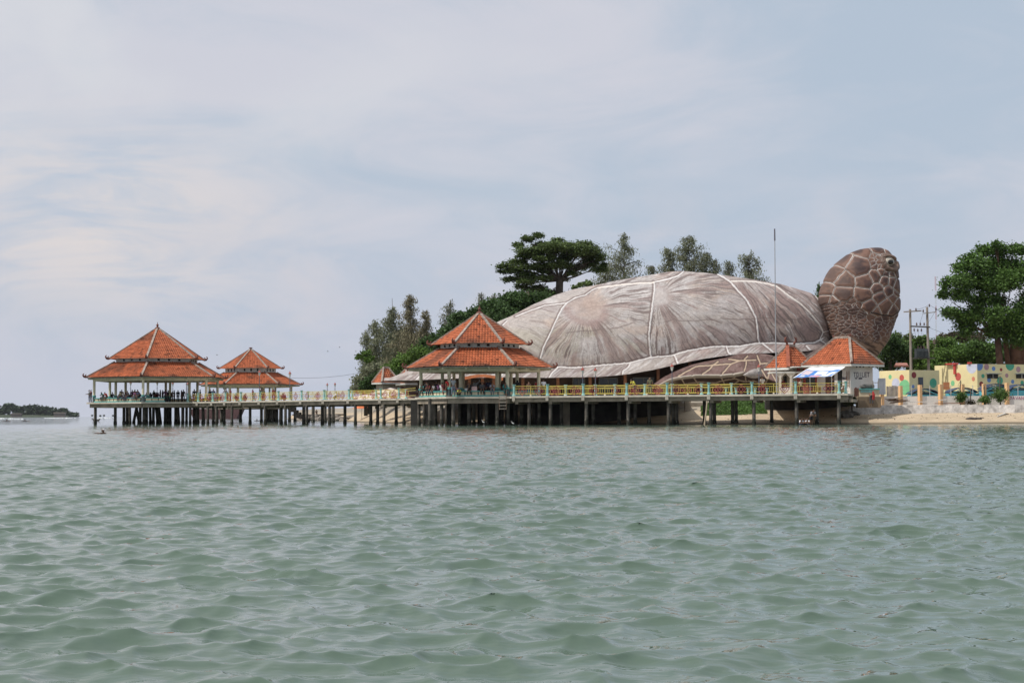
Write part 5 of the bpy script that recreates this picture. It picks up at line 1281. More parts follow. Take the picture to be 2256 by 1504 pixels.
ct = empty('counter', (G(1915, 146.5, 0).x, 146.5, 1.5), 'turquoise and cream painted washing counter below the TOILET sign', 'counter')
A_ = G(1892, 146, 0); B_ = G(1938, 146, 0); MB().box(((A_.x+B_.x)/2, 146.3, 2.82), (B_.x-A_.x, .7, .68)).build('body', creamp, ct)
MB().box(((A_.x+B_.x)/2, 146.25, 3.2), (B_.x-A_.x+.1, .85, .09)).build('top', teald, ct); MB().box(((A_.x+B_.x)/2, 146.2, 2.0), (B_.x-A_.x+.2, .9, 1.0)).build('plinth', M('earth_plinth', (.20, .15, .10), .9), ct)
g = G(1903, 145.9, 0); MB().box((g.x+.3, 145.93, 3.0), (1.1, .03, .24)).build('painted_panel', teal, ct)
g0 = P(1896, 852, 145.9); g1 = P(1924, 850.5, 146.3)
mb = MB(); mb.sm = False; mb.tube([g0, g0.lerp(g1, .3), g1], [.14, .24, .22], 10); tag(mb.build('tarpaulin_roll', M('grey_tarpaulin', (.12, .12, .11), .7, .3, 3)), 'dark grey rolled tarpaulin lying on top of the washing counter', 'tarpaulin')
mb = MB()
for dx in (-.22, .22): mb.bar((P(1929, 852, 146).x+dx, 146, 3.24), (P(1929, 852, 146).x+dx*1.1, 146, 3.95), .07, .07)
mb.bar((P(1929, 852, 146).x-.25, 146, 3.78), (P(1929, 852, 146).x+.25, 146, 3.78), .06, .06)
tag(mb.build('wooden_trestle', wood), 'small upright wooden trestle at the right end of the washing counter', 'trestle')
g = G(1888, 145.3, 0); tag(MB().box((g.x, 145.3, 2.9), (.36, .3, .75)).box((g.x-.1, 145.12, 3.15), (.14, .06, .4)).build('crate', M('brown_crate', (.22, .10, .07), .8)), 'brown wooden crate standing left of the washing counter', 'crate')
# lumber on the sea wall
rr = random.Random(5)
for k in range(9):
    c = P(1975+rr.uniform(-9, 9), 886-k*1.0, 151.2); a = rr.uniform(-.16, .34); ln = rr.uniform(1.0, 1.9)
    d = Vector((math.cos(a), rr.uniform(-.4, .4), math.sin(a)*.55)).normalized(); mb = MB(); mb.bar(c-d*ln/2, c+d*ln/2, .16, .06)
    tag(mb.build('board', M('dark_lumber', (.13, .075, .045), .85, .4, 3)), ['lowest', 'second lowest', 'third lowest', 'fourth lowest', 'middle', 'fourth from top', 'third from top', 'second from top', 'topmost'][k]+' dark board in the lumber heap by the leftmost pillars', 'board', 'boards in the lumber heap')
for k, (x0, y0, x1, y1, lab) in enumerate(((1996, 885.5, 2043, 884.5, 'long whitewashed board lying right of the dark lumber heap'), (2040, 885, 2085, 879.5, 'long pale board with its right end raised by the fourth peach pillar'), (2060, 888.5, 2122, 887.5, 'thin reddish brown board lying along the sea wall below the first shrub'))):
    mb = MB(); mb.bar(P(x0, y0, 151.0), P(x1, y1, 151.2), .25, .07); tag(mb.build('board', M('pale_board', (.62, .58, .52), .8) if k < 2 else M('red_board', (.22, .10, .06), .8)), lab, 'board')
def blob(c, r, seed, squash=(1, 1, 1), n=10, m_=14, amp=.35):
    mb = MB(); vs = []
    for i in range(n+1):
        th = math.pi*i/n
        for j in range(m_):
            ph = 2*math.pi*j/m_; d = (math.sin(th)*math.cos(ph), math.sin(th)*math.sin(ph), math.cos(th))
            k = r*(1+amp*(float(fbm(np.array([d[0]*1.6+seed+d[2]]), np.array([d[1]*1.6+d[2]*1.3+seed]), 3, 3)[0])-.5)*2)
            vs.append((c[0]+d[0]*k*squash[0], c[1]+d[1]*k*squash[1], c[2]+d[2]*k*squash[2]))
    mb.add(vs, [(i*m_+j, i*m_+(j+1) % m_, (i+1)*m_+(j+1) % m_, (i+1)*m_+j) for i in range(n) for j in range(m_)]); return mb
for k, (q, py, rr_, lab) in enumerate(((1896, 886.5, .42, 'lowest left sandbag in the pile under the washing counter'), (1908, 887, .45, 'lowest right sandbag in the pile under the washing counter'), (1894, 880.5, .34, 'upper left sandbag in the pile under the washing counter'), (1904, 882, .36, 'upper right sandbag in the pile under the washing counter'))):
    c = P(q, py, 150.9-.2); tag(blob(c, rr_, k*3.1, (1.15, .7, .45)).build('sandbag', M('sandbag_cloth', (.42, .36, .28), .9), smooth_=True), lab, 'sandbag')
for k, (q, y_, r_, lab) in enumerate(((1866, 147.5, .5, 'dark boulder at the left end of the sea wall'), (1880, 149, .42, 'boulder against the sea wall end beside the last pile'), (1855, 148.6, .38, 'small dark stone under the end of the pier'))):
    g = G(q, y_, 0); tag(blob((g.x, y_, .85), r_, k*2.2, (1.3, 1, .8)).build('boulder', M('dark_rock', (.13, .12, .105), .9, .4, 2, bump=.6)), lab, 'boulder')
# things washed up on the beach
def onb(q, Y): g = G(q, Y, 0); z = float(landz(g.x, Y)); g = G(q, Y, z); return Vector((g.x, Y, float(landz(g.x, Y))))
c = onb(2197, 146.6); d_ = onb(2214, 148.6); mb = MB(); mb.tube([c+Vector((0, 0, .06)), d_+Vector((0, 0, .12))], [.05, .09], 7); tag(mb.build('driftwood', M('bleached_wood', (.66, .62, .56), .8)), 'pale bleached branch lying on the sand near the right edge', 'driftwood')
for q, Y, r_, lab in ((2216, 148.8, .20, 'dark lump at the upper end of the pale branch on the beach'), (2140, 144.8, .30, 'dark flat piece of flotsam at the water edge, left one'), (2152, 145.0, .26, 'dark piece of flotsam at the water edge, right of a flatter one'), (2163, 146, .15, 'small dark stone on the sand above the flotsam')):
    c = onb(q, Y); tag(blob(c, r_, q*.1, (1.6, 1, .5)).build('flotsam', M('black_debris', (.06, .05, .045), .9)), lab, 'flotsam')
mb = MB(); rr = random.Random(8)
for k in range(420):
    q = rr.uniform(1430, 2300); Y = rr.uniform(145, 150.5); g = G(q, Y, 0); z = float(landz(g.x, Y))
    if .25 < z < 1.0: r_ = rr.uniform(.02, .075); mb.lathe((g.x, Y, z-.01), [(r_*.8, 0), (r_, r_*.4), (r_*.3, r_*.8)], 5)
mb.build('beach_litter', M('dark_pebbles', (.16, .12, .09), .9), kind='stuff')
# bamboo stake in the shallows
a = P(1552, 936, 141.8); b = P(1558, 883, 142.2); mb = MB(); mb.tube([Vector((a.x, a.y, -.5)), a, a.lerp(b, .5)+Vector((.02, 0, 0)), b], [.09, .08, .07, .055], 8); tag(mb.build('stake', M('bamboo_pole', (.36, .29, .20), .8)), 'leaning bamboo stake standing in the shallows against a pier pile', 'stake')
# rubble breakwater, boat and barge beyond the piles
mb = MB(); rr = random.Random(3)
for k in range(260):
    q = rr.uniform(655, 880); Y = np.interp(q, [655, 880], [310, 235])+rr.uniform(-4, 4); g = G(q, Y, 0); r_ = rr.uniform(.3, .75); b__ = blob((g.x, Y, rr.uniform(-.1, .75)), r_, k*1.7, (1.2, 1, .7), 4, 6); mb.add(b__.v, b__.f)
mb.build('rubble', M('breakwater_rock', (.22, .19, .16), .9, .4, .6), kind='stuff')
mb = MB(); A_ = G(655, 312, 0); B_ = G(745, 285, 0); mb.bar(Vector((A_.x, 312, 1.1)), Vector((B_.x, 285, 1.1)), 2.0, .28)
for f in (.1, .45, .8): p = Vector((A_.x, 312, .4)).lerp(Vector((B_.x, 285, .4)), f); mb.box((p.x, p.y, .2), (1.6, 1.6, 1.7))
tag(mb.build('jetty', concd), 'low concrete jetty over the rubble seen between the pier piles', 'jetty')
bg_ = empty('barge', (P(480, 905, 520).x, 520, 0), 'long brown barge moored far behind the piles of the left pavilions', 'barge')
X0, X1 = P(424, 905, 520).x, P(537, 905, 520).x; zt = PZ(480, 901, 520)
mb = MB(); mb.add([(X0, 515, zt), (X1, 515, zt+.3), (X1-1.5, 515, .0), (X0+1.2, 515, .0), (X0, 523, zt), (X1, 523, zt+.3), (X1-1.5, 523, .0), (X0+1.2, 523, .0)], [(0, 3, 2, 1), (4, 5, 6, 7), (0, 1, 5, 4), (1, 2, 6, 5), (3, 0, 4, 7)]); mb.build('hull', M('barge_brown', (.12, .06, .06), .8), bg_)
for q, h, w in ((443, 2.4, 5), (492, 1.6, 7), (520, 1.8, 4)): x = P(q, 905, 520).x; MB().box((x, 519, zt+h*.45), (w, 3.5, h)).build('deckhouse', M('barge_deckhouse', (.45, .42, .42), .7), bg_)
# beach umbrella under the deck line
g = G(797, 232, 0); um = empty('beach_umbrella', (g.x, 232, .2), 'small orange and white beach umbrella on the shore seen under the pier', 'umbrella')
z = PZ(797, 898, 232); MB().lathe((g.x, 232, z-.1), [(1.3, 0), (1.0, .28), (.5, .5), (.05, .62)], 10).build('canopy', M('umbrella_orange', (.70, .18, .06), .6), um); MB().tube([(g.x, 232, .1), (g.x, 232, z+.4)], .04, 6).build('pole', whitew, um)
# ------------------------------------------------------------------ far island and surf
def leafmesh(name, centers, size, seed, up=0.3, k=4, stretch=1.0, droop=False):
    rng = np.random.RandomState(seed); n = len(centers)
    a = rng.randn(n, 3); a[:, 2] += up*2; 
    nrm = a/np.linalg.norm(a, axis=1, keepdims=True)
    if droop:
        t = np.stack([rng.randn(n)*.35, rng.randn(n)*.35, -np.ones(n)], -1)
    else: t = rng.randn(n, 3)
    t = t-nrm*np.sum(t*nrm, 1, keepdims=True); t /= np.linalg.norm(t, axis=1, keepdims=True); b = np.cross(nrm, t)
    s = (size*(0.6+0.8*rng.rand(n)))[:, None]
    t = t*s*stretch; b = b*s/stretch**.5
    c = np.asarray(centers)
    V = np.stack([c-t*.5, c+b*.38, c+t*.5, c-b*.38], 1).reshape(-1, 3)
    return V, np.arange(n*4).reshape(-1, 4)
# ================================================================== trees
LM = {'rain': leafmat('rain_tree_leaves', (.105, .148, .048)), 'dense': leafmat('dense_green_leaves', (.058, .105, .032)), 'casu': leafmat('casuarina_needles', (.20, .215, .135), .3, .4),
      'pale': leafmat('pale_casuarina_needles', (.22, .23, .17), .3, .35), 'brown': leafmat('brownish_casuarina_needles', (.22, .20, .125), .3, .3), 'bright': leafmat('bright_green_leaves', (.105, .180, .038), .35, .35), 'big': leafmat('broad_green_leaves', (.092, .165, .040), .4, .3),
      'olive': leafmat('olive_brown_leaves', (.085, .075, .045), .3, .3), 'far': leafmat('far_tree_leaves', (.050, .078, .042), .4, .1)}
bark = M('tree_bark', (.075, .058, .045), .9, .35, 1.5, bump=.5); barkb = M('reddish_bark', (.12, .065, .045), .9, .35, 1.5)
def crown_pts(cl, Y, n, seed, dep=1.0, yj=1.0, flat=False):
    n = int(n*1.35)
    """points through clumps given in the picture: (px, py, rx, ry)"""
    rng = np.random.RandomState(seed); out = []; s = Y/F
    tot = sum(c[2]*c[3] for c in cl)
    for ci, c in enumerate(cl):
        k = max(20, int(n*c[2]*c[3]/tot)); rx, ry = c[2]*s, c[3]*s; ctr = P(c[0], c[1], Y); ry3 = rx*dep
        cy = ctr.y+rng.uniform(-1, 1)*yj*rx*1.2
        # small tufts set through the clump, leaves about each tuft
        nt_ = max(4, k//22); d = rng.randn(nt_, 3); d /= np.linalg.norm(d, axis=1, keepdims=True); rad = rng.rand(nt_)**.40
        tc_ = d*rad[:, None]*np.array([rx, ry3, ry]); tc_[:, 2] = np.where(tc_[:, 2] < -ry*(.55 if flat else 1.0), -ry*.55*rng.rand(nt_), tc_[:, 2])
        tid = rng.randint(0, nt_, k); ts = min(rx, ry)*.24+.10
        p = tc_[tid]+rng.randn(k, 3)*np.array([ts*1.2, ts*1.2, ts*(.75 if flat else .85)])
        out.append(p+np.array([ctr.x, cy, ctr.z]))
    return np.concatenate(out)
def tree(name, label, cl, Y, base, n, leaf, size, mat_, seed, trunk=.35, limbs=None, fork=None, group=None, cat='tree', barkm=None, up=.4, dep=1.0, tmat=None, extra=None, stretch=1.0, lf=.30):
    bx = P(base[0], base[1], Y); gz = base[2] if len(base) > 2 else 2.0
    t = empty(name, (bx.x, Y, gz), label, cat, group)
    pts = crown_pts(cl, Y, n, seed, dep, 1.0, up > 1); pts = pts[pts[:, 2] > gz+.1]
    V, Fc = leafmesh('crown', pts, size, seed+1, up, stretch=stretch)
    put('crown', npmesh('crown', V, Fc, False), LM[leaf], t)
    rr = random.Random(seed); mb = MB(); mb.sm = True
    fk = P(fork[0], fork[1], Y) if fork else bx+Vector((0, 0, max(1.5, (P(cl[0][0], cl[0][1], Y).z-gz)*.5)))
    p0 = Vector((bx.x, Y, gz-.3)); mb.tube([p0, p0.lerp(fk, .5)+Vector((rr.uniform(-.1, .1), 0, 0)), fk], [trunk*1.35, trunk, trunk*.85], 10)
    lm = MB(); lm.sm = True
    for i, c in enumerate(cl if limbs is None else limbs):
        q = P(c[0], c[1], Y); q.z -= c[3]*Y/F*.35; q.y += rr.uniform(-1, 1)*c[2]*Y/F*.6
        m1 = fk.lerp(q, .4)+Vector((rr.uniform(-.3, .3), 0, rr.uniform(-.1, .5))); m2 = fk.lerp(q, .75)+Vector((rr.uniform(-.3, .3), 0, rr.uniform(.1, .5)))
        r0 = trunk*(lf if (q-fk).length > 4 else lf*.7); lm.tube([fk, m1, m2, q], [r0, r0*.7, r0*.45, r0*.2], 6, cap=False)
        for k in range(2):
            e = q+Vector((rr.uniform(-1, 1)*c[2], rr.uniform(-1, 1)*c[2], rr.uniform(-.1, .8)*c[3]))*(Y/F); lm.tube([m2, m2.lerp(e, .6)+Vector((0, 0, .1)), e], [r0*.35, r0*.25, r0*.1], 5, cap=False)
    tr = mb.build('trunk', barkm or bark, t); lm.build('limbs', barkm or bark, tr)
    return t
RAIN = [(1165, 556, 30, 10), (1225, 550, 40, 12), (1285, 556, 28, 12), (1300, 575, 22, 10), (1130, 596, 18, 8), (1160, 612, 30, 8), (1215, 645, 26, 9), (1180, 634, 30, 9), (1232, 585, 30, 9), (1270, 588, 26, 8), (1195, 585, 36, 8), (1150, 590, 30, 7), (1186.5, 518, 13, 6), (1163.5, 527, 18, 7), (1142, 539, 12, 6), (1197, 537, 22, 7), (1229, 532, 12, 7), (1254, 540, 20, 8), (1287, 538.5, 21, 8), (1307, 551, 14, 10), (1322, 568, 12, 11), (1330, 590, 7, 12), (1209, 554, 32, 8), (1259, 556, 32, 8), (1174, 565, 27, 7), (1142, 576, 24, 7), (1114, 587, 17, 8), (1107, 598, 11, 5), (1201, 572, 34, 7), (1245, 569, 24, 6), (1298, 563, 23, 8), (1121, 615, 16, 6), (1156, 603, 24, 5), (1183, 590, 27, 6), (1160, 622, 24, 6), (1192, 614, 24, 6), (1149, 633, 16, 5), (1200, 600, 18, 4), (1262, 603, 15, 5), (1302, 582, 18, 6), (1316, 595, 12, 6), (1245, 615, 9, 4), (1145, 545, 8, 4), (1142, 564, 6, 4)]
tree('rain_tree', 'tall spreading umbrella crowned tree with dark limbs rising behind the left of the shell', RAIN, 222, (1224, 690, 2.6), 42000, 'rain', .27, None, 11, trunk=.62, lf=.20, fork=(1233, 618), up=1.2, dep=.9)
tree('side_branch_tree', 'low dark tree whose thin branches lean over the shell edge right of the umbrella tree', [(1293, 625, 11, 4), (1280, 627, 6, 3), (1268, 634, 7, 2.5)], 214, (1230, 668, 2.6), 700, 'rain', .28, None, 12, trunk=.18, fork=(1250, 648))
DG = [('dark green bushy tree right below the umbrella crowned tree', [(1188, 658, 28, 15), (1160, 660, 28, 14), (1135, 662, 26, 16), (1112, 668, 22, 14), (1150, 690, 45, 22), (1195, 680, 24, 16)], 214, (1165, 760), 9000, 'dense', .34),
      ('rounded green tree rising just right of the near pavilion roof peak', [(1090, 682, 26, 18), (1072, 676, 16, 12), (1055, 690, 20, 14), (1088, 706, 35, 22), (1120, 700, 26, 18)], 212, (1085, 770), 7000, 'dense', .34),
      ('green tree just left of the near pavilion roof peak', [(1030, 700, 22, 15), (1010, 706, 18, 14), (1035, 725, 28, 20), (1003, 727, 24, 16), (985, 738, 20, 13)], 209, (1020, 790), 6500, 'dense', .34),
      ('green tree showing above the left slope of the near pavilion upper roof', [(962, 752, 22, 14), (943, 758, 17, 12), (980, 762, 24, 16), (950, 778, 24, 14)], 207, (960, 815), 4200, 'dense', .34),
      ('leafy bright green tree left of the near pavilion eaves', [(925, 782, 24, 13), (900, 794, 24, 14), (878, 803, 20, 12), (935, 800, 22, 12), (905, 812, 30, 12), (862, 818, 16, 11)], 205, (905, 845), 5600, 'bright', .32),
      ('small dense green tree behind the leftmost orange roofed hut', [(845, 832, 22, 12), (825, 840, 18, 11), (870, 832, 18, 10), (812, 848, 12, 9)], 203, (845, 858), 3000, 'dense', .30)]
for i, (lab, cl, Y, b, n, lf, sz) in enumerate(DG): tree('broadleaf_tree', lab, cl, Y, (b[0], b[1], 2.2), n, lf, sz, None, 30+i, trunk=.32, group='green trees on the slope behind the pavilion')
tree('shrub_tree', 'dark grey green shrub at the left tip of the shore', [(795, 838, 14, 12), (812, 825, 16, 12), (790, 855, 14, 9), (808, 850, 18, 9), (830, 812, 14, 10), (820, 866, 18, 6)], 216, (806, 872, 1.2), 4200, 'casu', .30, None, 51, trunk=.2)
tree('shrub_tree', 'green leafy branch reaching out leftmost over the water', [(794, 783, 9, 5), (805, 777, 9, 4.5), (787, 787, 5, 3), (815, 790, 10, 7)], 217, (812, 850, 1.4), 800, 'bright', .30, None, 52, trunk=.14)
def casuarina(label, px_, ptop, pbase, prof, Y, n, leaf, seed, gz=2.2, group='feathery casuarina trees', lean=0, size=.19, trunk=.13, name='casuarina_tree', spire=0):
    """prof: list of (py, half width px)"""
    rng = np.random.RandomState(seed); s = Y/F; b = P(px_, pbase, Y); tp_ = P(px_+lean, ptop, Y)
    t = empty(name, (b.x, Y, gz), label, 'tree', group)
    rr = random.Random(seed); br = MB(); pts = []; P0 = []
    pys = [p[0] for p in prof]; ws = [p[1] for p in prof]; nb = int((pbase-ptop)/2.0)
    for k in range(nb):
        py = ptop+spire+(pbase-ptop-spire)*(k+.5)/nb+rng.uniform(-2, 2); w = np.interp(py, pys, ws)*s*rng.uniform(.55, 1.35)
        f = (py-ptop)/(pbase-ptop); o = tp_.lerp(b, max(0, min(1, f))); a = rng.uniform(0, 2*math.pi)
        e = o+Vector((math.cos(a)*w, math.sin(a)*w, w*rng.uniform(.15, .55)))
        br.tube([o, o.lerp(e, .6)+Vector((0, 0, w*.06)), e], [.05, .035, .015], 4, cap=False)
        m_ = max(10, int(2.2*n/nb*(.4+w/(max(ws)*s)))); cl = rng.randint(3, 7)
        cpos = rng.uniform(.25, 1.05, cl)
        for c in cpos:
            q = np.array(o.lerp(e, float(c))); mm = m_//cl+1
            sp = rng.randn(mm, 3)*np.array([.36, .36, .26])*(0.5+w*.25); sp[:, 2] -= np.abs(rng.randn(mm))*.35
            pts.append(q+sp)
    pts = np.concatenate(pts); V, Fc = leafmesh('crown', pts, size, seed+3, 0, stretch=1.7, droop=True)
    put('crown', npmesh('crown', V, Fc, False), LM[leaf], t)
    tb = MB(); tb.sm = True; tb.tube([Vector((b.x, Y, gz-.3)), b.lerp(tp_, .5)+Vector((.1, 0, 0)), tp_], [trunk, trunk*.6, .025], 8); tr = tb.build('trunk', bark, t); br.build('branches', bark, tr)
    return t
CAS = [('thin spired grey green casuarina, the left of the two tallest behind the pier', 864, 657, 850, [(690, 8), (705, 20), (740, 28), (780, 38), (850, 48)], 226, 4300, 'casu', 61, 22),
       ('tallest feathery casuarina left of the near pavilion with bare looking top', 904, 651, 850, [(651, 4), (664, 13), (690, 12), (710, 18), (740, 32), (790, 44), (850, 45)], 222, 4600, 'brown', 62, 0),
       ('slender casuarina hugging the right side of the tallest left one', 938, 684, 850, [(684, 4), (705, 10), (740, 17), (800, 26), (850, 28)], 224, 2200, 'brown', 63, 0),
       ('short casuarina left of the thin spired one', 828, 708, 850, [(708, 5), (725, 13), (760, 18), (800, 26), (850, 30)], 230, 2600, 'casu', 64, 0),
       ('leftmost casuarina with drooping twigs over the shore', 808, 732, 856, [(732, 6), (750, 12), (790, 14), (830, 22), (856, 24)], 234, 1900, 'casu', 65, 0),
       ('pale wispy casuarina above the left slope of the near pavilion roof', 992, 662, 770, [(662, 3), (680, 10), (700, 18), (720, 22), (770, 22)], 232, 1000, 'pale', 66, 0),
       ('pale wispy casuarina just right of the near pavilion finial', 1061, 647, 740, [(647, 5), (665, 9), (690, 12), (740, 14)], 232, 620, 'pale', 67, 0),
       ('wispy casuarina between the near pavilion and the umbrella tree', 1089, 650, 740, [(650, 7), (665, 12), (690, 14), (740, 14)], 232, 680, 'pale', 68, 0),
       ('tall open casuarina standing right of the umbrella tree behind the shell', 1374, 516, 690, [(516, 5), (530, 11), (550, 13), (562, 34), (575, 32), (592, 44), (620, 46), (690, 46)], 236, 3000, 'casu', 71, 0),
       ('short casuarina between the umbrella tree and the tall open one', 1333, 588, 690, [(588, 10), (605, 22), (625, 26), (690, 26)], 234, 1300, 'casu', 72, 0),
       ('compact casuarina above the shell left of the tallest of the middle row', 1472, 548, 680, [(548, 7), (560, 14), (585, 16), (600, 17), (680, 20)], 236, 1900, 'casu', 73, 0),
       ('tallest casuarina of the row above the top of the shell', 1518, 523, 680, [(523, 9), (535, 17), (545, 10), (555, 26), (575, 28), (600, 30), (680, 30)], 237, 3400, 'casu', 74, 0),
       ('lower casuarina just right of the tallest above the shell top', 1556, 557, 680, [(557, 8), (570, 17), (590, 20), (680, 22)], 236, 1700, 'casu', 75, 0),
       ('small bushy casuarina right of the shell top', 1579, 574, 690, [(574, 8), (590, 14), (610, 16), (690, 18)], 235, 1000, 'casu', 76, 0),
       ('small rounded casuarina fourth from the right above the shell', 1603, 576, 690, [(576, 7), (590, 12), (610, 12), (690, 14)], 235, 1000, 'casu', 77, 0),
       ('bushy casuarina standing alone above the right part of the shell', 1650, 563, 700, [(563, 13), (575, 22), (590, 18), (605, 26), (620, 32), (700, 32)], 236, 2500, 'casu', 78, 0),
       ('tiny casuarina top showing left of the compact one above the shell', 1440, 586, 680, [(586, 10), (600, 18), (680, 20)], 236, 800, 'casu', 79, 0),
       ('small dark conifer between shell and turtle head', 1806, 626, 720, [(626, 3), (640, 8), (655, 14), (720, 16)], 236, 1500, 'dense', 80, 0)]
tree('casuarina_tree', 'dense olive thicket low between the left casuarinas and the orange roofed hut', [(872, 800, 34, 30), (845, 812, 30, 26), (905, 775, 26, 34), (862, 765, 22, 26), (825, 838, 26, 16), (930, 755, 16, 30), (885, 740, 16, 20)], 231, (865, 855, 1.8), 11000, 'casu', .24, None, 58, trunk=.2, up=.1, stretch=1.7, group='feathery casuarina trees')
for lab, q, a, b, prof, Y, n, lf, sd, sp in CAS: casuarina(lab, q, a, b, prof, Y, n, lf, sd, spire=sp)
BIG = [(2193, 536, 10, 5), (2168, 549, 16, 9), (2204, 549, 26, 11), (2239, 549, 22, 10), (2138, 565, 16, 9), (2112, 587, 17, 10), (2152, 585, 28, 14), (2205, 582, 34, 16), (2245, 585, 28, 16), (2083, 622, 12, 9), (2079, 645, 11, 9), (2112, 622, 25, 15), (2160, 616, 34, 17), (2217, 614, 33, 17), (2114, 648, 25, 11), (2167, 658, 31, 13), (2206, 661, 18, 9), (2087, 686, 16, 9), (2110, 691, 20, 10), (2140, 690, 28, 15), (2136, 715, 24, 12), (2184, 695, 28, 16), (2193, 728, 26, 12), (2237, 697, 26, 26), (2241, 738, 24, 20), (2124, 730, 14, 8), (2270, 600, 28, 22), (2290, 650, 30, 26), (2282, 710, 30, 26)]
BIG = [(x, y+2, rx*1.02, ry*1.22) for x, y, rx, ry in BIG]+[(2190, 630, 45, 14), (2225, 720, 40, 26)]
tree('broadleaf_tree', 'huge bright green tree filling the right edge behind the dotted buildings', BIG, 180, (2212, 800, 2.0), 42000, 'big', .27, None, 91, trunk=.40, lf=.22, fork=(2198, 745), barkm=barkb, up=.7)
tr2 = MB(); tr2.sm = True
for x0, x1, r_ in ((2240, 2234, .62), (2251, 2252, .50), (2222, 2208, .28)): a = P(x0, 805, 181); b = P(x1, 690, 181); tr2.tube([a, a.lerp(b, .5), b], [r_*1.2, r_, r_*.8], 9)
tt = [o for o in bpy.data.objects if o.get('label', '').startswith('huge bright green')][0]; tr2.build('trunk', barkb, tt)
RT = [('dark tree next to the back of the turtle neck', [(1965, 752, 18, 12), (1952, 765, 16, 12), (1985, 770, 18, 14), (1960, 785, 28, 14)], 205, 'dense', 4000),
      ('bushy tree with two knobby tops left of the power poles', [(1976, 742, 10, 8), (2004, 745, 10, 8), (1995, 758, 22, 12), (1985, 780, 26, 16), (2010, 778, 20, 16)], 208, 'rain', 4200),
      ('green tree seen between the two power poles', [(2032, 748, 14, 9), (2018, 760, 16, 10), (2042, 768, 20, 14), (2025, 788, 26, 16)], 206, 'bright', 4200),
      ('bright green rounded tree right of the power poles', [(2085, 757, 28, 12), (2065, 765, 18, 12), (2110, 768, 24, 13), (2085, 782, 36, 16), (2060, 795, 24, 12)], 200, 'bright', 6400),
      ('brownish tree behind the bright one right of the power poles', [(2100, 742, 22, 9), (2130, 746, 26, 10), (2160, 744, 20, 9), (2075, 745, 12, 7)], 215, 'olive', 3200),
      ('green tree below the left branches of the huge right tree', [(2150, 765, 28, 15), (2125, 778, 24, 15), (2170, 780, 24, 14), (2150, 796, 34, 10)], 198, 'big', 5200),
      ('shaded tree behind the trunk of the huge right tree', [(2205, 770, 24, 14), (2235, 762, 24, 16), (2220, 788, 36, 13), (2256, 780, 24, 16), (2188, 790, 20, 10), (2275, 768, 22, 18)], 200, 'dense', 6000)]
for i, (lab, cl, Y, lf, n) in enumerate(RT):
    cl = cl+[(cl[-1][0], 803, 30, 12)]
    tree('broadleaf_tree', lab, cl, Y, (cl[-1][0], 815, 2.0), n, lf, .30, None, 110+i, trunk=.25, group='trees behind the power poles')
# hut roof just visible among the trees
mb = MB(); a = P(1970, 806, 190); b = P(2002, 806, 190); mb.add([a, b, P(1998, 799, 193), P(1974, 799, 193)], [(0, 1, 2, 3)]); mb.bar(a, b, .2, .2)
tag(mb.build('shed_roof', M('old_tile_red', (.34, .15, .11), .8, .4, 3)), 'reddish old shed roof glimpsed between toilet building and power pole', 'roof')
# shrubs along the sea wall
def shrub(label, cl, Y, n, seed, leaf='big', gz=1.72, size=.13, name='shrub'):
    t = tree(name, label, cl, Y, (cl[0][0], cl[0][1]+3, gz), n, leaf, size, None, seed, trunk=.05, cat='shrub', group='shrubs along the sea wall', stretch=1.5); return t
shrub('medium shrub growing against the low wall at the fifth peach pillar', [(2117, 869, 6, 5), (2113, 877, 5, 5), (2119, 882, 4, 5), (2121, 873, 4, 4)], 151.6, 750, 201)
shrub('smallest round shrub on the sea wall left of the largest one', [(2168, 878, 8, 4), (2161, 881, 5, 3), (2173, 884, 4, 4)], 151.6, 650, 202)
shrub('largest dark shrub on the sea wall left of the last peach pillar', [(2204, 860, 7, 6), (2198, 868, 8, 6), (2210, 868, 8, 7), (2204, 877, 7, 7), (2190, 872, 5, 3)], 151.5, 1500, 203)
shrub('low grassy tuft on the sea wall between the first two shrubs', [(2139, 887, 8, 3)], 151.4, 220, 204, leaf='olive')
shrub('dark bush at the shore end of the pier beside the toilet building', [(1877, 877, 6, 6), (1873, 885, 8, 5), (1883, 884, 7, 5)], 149.3, 900, 205, leaf='rain', gz=1.3)
# weeds under the pier
rng = np.random.RandomState(5); pts = []
for k in range(9000):
    q = rng.uniform(1545, 1690); Y = rng.uniform(153, 161.5); g = G(q, Y, 0); z = float(landz(g.x, Y)); hgt = .38*float(fbm(np.array([g.x*.7]), np.array([Y*.7]), 3, 3)[0])*smooth(1545, 1580, q)*smooth(1690, 1655, q)*smooth(152.5, 155, Y)
    pts.append((g.x, Y, z+rng.rand()*hgt))
V, Fc = leafmesh('weeds', np.array(pts), .20, 8, .2, stretch=1.4); put('weeds', npmesh('weeds', V, Fc, False), LM['big'], kind='stuff')
# ================================================================== people
SK = [M('skin_brown', (.22, .115, .07), .6, .12, 8), M('skin_dark', (.13, .068, .043), .6, .12, 8)]
HAIR = M('black_hair', (.018, .015, .014), .5)
def skinmesh(name, V, E, Rr, sub=1):
    me = bpy.data.meshes.new(name); me.from_pydata([tuple(v) for v in V], E, []); o = bpy.data.objects.new('tmp_skin', me); col.objects.link(o)
    md = o.modifiers.new('s', 'SKIN'); md.use_smooth_shade = True
    for i, r in enumerate(Rr): me.skin_vertices[0].data[i].radius = (r, r)
    me.skin_vertices[0].data[0].use_root = True
    sb = o.modifiers.new('d', 'SUBSURF'); sb.levels = sub; sb.render_levels = sub
    dg = bpy.context.evaluated_depsgraph_get(); dg.update(); nm = bpy.data.meshes.new_from_object(o.evaluated_get(dg)); nm.name = name
    bpy.data.objects.remove(o); bpy.data.meshes.remove(me); return nm
def arm_pts(sh, el, wr): return [Vector(sh), Vector(el), Vector(wr)]
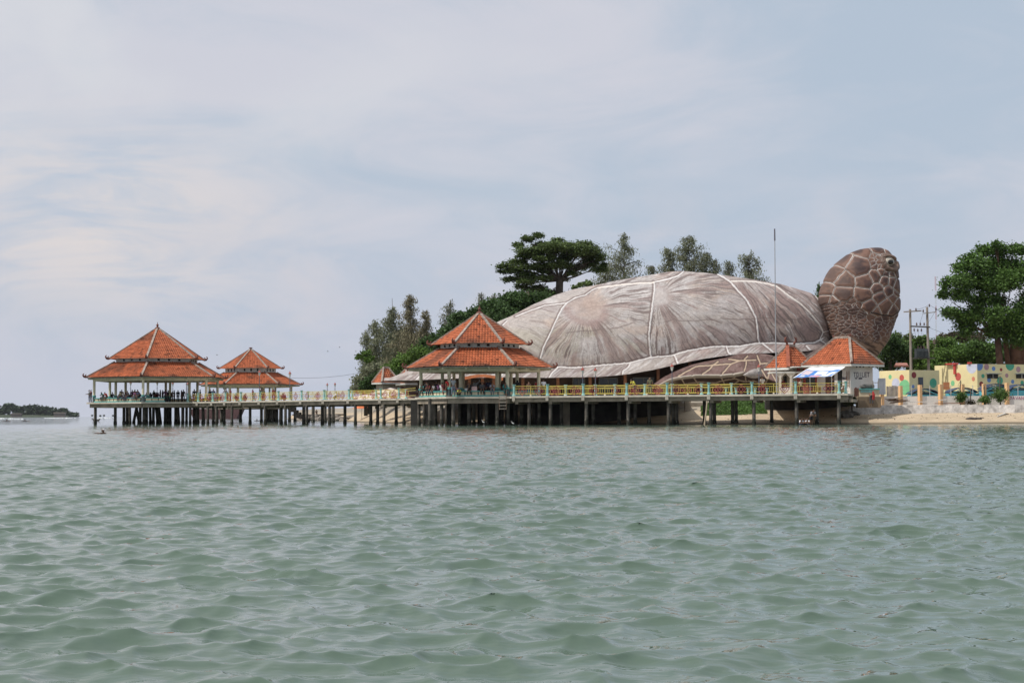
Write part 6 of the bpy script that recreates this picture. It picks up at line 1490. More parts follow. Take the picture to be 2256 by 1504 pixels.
# pose = joints; facing -Y; z = 0 at the feet (or at the seat for seated poses)
def pose_def(kind):
    V = Vector
    if kind == 'stand':
        return dict(pel=V((0, 0, .92)), ch=V((0, 0, 1.28)), nk=V((0, -.01, 1.44)), hd=V((0, -.02, 1.56)), hips=[V((.09, 0, .90)), V((-.09, 0, .90))], kn=[V((.11, -.02, .50)), V((-.11, -.01, .50))], an=[V((.12, .02, .09)), V((-.12, .02, .09))], toe=[V((.14, -.14, .04)), V((-.14, -.14, .04))],
                    sh=[V((.18, 0, 1.38)), V((-.18, 0, 1.38))], el=[V((.24, .02, 1.12)), V((-.24, .02, 1.12))], wr=[V((.24, -.06, .88)), V((-.24, -.06, .88))])
    if kind == 'raise':
        d = pose_def('stand'); d['el'][1] = V((-.36, -.02, 1.52)); d['wr'][1] = V((-.42, -.05, 1.76)); return d
    if kind == 'lean':
        d = pose_def('stand'); d['ch'] = V((0, -.22, 1.20)); d['nk'] = V((0, -.33, 1.32)); d['hd'] = V((0, -.42, 1.40)); d['sh'] = [V((.18, -.28, 1.26)), V((-.18, -.28, 1.26))]; d['el'] = [V((.22, -.34, 1.02)), V((-.22, -.34, 1.02))]; d['wr'] = [V((.12, -.50, .96)), V((-.12, -.50, .96))]; return d
    if kind == 'fish':
        d = pose_def('stand'); d['el'] = [V((.24, -.08, 1.14)), V((-.24, -.08, 1.14))]; d['wr'] = [V((.12, -.32, 1.12)), V((-.10, -.34, 1.08))]; return d
    if kind == 'bend':
        d = pose_def('stand'); d['ch'] = V((0, -.38, .98)); d['nk'] = V((0, -.52, .92)); d['hd'] = V((0, -.60, .84)); d['sh'] = [V((.18, -.46, .94)), V((-.18, -.46, .94))]; d['el'] = [V((.22, -.52, .66)), V((-.22, -.52, .66))]; d['wr'] = [V((.14, -.56, .44)), V((-.14, -.56, .44))]; return d
    if kind == 'sit':        # seat at z = 0, legs hang down
        return dict(pel=V((0, 0, .11)), ch=V((0, -.05, .46)), nk=V((0, -.08, .61)), hd=V((0, -.12, .73)), hips=[V((.09, -.03, .09)), V((-.09, -.03, .09))], kn=[V((.12, -.42, .07)), V((-.12, -.42, .07))], an=[V((.12, -.40, -.34)), V((-.12, -.44, -.34))], toe=[V((.13, -.54, -.39)), V((-.13, -.58, -.39))],
                    sh=[V((.17, -.06, .56)), V((-.17, -.06, .56))], el=[V((.22, -.12, .32)), V((-.22, -.12, .32))], wr=[V((.12, -.32, .20)), V((-.12, -.32, .20))])
    if kind == 'hunch':
        d = pose_def('sit'); d['ch'] = V((0, -.18, .42)); d['nk'] = V((0, -.28, .53)); d['hd'] = V((0, -.36, .62)); d['sh'] = [V((.17, -.24, .49)), V((-.17, -.24, .49))]; d['el'] = [V((.20, -.36, .26)), V((-.20, -.36, .26))]; d['wr'] = [V((.08, -.46, .30)), V((-.08, -.46, .28))]; return d
    if kind == 'squat':
        return dict(pel=V((0, .12, .26)), ch=V((0, -.08, .56)), nk=V((0, -.16, .69)), hd=V((0, -.22, .80)), hips=[V((.1, .10, .25)), V((-.1, .10, .25))], kn=[V((.17, -.26, .48)), V((-.17, -.26, .48))], an=[V((.13, .02, .09)), V((-.13, .02, .09))], toe=[V((.14, -.14, .04)), V((-.14, -.14, .04))],
                    sh=[V((.17, -.12, .64)), V((-.17, -.12, .64))], el=[V((.22, -.28, .46)), V((-.22, -.28, .46))], wr=[V((.08, -.42, .44)), V((-.08, -.42, .44))])
    if kind == 'walk':
        d = pose_def('stand'); d['kn'] = [V((.10, -.16, .50)), V((-.10, .04, .48))]; d['an'] = [V((.10, -.18, .09)), V((-.10, .30, .15))]; d['toe'] = [V((.11, -.34, .06)), V((-.11, .18, .05))]; d['wr'] = [V((.24, .12, .90)), V((-.24, -.20, .92))]; return d
    if kind == 'swim':       # z = 0 at the water
        return dict(pel=V((0, .30, -.42)), ch=V((0, .08, -.10)), nk=V((0, 0, .06)), hd=V((0, -.03, .18)), hips=[V((.09, .32, -.44)), V((-.09, .32, -.44))], kn=[V((.12, .30, -.85)), V((-.12, .30, -.85))], an=[V((.12, .5, -1.1)), V((-.12, .5, -1.1))], toe=[V((.12, .5, -1.25)), V((-.12, .5, -1.25))],
                    sh=[V((.17, .02, .0)), V((-.17, .02, .0))], el=[V((.38, -.10, .02)), V((-.34, -.12, .0))], wr=[V((.52, -.30, .04)), V((-.46, -.32, .03))])
_pm = {}
def person_meshes(kind, scarf, sleeve, shorts):
    key = (kind, scarf, sleeve, shorts)
    if key in _pm: return _pm[key]
    d = pose_def(kind); V, E, Q = [d['pel']], [], [.105]
    def add(p, r, par): V.append(Vector(p)); Q.append(r); E.append((par, len(V)-1)); return len(V)-1
    mid = add(d['pel'].lerp(d['ch'], .5), .105, 0); ch = add(d['ch'], .125, mid); nk = add(d['nk'], .052, ch)
    up_ = (d['hd']-d['nk']).normalized(); jaw = add(d['nk']+up_*.055+Vector((0, -.012, 0)), .060, nk); hd = add(d['hd']+up_*.01, .088, jaw); add(d['hd']+up_*.075, .066, hd)
    for s in (0, 1):
        hp = add(d['hips'][s], .085, 0); th = add(d['hips'][s].lerp(d['kn'][s], .5), .078, hp); kn = add(d['kn'][s], .055, th); cf = add(d['kn'][s].lerp(d['an'][s], .35), .056, kn); an = add(d['an'][s], .036, cf)
        hl = add(d['an'][s]+Vector((0, .0, -.05)), .036, an); add(d['toe'][s], .030, hl)
        sh = add(d['sh'][s], .058, ch); ua = add(d['sh'][s].lerp(d['el'][s], .5), .047, sh); el = add(d['el'][s], .038, ua); fa = add(d['el'][s].lerp(d['wr'][s], .4), .036, el); wr = add(d['wr'][s], .025, fa)
        ax = (d['wr'][s]-d['el'][s]).normalized(); sd = ax.cross(Vector((0, 1, 0))) if abs(ax.y) < .8 else ax.cross(Vector((0, 0, 1))); sd.normalize(); cu = ax.cross(sd).normalized()*(-1 if s else 1)
        pm_ = add(d['wr'][s]+ax*.05, .030, wr)
        for f, (o_, ln) in enumerate(((-.027, .065), (-.009, .075), (.009, .070), (.027, .055))):
            k = add(d['wr'][s]+ax*.092+sd*o_, .0095, pm_); k2 = add(d['wr'][s]+ax*(.092+ln*.5)+sd*o_*1.1+cu*.006, .0085, k); add(d['wr'][s]+ax*(.092+ln)+sd*o_*1.1+cu*.022, .007, k2)
        k = add(d['wr'][s]+ax*.045-sd*.042, .011, pm_); add(d['wr'][s]+ax*.085-sd*.060+cu*.012, .008, k)
    body = skinmesh('body', V, E, Q)
    # face: nose, ears, eyes in the same mesh family
    f = Vector((0, -1, 0)); f = (f-up_*f.dot(up_)).normalized(); sdx = Vector((1, 0, 0))
    # shirt
    g = .018; V2 = [d['pel']+Vector((0, 0, .0)), d['pel'].lerp(d['ch'], .5), d['ch'], d['nk']-(d['nk']-d['ch'])*.35]; Q2 = [.135+g*.5, .128, .142, .085]; E2 = [(0, 1), (1, 2), (2, 3)]
    for s in (0, 1):
        V2.append(d['sh'][s]); Q2.append(.058+g); E2.append((2, len(V2)-1)); V2.append(d['sh'][s].lerp(d['el'][s], .7)); Q2.append(.048+g); E2.append((len(V2)-2, len(V2)-1))
        if sleeve: V2.append(d['el'][s]); Q2.append(.042+g*.7); E2.append((len(V2)-2, len(V2)-1)); V2.append(d['el'][s].lerp(d['wr'][s], .9)); Q2.append(.030+g*.6); E2.append((len(V2)-2, len(V2)-1))
    shirt = skinmesh('shirt', V2, E2, Q2)
    V3 = [d['pel']+Vector((0, 0, .05)), d['pel']-Vector((0, 0, .02))]; Q3 = [.128, .125]; E3 = [(0, 1)]
    for s in (0, 1):
        V3.append(d['hips'][s]); Q3.append(.098); E3.append((1, len(V3)-1)); V3.append(d['hips'][s].lerp(d['kn'][s], .5)); Q3.append(.090); E3.append((len(V3)-2, len(V3)-1)); V3.append(d['kn'][s].lerp(d['hips'][s], .08)); Q3.append(.072); E3.append((len(V3)-2, len(V3)-1))
        if not shorts: V3.append(d['kn'][s].lerp(d['an'][s], .45)); Q3.append(.066); E3.append((len(V3)-2, len(V3)-1)); V3.append(d['kn'][s].lerp(d['an'][s], .93)); Q3.append(.055); E3.append((len(V3)-2, len(V3)-1))
    trs = skinmesh('trousers', V3, E3, Q3)
    hb = Vector((0, .018, 0)); c0 = d['hd']+up_*.02+hb
    if scarf: hair = skinmesh('head_scarf', [c0+up_*.06, c0, d['nk']+Vector((0, .02, 0)), d['nk']-(d['nk']-d['ch'])*.5], [(0, 1), (1, 2), (2, 3)], [.078, .108, .095, .13])
    else: hair = skinmesh('hair', [c0+up_*.075, c0+up_*.03+Vector((0, .015, 0)), c0-up_*.03+Vector((0, .03, 0))], [(0, 1), (1, 2)], [.074, .092, .074])
    fm_ = MB(); hc = d['hd']
    fm_.tube([hc+f*.080+up_*.015, hc+f*.104-up_*.022, hc+f*.085-up_*.032], [.010, .016, .010], 6)
    for s in (-1, 1): fm_.tube([hc+sdx*s*.088+up_*.02, hc+sdx*s*.094-up_*.01, hc+sdx*s*.086-up_*.03], [.012, .017, .010], 6)
    ey = MB()
    for s in (-1, 1): e = hc+f*.084+sdx*s*.032+up_*.008; ey.lathe((e.x, e.y, e.z-.008), [(.006, 0), (.010, .008), (.006, .016)], 6)
    mth = MB(); m_ = hc+f*.078-up_*.052; mth.box(m_, (.042, .02, .010))
    def mm(mb, nm):
        me = bpy.data.meshes.new(nm); me.from_pydata(mb.v, [], mb.f); return me
    r = dict(body=body, shirt=shirt, trousers=trs, hair=hair, nose=mm(fm_, 'nose_and_ears'), eye=mm(ey, 'eyes'), mouth=mm(mth, 'mouth'))
    for k_, me in r.items(): me.materials.append(HAIR)
    _pm[key] = r; return r
COLS = {'black': (.022, .022, .026), 'navy': (.025, .035, .08), 'red': (.42, .03, .03), 'maroon': (.16, .025, .03), 'white': (.66, .65, .66), 'grey': (.30, .31, .33), 'teal': (.04, .20, .20), 'yellow': (.62, .60, .08), 'brown': (.12, .075, .05), 'pink': (.50, .28, .30), 'olive': (.12, .11, .06), 'blue': (.10, .18, .40), 'jeans': (.16, .19, .24), 'purple': (.14, .05, .12), 'orange': (.55, .20, .04), 'darkgrey': (.07, .07, .075), 'cream': (.52, .46, .38), 'striped': (.35, .36, .40)}
def cloth(c): return M(c+'_cloth', COLS[c], .8, .2, 6)
def checks():
    mt, n, l, b = newmat('black_white_check_cloth'); t = n.new('ShaderNodeTexCoord'); c = n.new('ShaderNodeTexChecker'); c.inputs['Scale'].default_value = 11; c.inputs[1].default_value = (.6, .6, .62, 1); c.inputs[2].default_value = (.05, .05, .07, 1); l.new(t.outputs['Object'], c.inputs[0]); l.new(c.outputs[0], b.inputs['Base Color']); return mt
def stripes():
    mt, n, l, b = newmat('blue_white_stripe_cloth'); t = n.new('ShaderNodeTexCoord'); s = n.new('ShaderNodeSeparateXYZ'); l.new(t.outputs['Object'], s.inputs[0]); m_ = n.new('ShaderNodeMath'); m_.operation = 'MULTIPLY'; m_.inputs[1].default_value = 70; l.new(s.outputs[2], m_.inputs[0]); q = n.new('ShaderNodeMath'); q.operation = 'SINE'; l.new(m_.outputs[0], q.inputs[0])
    g = n.new('ShaderNodeMath'); g.operation = 'GREATER_THAN'; g.inputs[1].default_value = 0; l.new(q.outputs[0], g.inputs[0]); x = n.new('ShaderNodeMix'); x.data_type = 'RGBA'; x.inputs[6].default_value = (.03, .05, .14, 1); x.inputs[7].default_value = (.55, .56, .60, 1); l.new(g.outputs[0], x.inputs[0]); l.new(x.outputs[2], b.inputs['Base Color']); return mt
_mc['check_cloth'] = checks(); _mc['stripe_cloth'] = stripes()
def person(kind, loc, rz, shirt, trs, label, scarf=None, sleeve=False, shorts=False, skin=0, scale=1.0, group=None, bare=False, cap=None):
    ms = person_meshes(kind, bool(scarf), sleeve, shorts)
    t = empty('person', loc, label, 'person', group, rz=R(rz)); t.scale = (scale,)*3
    def ob(k, mt, par=t, nm=None):
        o = bpy.data.objects.new(nm or ms[k].name.split('.')[0], ms[k]); col.objects.link(o); o.parent = par; o.material_slots[0].link = 'OBJECT'; o.material_slots[0].material = mt; return o
    b = ob('body', SK[skin]); ob('nose', SK[skin], b, 'face'); ob('eye', HAIR, b, 'eyes'); ob('mouth', M('lips', (.20, .07, .06), .6), b, 'mouth')
    ob('hair', (cloth(scarf) if scarf else cloth(cap) if cap else HAIR), t, 'head_scarf' if scarf else 'cap' if cap else 'hair')
    if not bare: ob('shirt', _mc.get(shirt+'_cloth') or cloth(shirt), t, 'shirt')
    ob('trousers', cloth(trs), t, 'shorts' if shorts else 'trousers'); return t
BS = DZ+.545                                       # top of the pavilion benches
PG = 'visitors on the pier and in the pavilions'
def pp(px_, Y, kind, rz, sh, tr, lab, **k):
    z = BS if kind in ('sit', 'hunch') and 'z' not in k else k.pop('z', DZ) if 'z' in k else DZ
    g = G(px_, Y, z); return person(kind, (g.x, Y, z), rz, sh, tr, lab, group=PG, **k)
# far left pavilion: the two anglers and the crowd on the benches
pp(196.5, 202.5, 'fish', -70, 'grey', 'navy', 'angler in pale shirt at the far left corner of the pier', skin=1)
pp(200.5, 202.9, 'fish', -60, 'maroon', 'black', 'angler in dark red shirt behind the one at the far left corner', skin=1, cap='black')
def edge(hx, i, t_, inset=0.0): return hx[i].lerp(hx[(i+1) % 6], t_)
LB = hexpts(LPc, 8.0, 0, LPa); LB2 = hexpts(LPc, 7.2, 0, LPa)
seat = [(0, .20, 'hunch', 'teal', 'darkgrey', 'left of the two people sitting close together on the leftmost bench'), (0, .27, 'hunch', 'red', 'brown', 'right of the two people sitting close together on the leftmost bench, red top'),
        (0, .55, 'sit', 'olive', 'navy', 'large person in drab shirt sitting by the dark left column of the leftmost pavilion'), (0, .64, 'hunch', 'grey', 'navy', 'seated person in grey next to the large one at the left column'), (0, .70, 'sit', 'black', 'navy', 'dark clothed person third from the left column on the front left bench'),
        (0, .84, 'sit', 'purple', 'jeans', 'person in plum top sitting on the right end of the front left bench'), (0, .91, 'hunch', 'maroon', 'brown', 'person in maroon leaning toward a companion at the right end of the front left bench')]
for i, t_, kd, sh, tr, lab in seat:
    p = edge(LB, i, t_); pp(0, 1, 'stand', 0, 'black', 'black', 'x') if False else person(kd, (p.x, p.y, BS), -40, sh, tr, lab, group=PG, skin=1)
p = edge(LB, 0, .985); person('sit', (p.x-.5, p.y, BS), -25, 'navy', 'black', 'person in navy sitting against the front corner column of the leftmost pavilion', group=PG, skin=1)
rr = random.Random(21)
dark = ['black', 'navy', 'maroon', 'brown', 'purple', 'darkgrey', 'black', 'navy']
desc = {'black': 'black', 'navy': 'navy blue', 'maroon': 'maroon', 'brown': 'brown', 'purple': 'plum', 'darkgrey': 'dark grey'}
far = [(247, 'black', 'alone at the left end of the rear bench'), (264, 'navy', 'behind the left column pair'), (268, 'brown', 'behind the large seated person'), (276, 'maroon', 'left of the inner left column'), (283, 'black', 'right of the inner left column'), (287, 'navy', 'below the left lamp, rear row'), (291, 'purple', 'second right of the left lamp'), (297, 'black', 'midway between left lamp and front corner column'), (303, 'maroon', 'third left of the front corner column'), (307, 'navy', 'second left of the front corner column'),
       (324, 'darkgrey', 'just right of the front corner column'), (328, 'black', 'second right of the front corner column'), (333, 'navy', 'third right of the front corner column'), (339, 'black', 'left of the middle lamp'), (343, 'maroon', 'at the middle lamp'), (347, 'purple', 'right of the middle lamp')]
for k, (q, c, w) in enumerate(far):
    Y = 199.5+rr.uniform(-1.5, 6); st_ = rr.random() < .25; g = G(q, Y, DZ)
    person('stand' if st_ else 'sit', (g.x, Y, DZ if st_ else DZ+.5), rr.choice([180, 150, 20, -30, 200]), c, rr.choice(['black', 'navy', 'brown']), 'person in %s in the leftmost pavilion, %s' % (desc[c], w), group=PG, skin=1, scarf=(c if rr.random() < .3 else None), sleeve=True, scale=.97)
walk = [(353, 'olive', 'stand', 'in olive standing at the left end of the yellow railing'), (358, 'black', 'walk', 'in black walking at the left end of the yellow railing'), (364, 'purple', 'stand', 'tall, in plum, before the two inner right columns'), (370, 'black', 'stand', 'in black just left of the first turquoise post'), (378, 'brown', 'lean', 'in brown leaning between first post and red lamp'), (384, 'black', 'stand', 'in black right of the first turquoise post'), (392, 'navy', 'stand', 'in navy left of the second yellow baluster'), (400, 'maroon', 'stand', 'in maroon left of the second turquoise post'), (404, 'black', 'stand', 'in black touching the second turquoise post'),
        (428, 'black', 'stand', 'in black between second and third turquoise posts'), (441, 'darkgrey', 'stand', 'with dark hair behind the third turquoise post'), (463, 'black', 'stand', 'in black between fourth and fifth posts'), (470, 'navy', 'stand', 'in navy just right of the fourth post')]
for q, c, kd, w in walk:
    Y = yL(max(q, 400))+rr.uniform(1.2, 6.0); g = G(q, Y, DZ); person(kd, (g.x, Y, DZ), rr.choice([0, 180, 90, -90, 30]), c, rr.choice(['black', 'navy', 'brown']), 'person %s' % w, group=PG, skin=1, sleeve=True, scale=.95)
pp(501, 191.5, 'lean', -60, 'grey', 'maroon', 'tall person in grey bending over the railing left of the middle pavilion', skin=1, scale=1.1)
for q, c, kd, w, sc_ in ((455, 'cream', 'sit', 'in cream left of the tilted post row', .9), (484, 'maroon', 'squat', 'crouching in maroon left of the tall bending one', .95), (508, 'maroon', 'stand', 'in maroon right beside the tall bending one', .9), (521, 'maroon', 'sit', 'in maroon seated left of the big double post', .95), (537, 'maroon', 'sit', 'in red brown crouching right of the double post', .95), (541, 'brown', 'sit', 'in brown beside the one crouching right of the double post', .9), (557, 'maroon', 'stand', 'in maroon midway to the blue lamp post', .85), (575, 'brown', 'walk', 'in brown passing right of the blue lamp post', .9), (580, 'olive', 'stand', 'in olive right of the blue lamp post', .85), (603, 'maroon', 'stand', 'in maroon behind the railing under the middle pavilion corner', .85), (622, 'maroon', 'squat', 'crouching, left one of the pair before the right eave lamp', .95), (628, 'purple', 'squat', 'crouching, right one of the pair before the right eave lamp', .95)):
    Y = yL(q)+rr.uniform(.8, 3.2); g = G(q, Y, DZ); person(kd if kd != 'sit' else 'squat', (g.x, Y, DZ), rr.choice([0, 180, 60, -60]), c, rr.choice(['maroon', 'brown', 'black']), 'person %s' % w, group=PG, skin=1, scale=sc_)
g = G(733.5, 176.5, DZ); person('squat', (g.x, 178, DZ), 100, 'white', 'brown', 'person in a white shirt crouching on the walkway between two far lamps', group=PG)
# near pavilion, seated on the front bench and about it
FB = hexpts(FPc, 5.75, 0, FPa)
def fb(px_, i):
    a, b = FB[i], FB[(i+1) % 6]
    lo, hi = 0., 1.
    for _ in range(30):
        m_ = (lo+hi)/2; q = a.lerp(b, m_)
        if float(project([(q.x, q.y, BS)])[0][0]) < px_: lo = m_
        else: hi = m_
    return a.lerp(b, lo)
for q, i, kd, rz, sh, tr, lab, kw in ((933, 0, 'hunch', -30, 'teal', 'black', 'seated person in teal at the left end of the nearest pavilion bench', {}), (948, 0, 'hunch', -40, 'maroon', 'navy', 'seated person in dark red second from the left on the near bench', {}), (956.5, 0, 'sit', -45, 'grey', 'darkgrey', 'small seated person in grey third from the left on the near bench', {'scale': .85}), (966, 0, 'sit', 150, 'purple', 'black', 'person in plum with back turned on the left near bench', {}), (973, 0, 'sit', 160, 'white', 'white', 'person in long white top with back turned on the left near bench', {'sleeve': True}), (977.5, 0, 'sit', 10, 'maroon', 'maroon', 'person in deep red next to the one in long white', {}),
                                      (1035, 1, 'hunch', -10, 'black', 'black', 'person in black sitting left of the pink box on the near bench', {'sleeve': True}), (1062, 1, 'sit', 5, 'darkgrey', 'black', 'person in dark grey sitting with legs apart right of the pink box', {'sleeve': True}), (1084, 1, 'hunch', 5, 'stripe', 'jeans', 'seated person in blue and white striped shirt on the near bench', {}), (1112, 1, 'hunch', 10, 'teal', 'teal', 'person in dark teal bent low at the right end of the near bench', {'sleeve': True})):
    p = fb(q, i); person(kd, (p.x, p.y, BS), rz, sh, tr, lab, group=PG, **kw)
g = G(987.5, 149.6, DZ); person('stand', (g.x, 149.9, DZ), 20, 'red', 'black', 'man in bright red shirt and black trousers beside the front left column', group=PG, scale=1.02)
g = G(998.5, 149.0, DZ); person('raise', (g.x, 149.2, DZ), 10, 'grey', 'jeans', 'standing man in grey shirt with one hand on the front left column', group=PG, scale=1.06)
g = G(1005, 150.2, DZ); person('squat', (g.x, 150.3, DZ), -20, 'pink', 'maroon', 'crouching person in pink just right of the man in grey', group=PG, scarf='pink', scale=1.15)
g = G(1010.5, 149.4, DZ); person('squat', (g.x, 149.3, DZ), 25, 'yellow', 'black', 'crouching child in yellow right of the man in grey', group=PG, scale=.85)
for q, Y, kd, sh, tr, lab, sc_ in ((1042, 158, 'stand', 'brown', 'black', 'person in brown standing behind the pink box in the near pavilion', 1.0), (1048, 156, 'stand', 'grey', 'black', 'person in grey standing with raised arm behind the pavilion bench', 1.0), (1057, 157, 'stand', 'black', 'black', 'person in black standing behind the seated dark grey one', 1.0), (1069, 157, 'stand', 'maroon', 'black', 'person in maroon standing left of the striped shirt', 1.0), (1076, 155.5, 'stand', 'navy', 'black', 'person in navy standing behind the striped shirt', 1.0), (940, 158, 'stand', 'black', 'black', 'person in black standing behind the teal one on the near left bench', .95), (961, 158, 'stand', 'black', 'navy', 'person in dark clothes standing behind the left near bench', .95),
                                      (1105, 158, 'stand', 'black', 'black', 'person in black between the two right columns of the near pavilion', .95), (1140, 153.5, 'stand', 'black', 'black', 'woman in black robe standing at the right side of the near pavilion', .98)):
    g = G(q, Y, DZ); person(kd if 'raised' not in lab else 'raise', (g.x, Y, DZ), rr.choice([0, 180, 40, -40]), sh, tr, lab, group=PG, scale=sc_, sleeve=True, scarf='black' if 'robe' in lab else None)
tag(MB().box((G(1045, 149.6, 0).x, fb(1047, 1).y, BS+.20), (.52, .34, .40)).build('box', M('pink_box', (.62, .40, .38), .7)), 'pale pink box standing on the bench of the near pavilion', 'box')
tag(blob((G(1028, 149.6, 0).x, fb(1028, 1).y, BS+.12), .17, 4, (1.1, .9, .8)).build('bag', M('white_plastic', (.70, .68, .66), .5), smooth_=True), 'small white plastic bag on the bench left of the pink box', 'bag')
# walkway before the turtle
for q, Y, kd, rz, sh, tr, lab, kw in ((1165, 165, 'stand', 0, 'brown', 'navy', 'person in brown in the shade under the shell right of the near pavilion', {}), (1179, 160, 'stand', 90, 'pink', 'brown', 'person in pink left of the one in red by the pavilion right column', {'scale': .95}), (1183.5, 158, 'stand', 160, 'red', 'navy', 'person in red standing by the rightmost column of the near pavilion', {}), (1197.5, 153, 'stand', 200, 'white', 'navy', 'person in white shirt standing left of the second front railing post', {}),
                                      (1399, 146.8, 'lean', -60, 'yellow', 'navy', 'man in yellow shirt leaning on the railing before the shell', {'shorts': True}), (1432, 146.6, 'stand', 170, 'olive', 'darkgrey', 'woman in brown scarf standing right of the man in yellow', {'scarf': 'brown'}),
                                      (1680, 145.4, 'stand', 200, 'cream', 'maroon', 'person in patterned cream shirt beside the lamp left of the kiosk', {}), (1725.5, 150, 'stand', 0, 'maroon', 'black', 'person in maroon inside the open kiosk', {'scale': .92}), (1764, 147.6, 'stand', 30, 'cream', 'brown', 'dark haired person under the left end of the awning', {'scale': .85}), (1774, 146, 'squat', 90, 'orange', 'brown', 'crouching person in orange at the snack stall', {'scale': 1.1}), (1835, 147.6, 'stand', 90, 'black', 'black', 'person in black beneath the right end of the awning', {'scale': .95}), (1857.5, 142.2, 'squat', 0, 'cream', 'brown', 'crouching person between the last two turquoise posts', {'scale': .85})):
    g = G(q, Y, DZ); person(kd, (g.x, Y, DZ), rz, sh, tr, lab, group=PG, **kw)
g = G(1921, 145.4, 1.75); person('bend', (g.x, 147.0-1.4, 1.72), 180, 'brown', 'darkgrey', 'shirtless man bending over the washing counter with his back turned', bare=True)
tag(MB().tube([P(1923, 862, 144.9), P(1925, 870, 144.85), P(1924, 880, 144.9)], [.07, .13, .10], 7).build('towel', M('red_towel', (.40, .03, .03), .8)), 'red cloth hanging beside the shirtless man at the counter', 'cloth')
# paddlers on the beach
for q, Y, kd, rz, sh, tr, lab, kw in ((1787, 140.6, 'lean', 30, 'check', 'black', 'person in black and white checked shirt bending at the water edge', {'shorts': True}),):
    g = G(q, Y, 0); z = float(landz(g.x, Y)); g = G(q, Y, z); person(kd, (g.x, Y, max(z, -.15)), rz, sh, tr, lab, **kw)
for q, Y, rz, sh, lab in ((1764, 140.0, 20, 'white', 'leftmost child in white sitting in the shallows'), (1773, 140.6, 0, 'darkgrey', 'middle child in dark top sitting in the shallows'), (1780, 140.0, -30, 'white', 'child in white sitting in the shallows right by the checked shirt')):
    g = G(q, Y, 0); person('squat', (g.x, Y, -.22), rz, sh, 'navy', lab, scale=.88)
for q, Y, kd, rz, sh, lab, kw in ((228, 92, 'swim', -60, 'brown', 'swimmer with a white cap in the open water before the leftmost pavilion', {'cap': 'white', 'scale': 1.0}), (15, 330, 'swim', 0, 'black', 'far swimmer before the island, the left one', {'scale': 1.6}), (55, 320, 'swim', 30, 'black', 'far swimmer before the island, the right one', {'scale': 1.5}), (566, 300, 'swim', 20, 'black', 'far swimmer seen between the piles of the middle pavilion', {'scale': 1.3})):
    g = G(q, Y, 0); person(kd, (g.x, Y, .02), rz, sh, 'black', lab, skin=1, **kw)
g = G(697, 297, 1.3); person('sit', (g.x, 297, 1.25), 20, 'brown', 'brown', 'person sitting on the far jetty seen between the piles', skin=1)
# outrigger canoe crossing a pile at the left
cn = empty('canoe', (G(209, 340, 0).x, 340, 0), 'dark low canoe crossing behind the leftmost pile', 'boat')
g = G(209, 340, 0); mb = MB(); mb.tube([(g.x-.6, 340, .55), (g.x-.2, 340, .18), (g.x+.2, 340, .12), (g.x+.8, 340, .16), (g.x+1.15, 340, .5)], [.05, .22, .26, .22, .05], 8); mb.build('hull', M('dark_hull', (.05, .04, .035), .7), cn)
# birds
def egret(px_, py_, Y, lab):
    g = P(px_, py_, Y); t = empty('egret', (g.x, Y, g.z), lab, 'bird'); wm = M('egret_white', (.75, .74, .70), .7, .1, 4)
    b = MB(); b.sm = True; o = Vector((g.x, Y, g.z))
    b.tube([o+Vector((.20, 0, .02)), o+Vector((.10, 0, .06)), o+Vector((-.05, 0, .12)), o+Vector((-.14, 0, .20)), o+Vector((-.15, 0, .32)), o+Vector((-.20, 0, .38)), o+Vector((-.30, 0, .37))], [.02, .07, .085, .045, .025, .032, .008], 8); b.v = [tuple(o+(Vector(v)-o)*.6) for v in b.v]; b.build('body', wm, t)
    for dx in (-.02, .04): MB().bar(o+Vector((dx, 0, .05)), o+Vector((dx, 0, -.12)), .012, .012).build('leg', HAIR, t)
egret(1065, 931, 146, 'white egret standing in the shallows under the near pavilion'); egret(1130, 933.5, 144.5, 'white egret standing in the shallows right of the near pavilion ladder')
def gull(px_, py_, Y, lab):
    g = P(px_, py_, Y); o = Vector((g.x, Y, g.z)); b = MB(); b0_ = b; b.tube([o+Vector((-.18, 0, 0)), o, o+Vector((.2, 0, 0))], [.02, .07, .02], 6)
    for s in (-1, 1): b.add([o+Vector((-.06, 0, .03)), o+Vector((.08, 0, .03)), o+Vector((.1, s*.45, .20)), o+Vector((.0, s*.5, .22)), o+Vector((-.06, 0, .0)), o+Vector((.08, 0, .0)), o+Vector((.1, s*.45, .18)), o+Vector((.0, s*.5, .2))], [(0, 1, 2, 3), (7, 6, 5, 4), (0, 3, 7, 4), (1, 5, 6, 2), (2, 6, 7, 3)])
    b.v = [tuple(o+(Vector(v)-o)*.45) for v in b.v]
    tag(b.build('bird', M('dark_bird', (.12, .12, .13), .8)), lab, 'bird')
gull(722, 774, 190, 'tiny dark bird flying highest above the walkway left of the trees'); gull(748, 765, 195, 'tiny dark bird flying above and right of another one in the clear sky'); gull(478, 782, 200, 'tiny dark bird in the sky between the two left pavilion roofs')
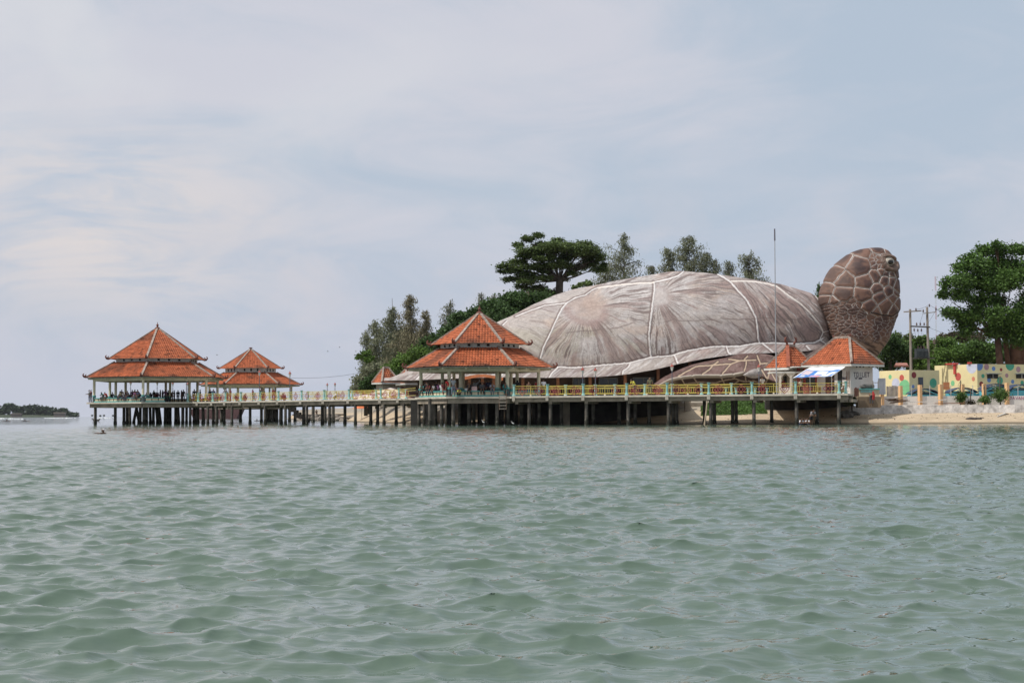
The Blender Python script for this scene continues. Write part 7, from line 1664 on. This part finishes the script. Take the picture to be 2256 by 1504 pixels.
# ------------------------------------------------------------------ island far away
IY = 2600.0
itop = [(-260, 900), (-120, 885), (-60, 881), (0, 885), (22, 886), (40, 890), (60, 889), (78, 888), (95, 893), (112, 896), (128, 898), (143, 896), (150, 901), (158, 905), (163, 912), (166, 917)]
rng = np.random.RandomState(2); cl = []
xs_, ts_ = [p[0] for p in itop], [p[1] for p in itop]
for k in range(420):
    q = rng.uniform(-250, 166); top = np.interp(q, xs_, ts_); r_ = rng.uniform(4, 9); y = rng.uniform(min(top+r_*.7, 914), 917); cl.append((q, y, r_*rng.uniform(.8, 1.3), r_*.75))
pts = crown_pts(cl, IY, 26000, 4, 1.0, 1.0); pts = pts[pts[:, 2] > -1]
V, Fc = leafmesh('island_forest', pts, 3.0, 6, .6); put('island_forest', npmesh('island_forest', V, Fc, False), LM['far'], kind='stuff')
a, b = G(-300, IY, 0).x, G(158, IY, 0).x; xs = np.linspace(a, b, 90); hh = np.interp(np.linspace(-300, 158, 90), xs_, [max(0, (917-t)*IY/F*.15) for t in ts_])
rows = [np.stack([xs, 0*xs+IY-30+d_*1.0, np.maximum(-.4, hh*f)+(0.6 if f else -1)], -1) for d_, f in ((0, 0), (3, .02), (10, .6), (20, 1.0), (34, .9), (46, 0))]
put('island', npmesh('island', np.array(rows).reshape(-1, 3), grid_faces(6, 90), True), M('island_ground', (.045, .06, .035), .9), kind='structure')
for q0, q1, y0, y1, lab in ((26, 47, 910, 917, 'low open sided building on the island shore, the left one'), (120, 144, 908, 917, 'longer low building near the right end of the island')):
    A_ = P(q0, y1, IY-60); B_ = P(q1, y0, IY-60); t = empty('shore_building', ((A_.x+B_.x)/2, IY-60, 0), lab, 'building')
    MB().box(((A_.x+B_.x)/2, IY-60, B_.z*.45), (B_.x-A_.x, 8, B_.z*.8)).build('wall', M('island_wall', (.16, .13, .12), .8), t); MB().box(((A_.x+B_.x)/2, IY-60, B_.z*.92), ((B_.x-A_.x)*1.06, 10, B_.z*.14)).build('roof', M('island_roof', (.34, .27, .24), .8), t)
# line of breakers on the bar
sf = MB(); rr = random.Random(4)
for q0, q1, Y in ((-60, 6, 700), (22, 46, 640), (98, 165, 900), (212, 252, 900), (2, 30, 900), (140, 150, 800)):
    n = int((q1-q0)/1.6)
    for k in range(n):
        q = q0+(q1-q0)*k/n; A_ = G(q, Y, 0); w = Y/F*rr.uniform(1.2, 2.4); sf.lathe((A_.x, Y+rr.uniform(-4, 4), -.05), [(w, 0), (w*.8, .18+rr.uniform(0, .15)), (w*.2, .3)], 6)
sf.build('surf', M('sea_foam', (.85, .86, .86), .8, .05, 1), kind='structure')
# small things on the sandbar horizon
for k, (q, y) in enumerate(((173, 914.5), (203, 914), (221, 914.5), (229, 914), (249, 914))):
    g = P(q, y, 1500); tag(blob((g.x, 1500, g.z-.4), 1.2, k*1.3, (1, 1, .8), 5, 7).build('marker_buoy', M('far_dark', (.09, .09, .09), .8)), ['dark marker buoy nearest to the island tip on the horizon', 'dark marker buoy on the horizon left of the leftmost pile', 'dark marker buoy just right of the leftmost pile on the horizon', 'dark marker buoy midway between the two leftmost piles', 'dark marker buoy touching the second pile on the horizon'][k], 'buoy')

# ------------------------------------------------------------------ air
hb_ = MB(); hb_.box((0, 0, 56), (9400, 9400, 122)); hm = bpy.data.materials.new('air'); hm.use_nodes = True
hn, hl = hm.node_tree.nodes, hm.node_tree.links; hn.clear(); ho = hn.new('ShaderNodeOutputMaterial'); hv = hn.new('ShaderNodeVolumePrincipled')
hv.inputs['Color'].default_value = (.86, .90, .97, 1); hv.inputs['Density'].default_value = 0.000025; hv.inputs['Anisotropy'].default_value = .1
hl.new(hv.outputs[0], ho.inputs['Volume']); hb_.build('haze', hm, kind='stuff')
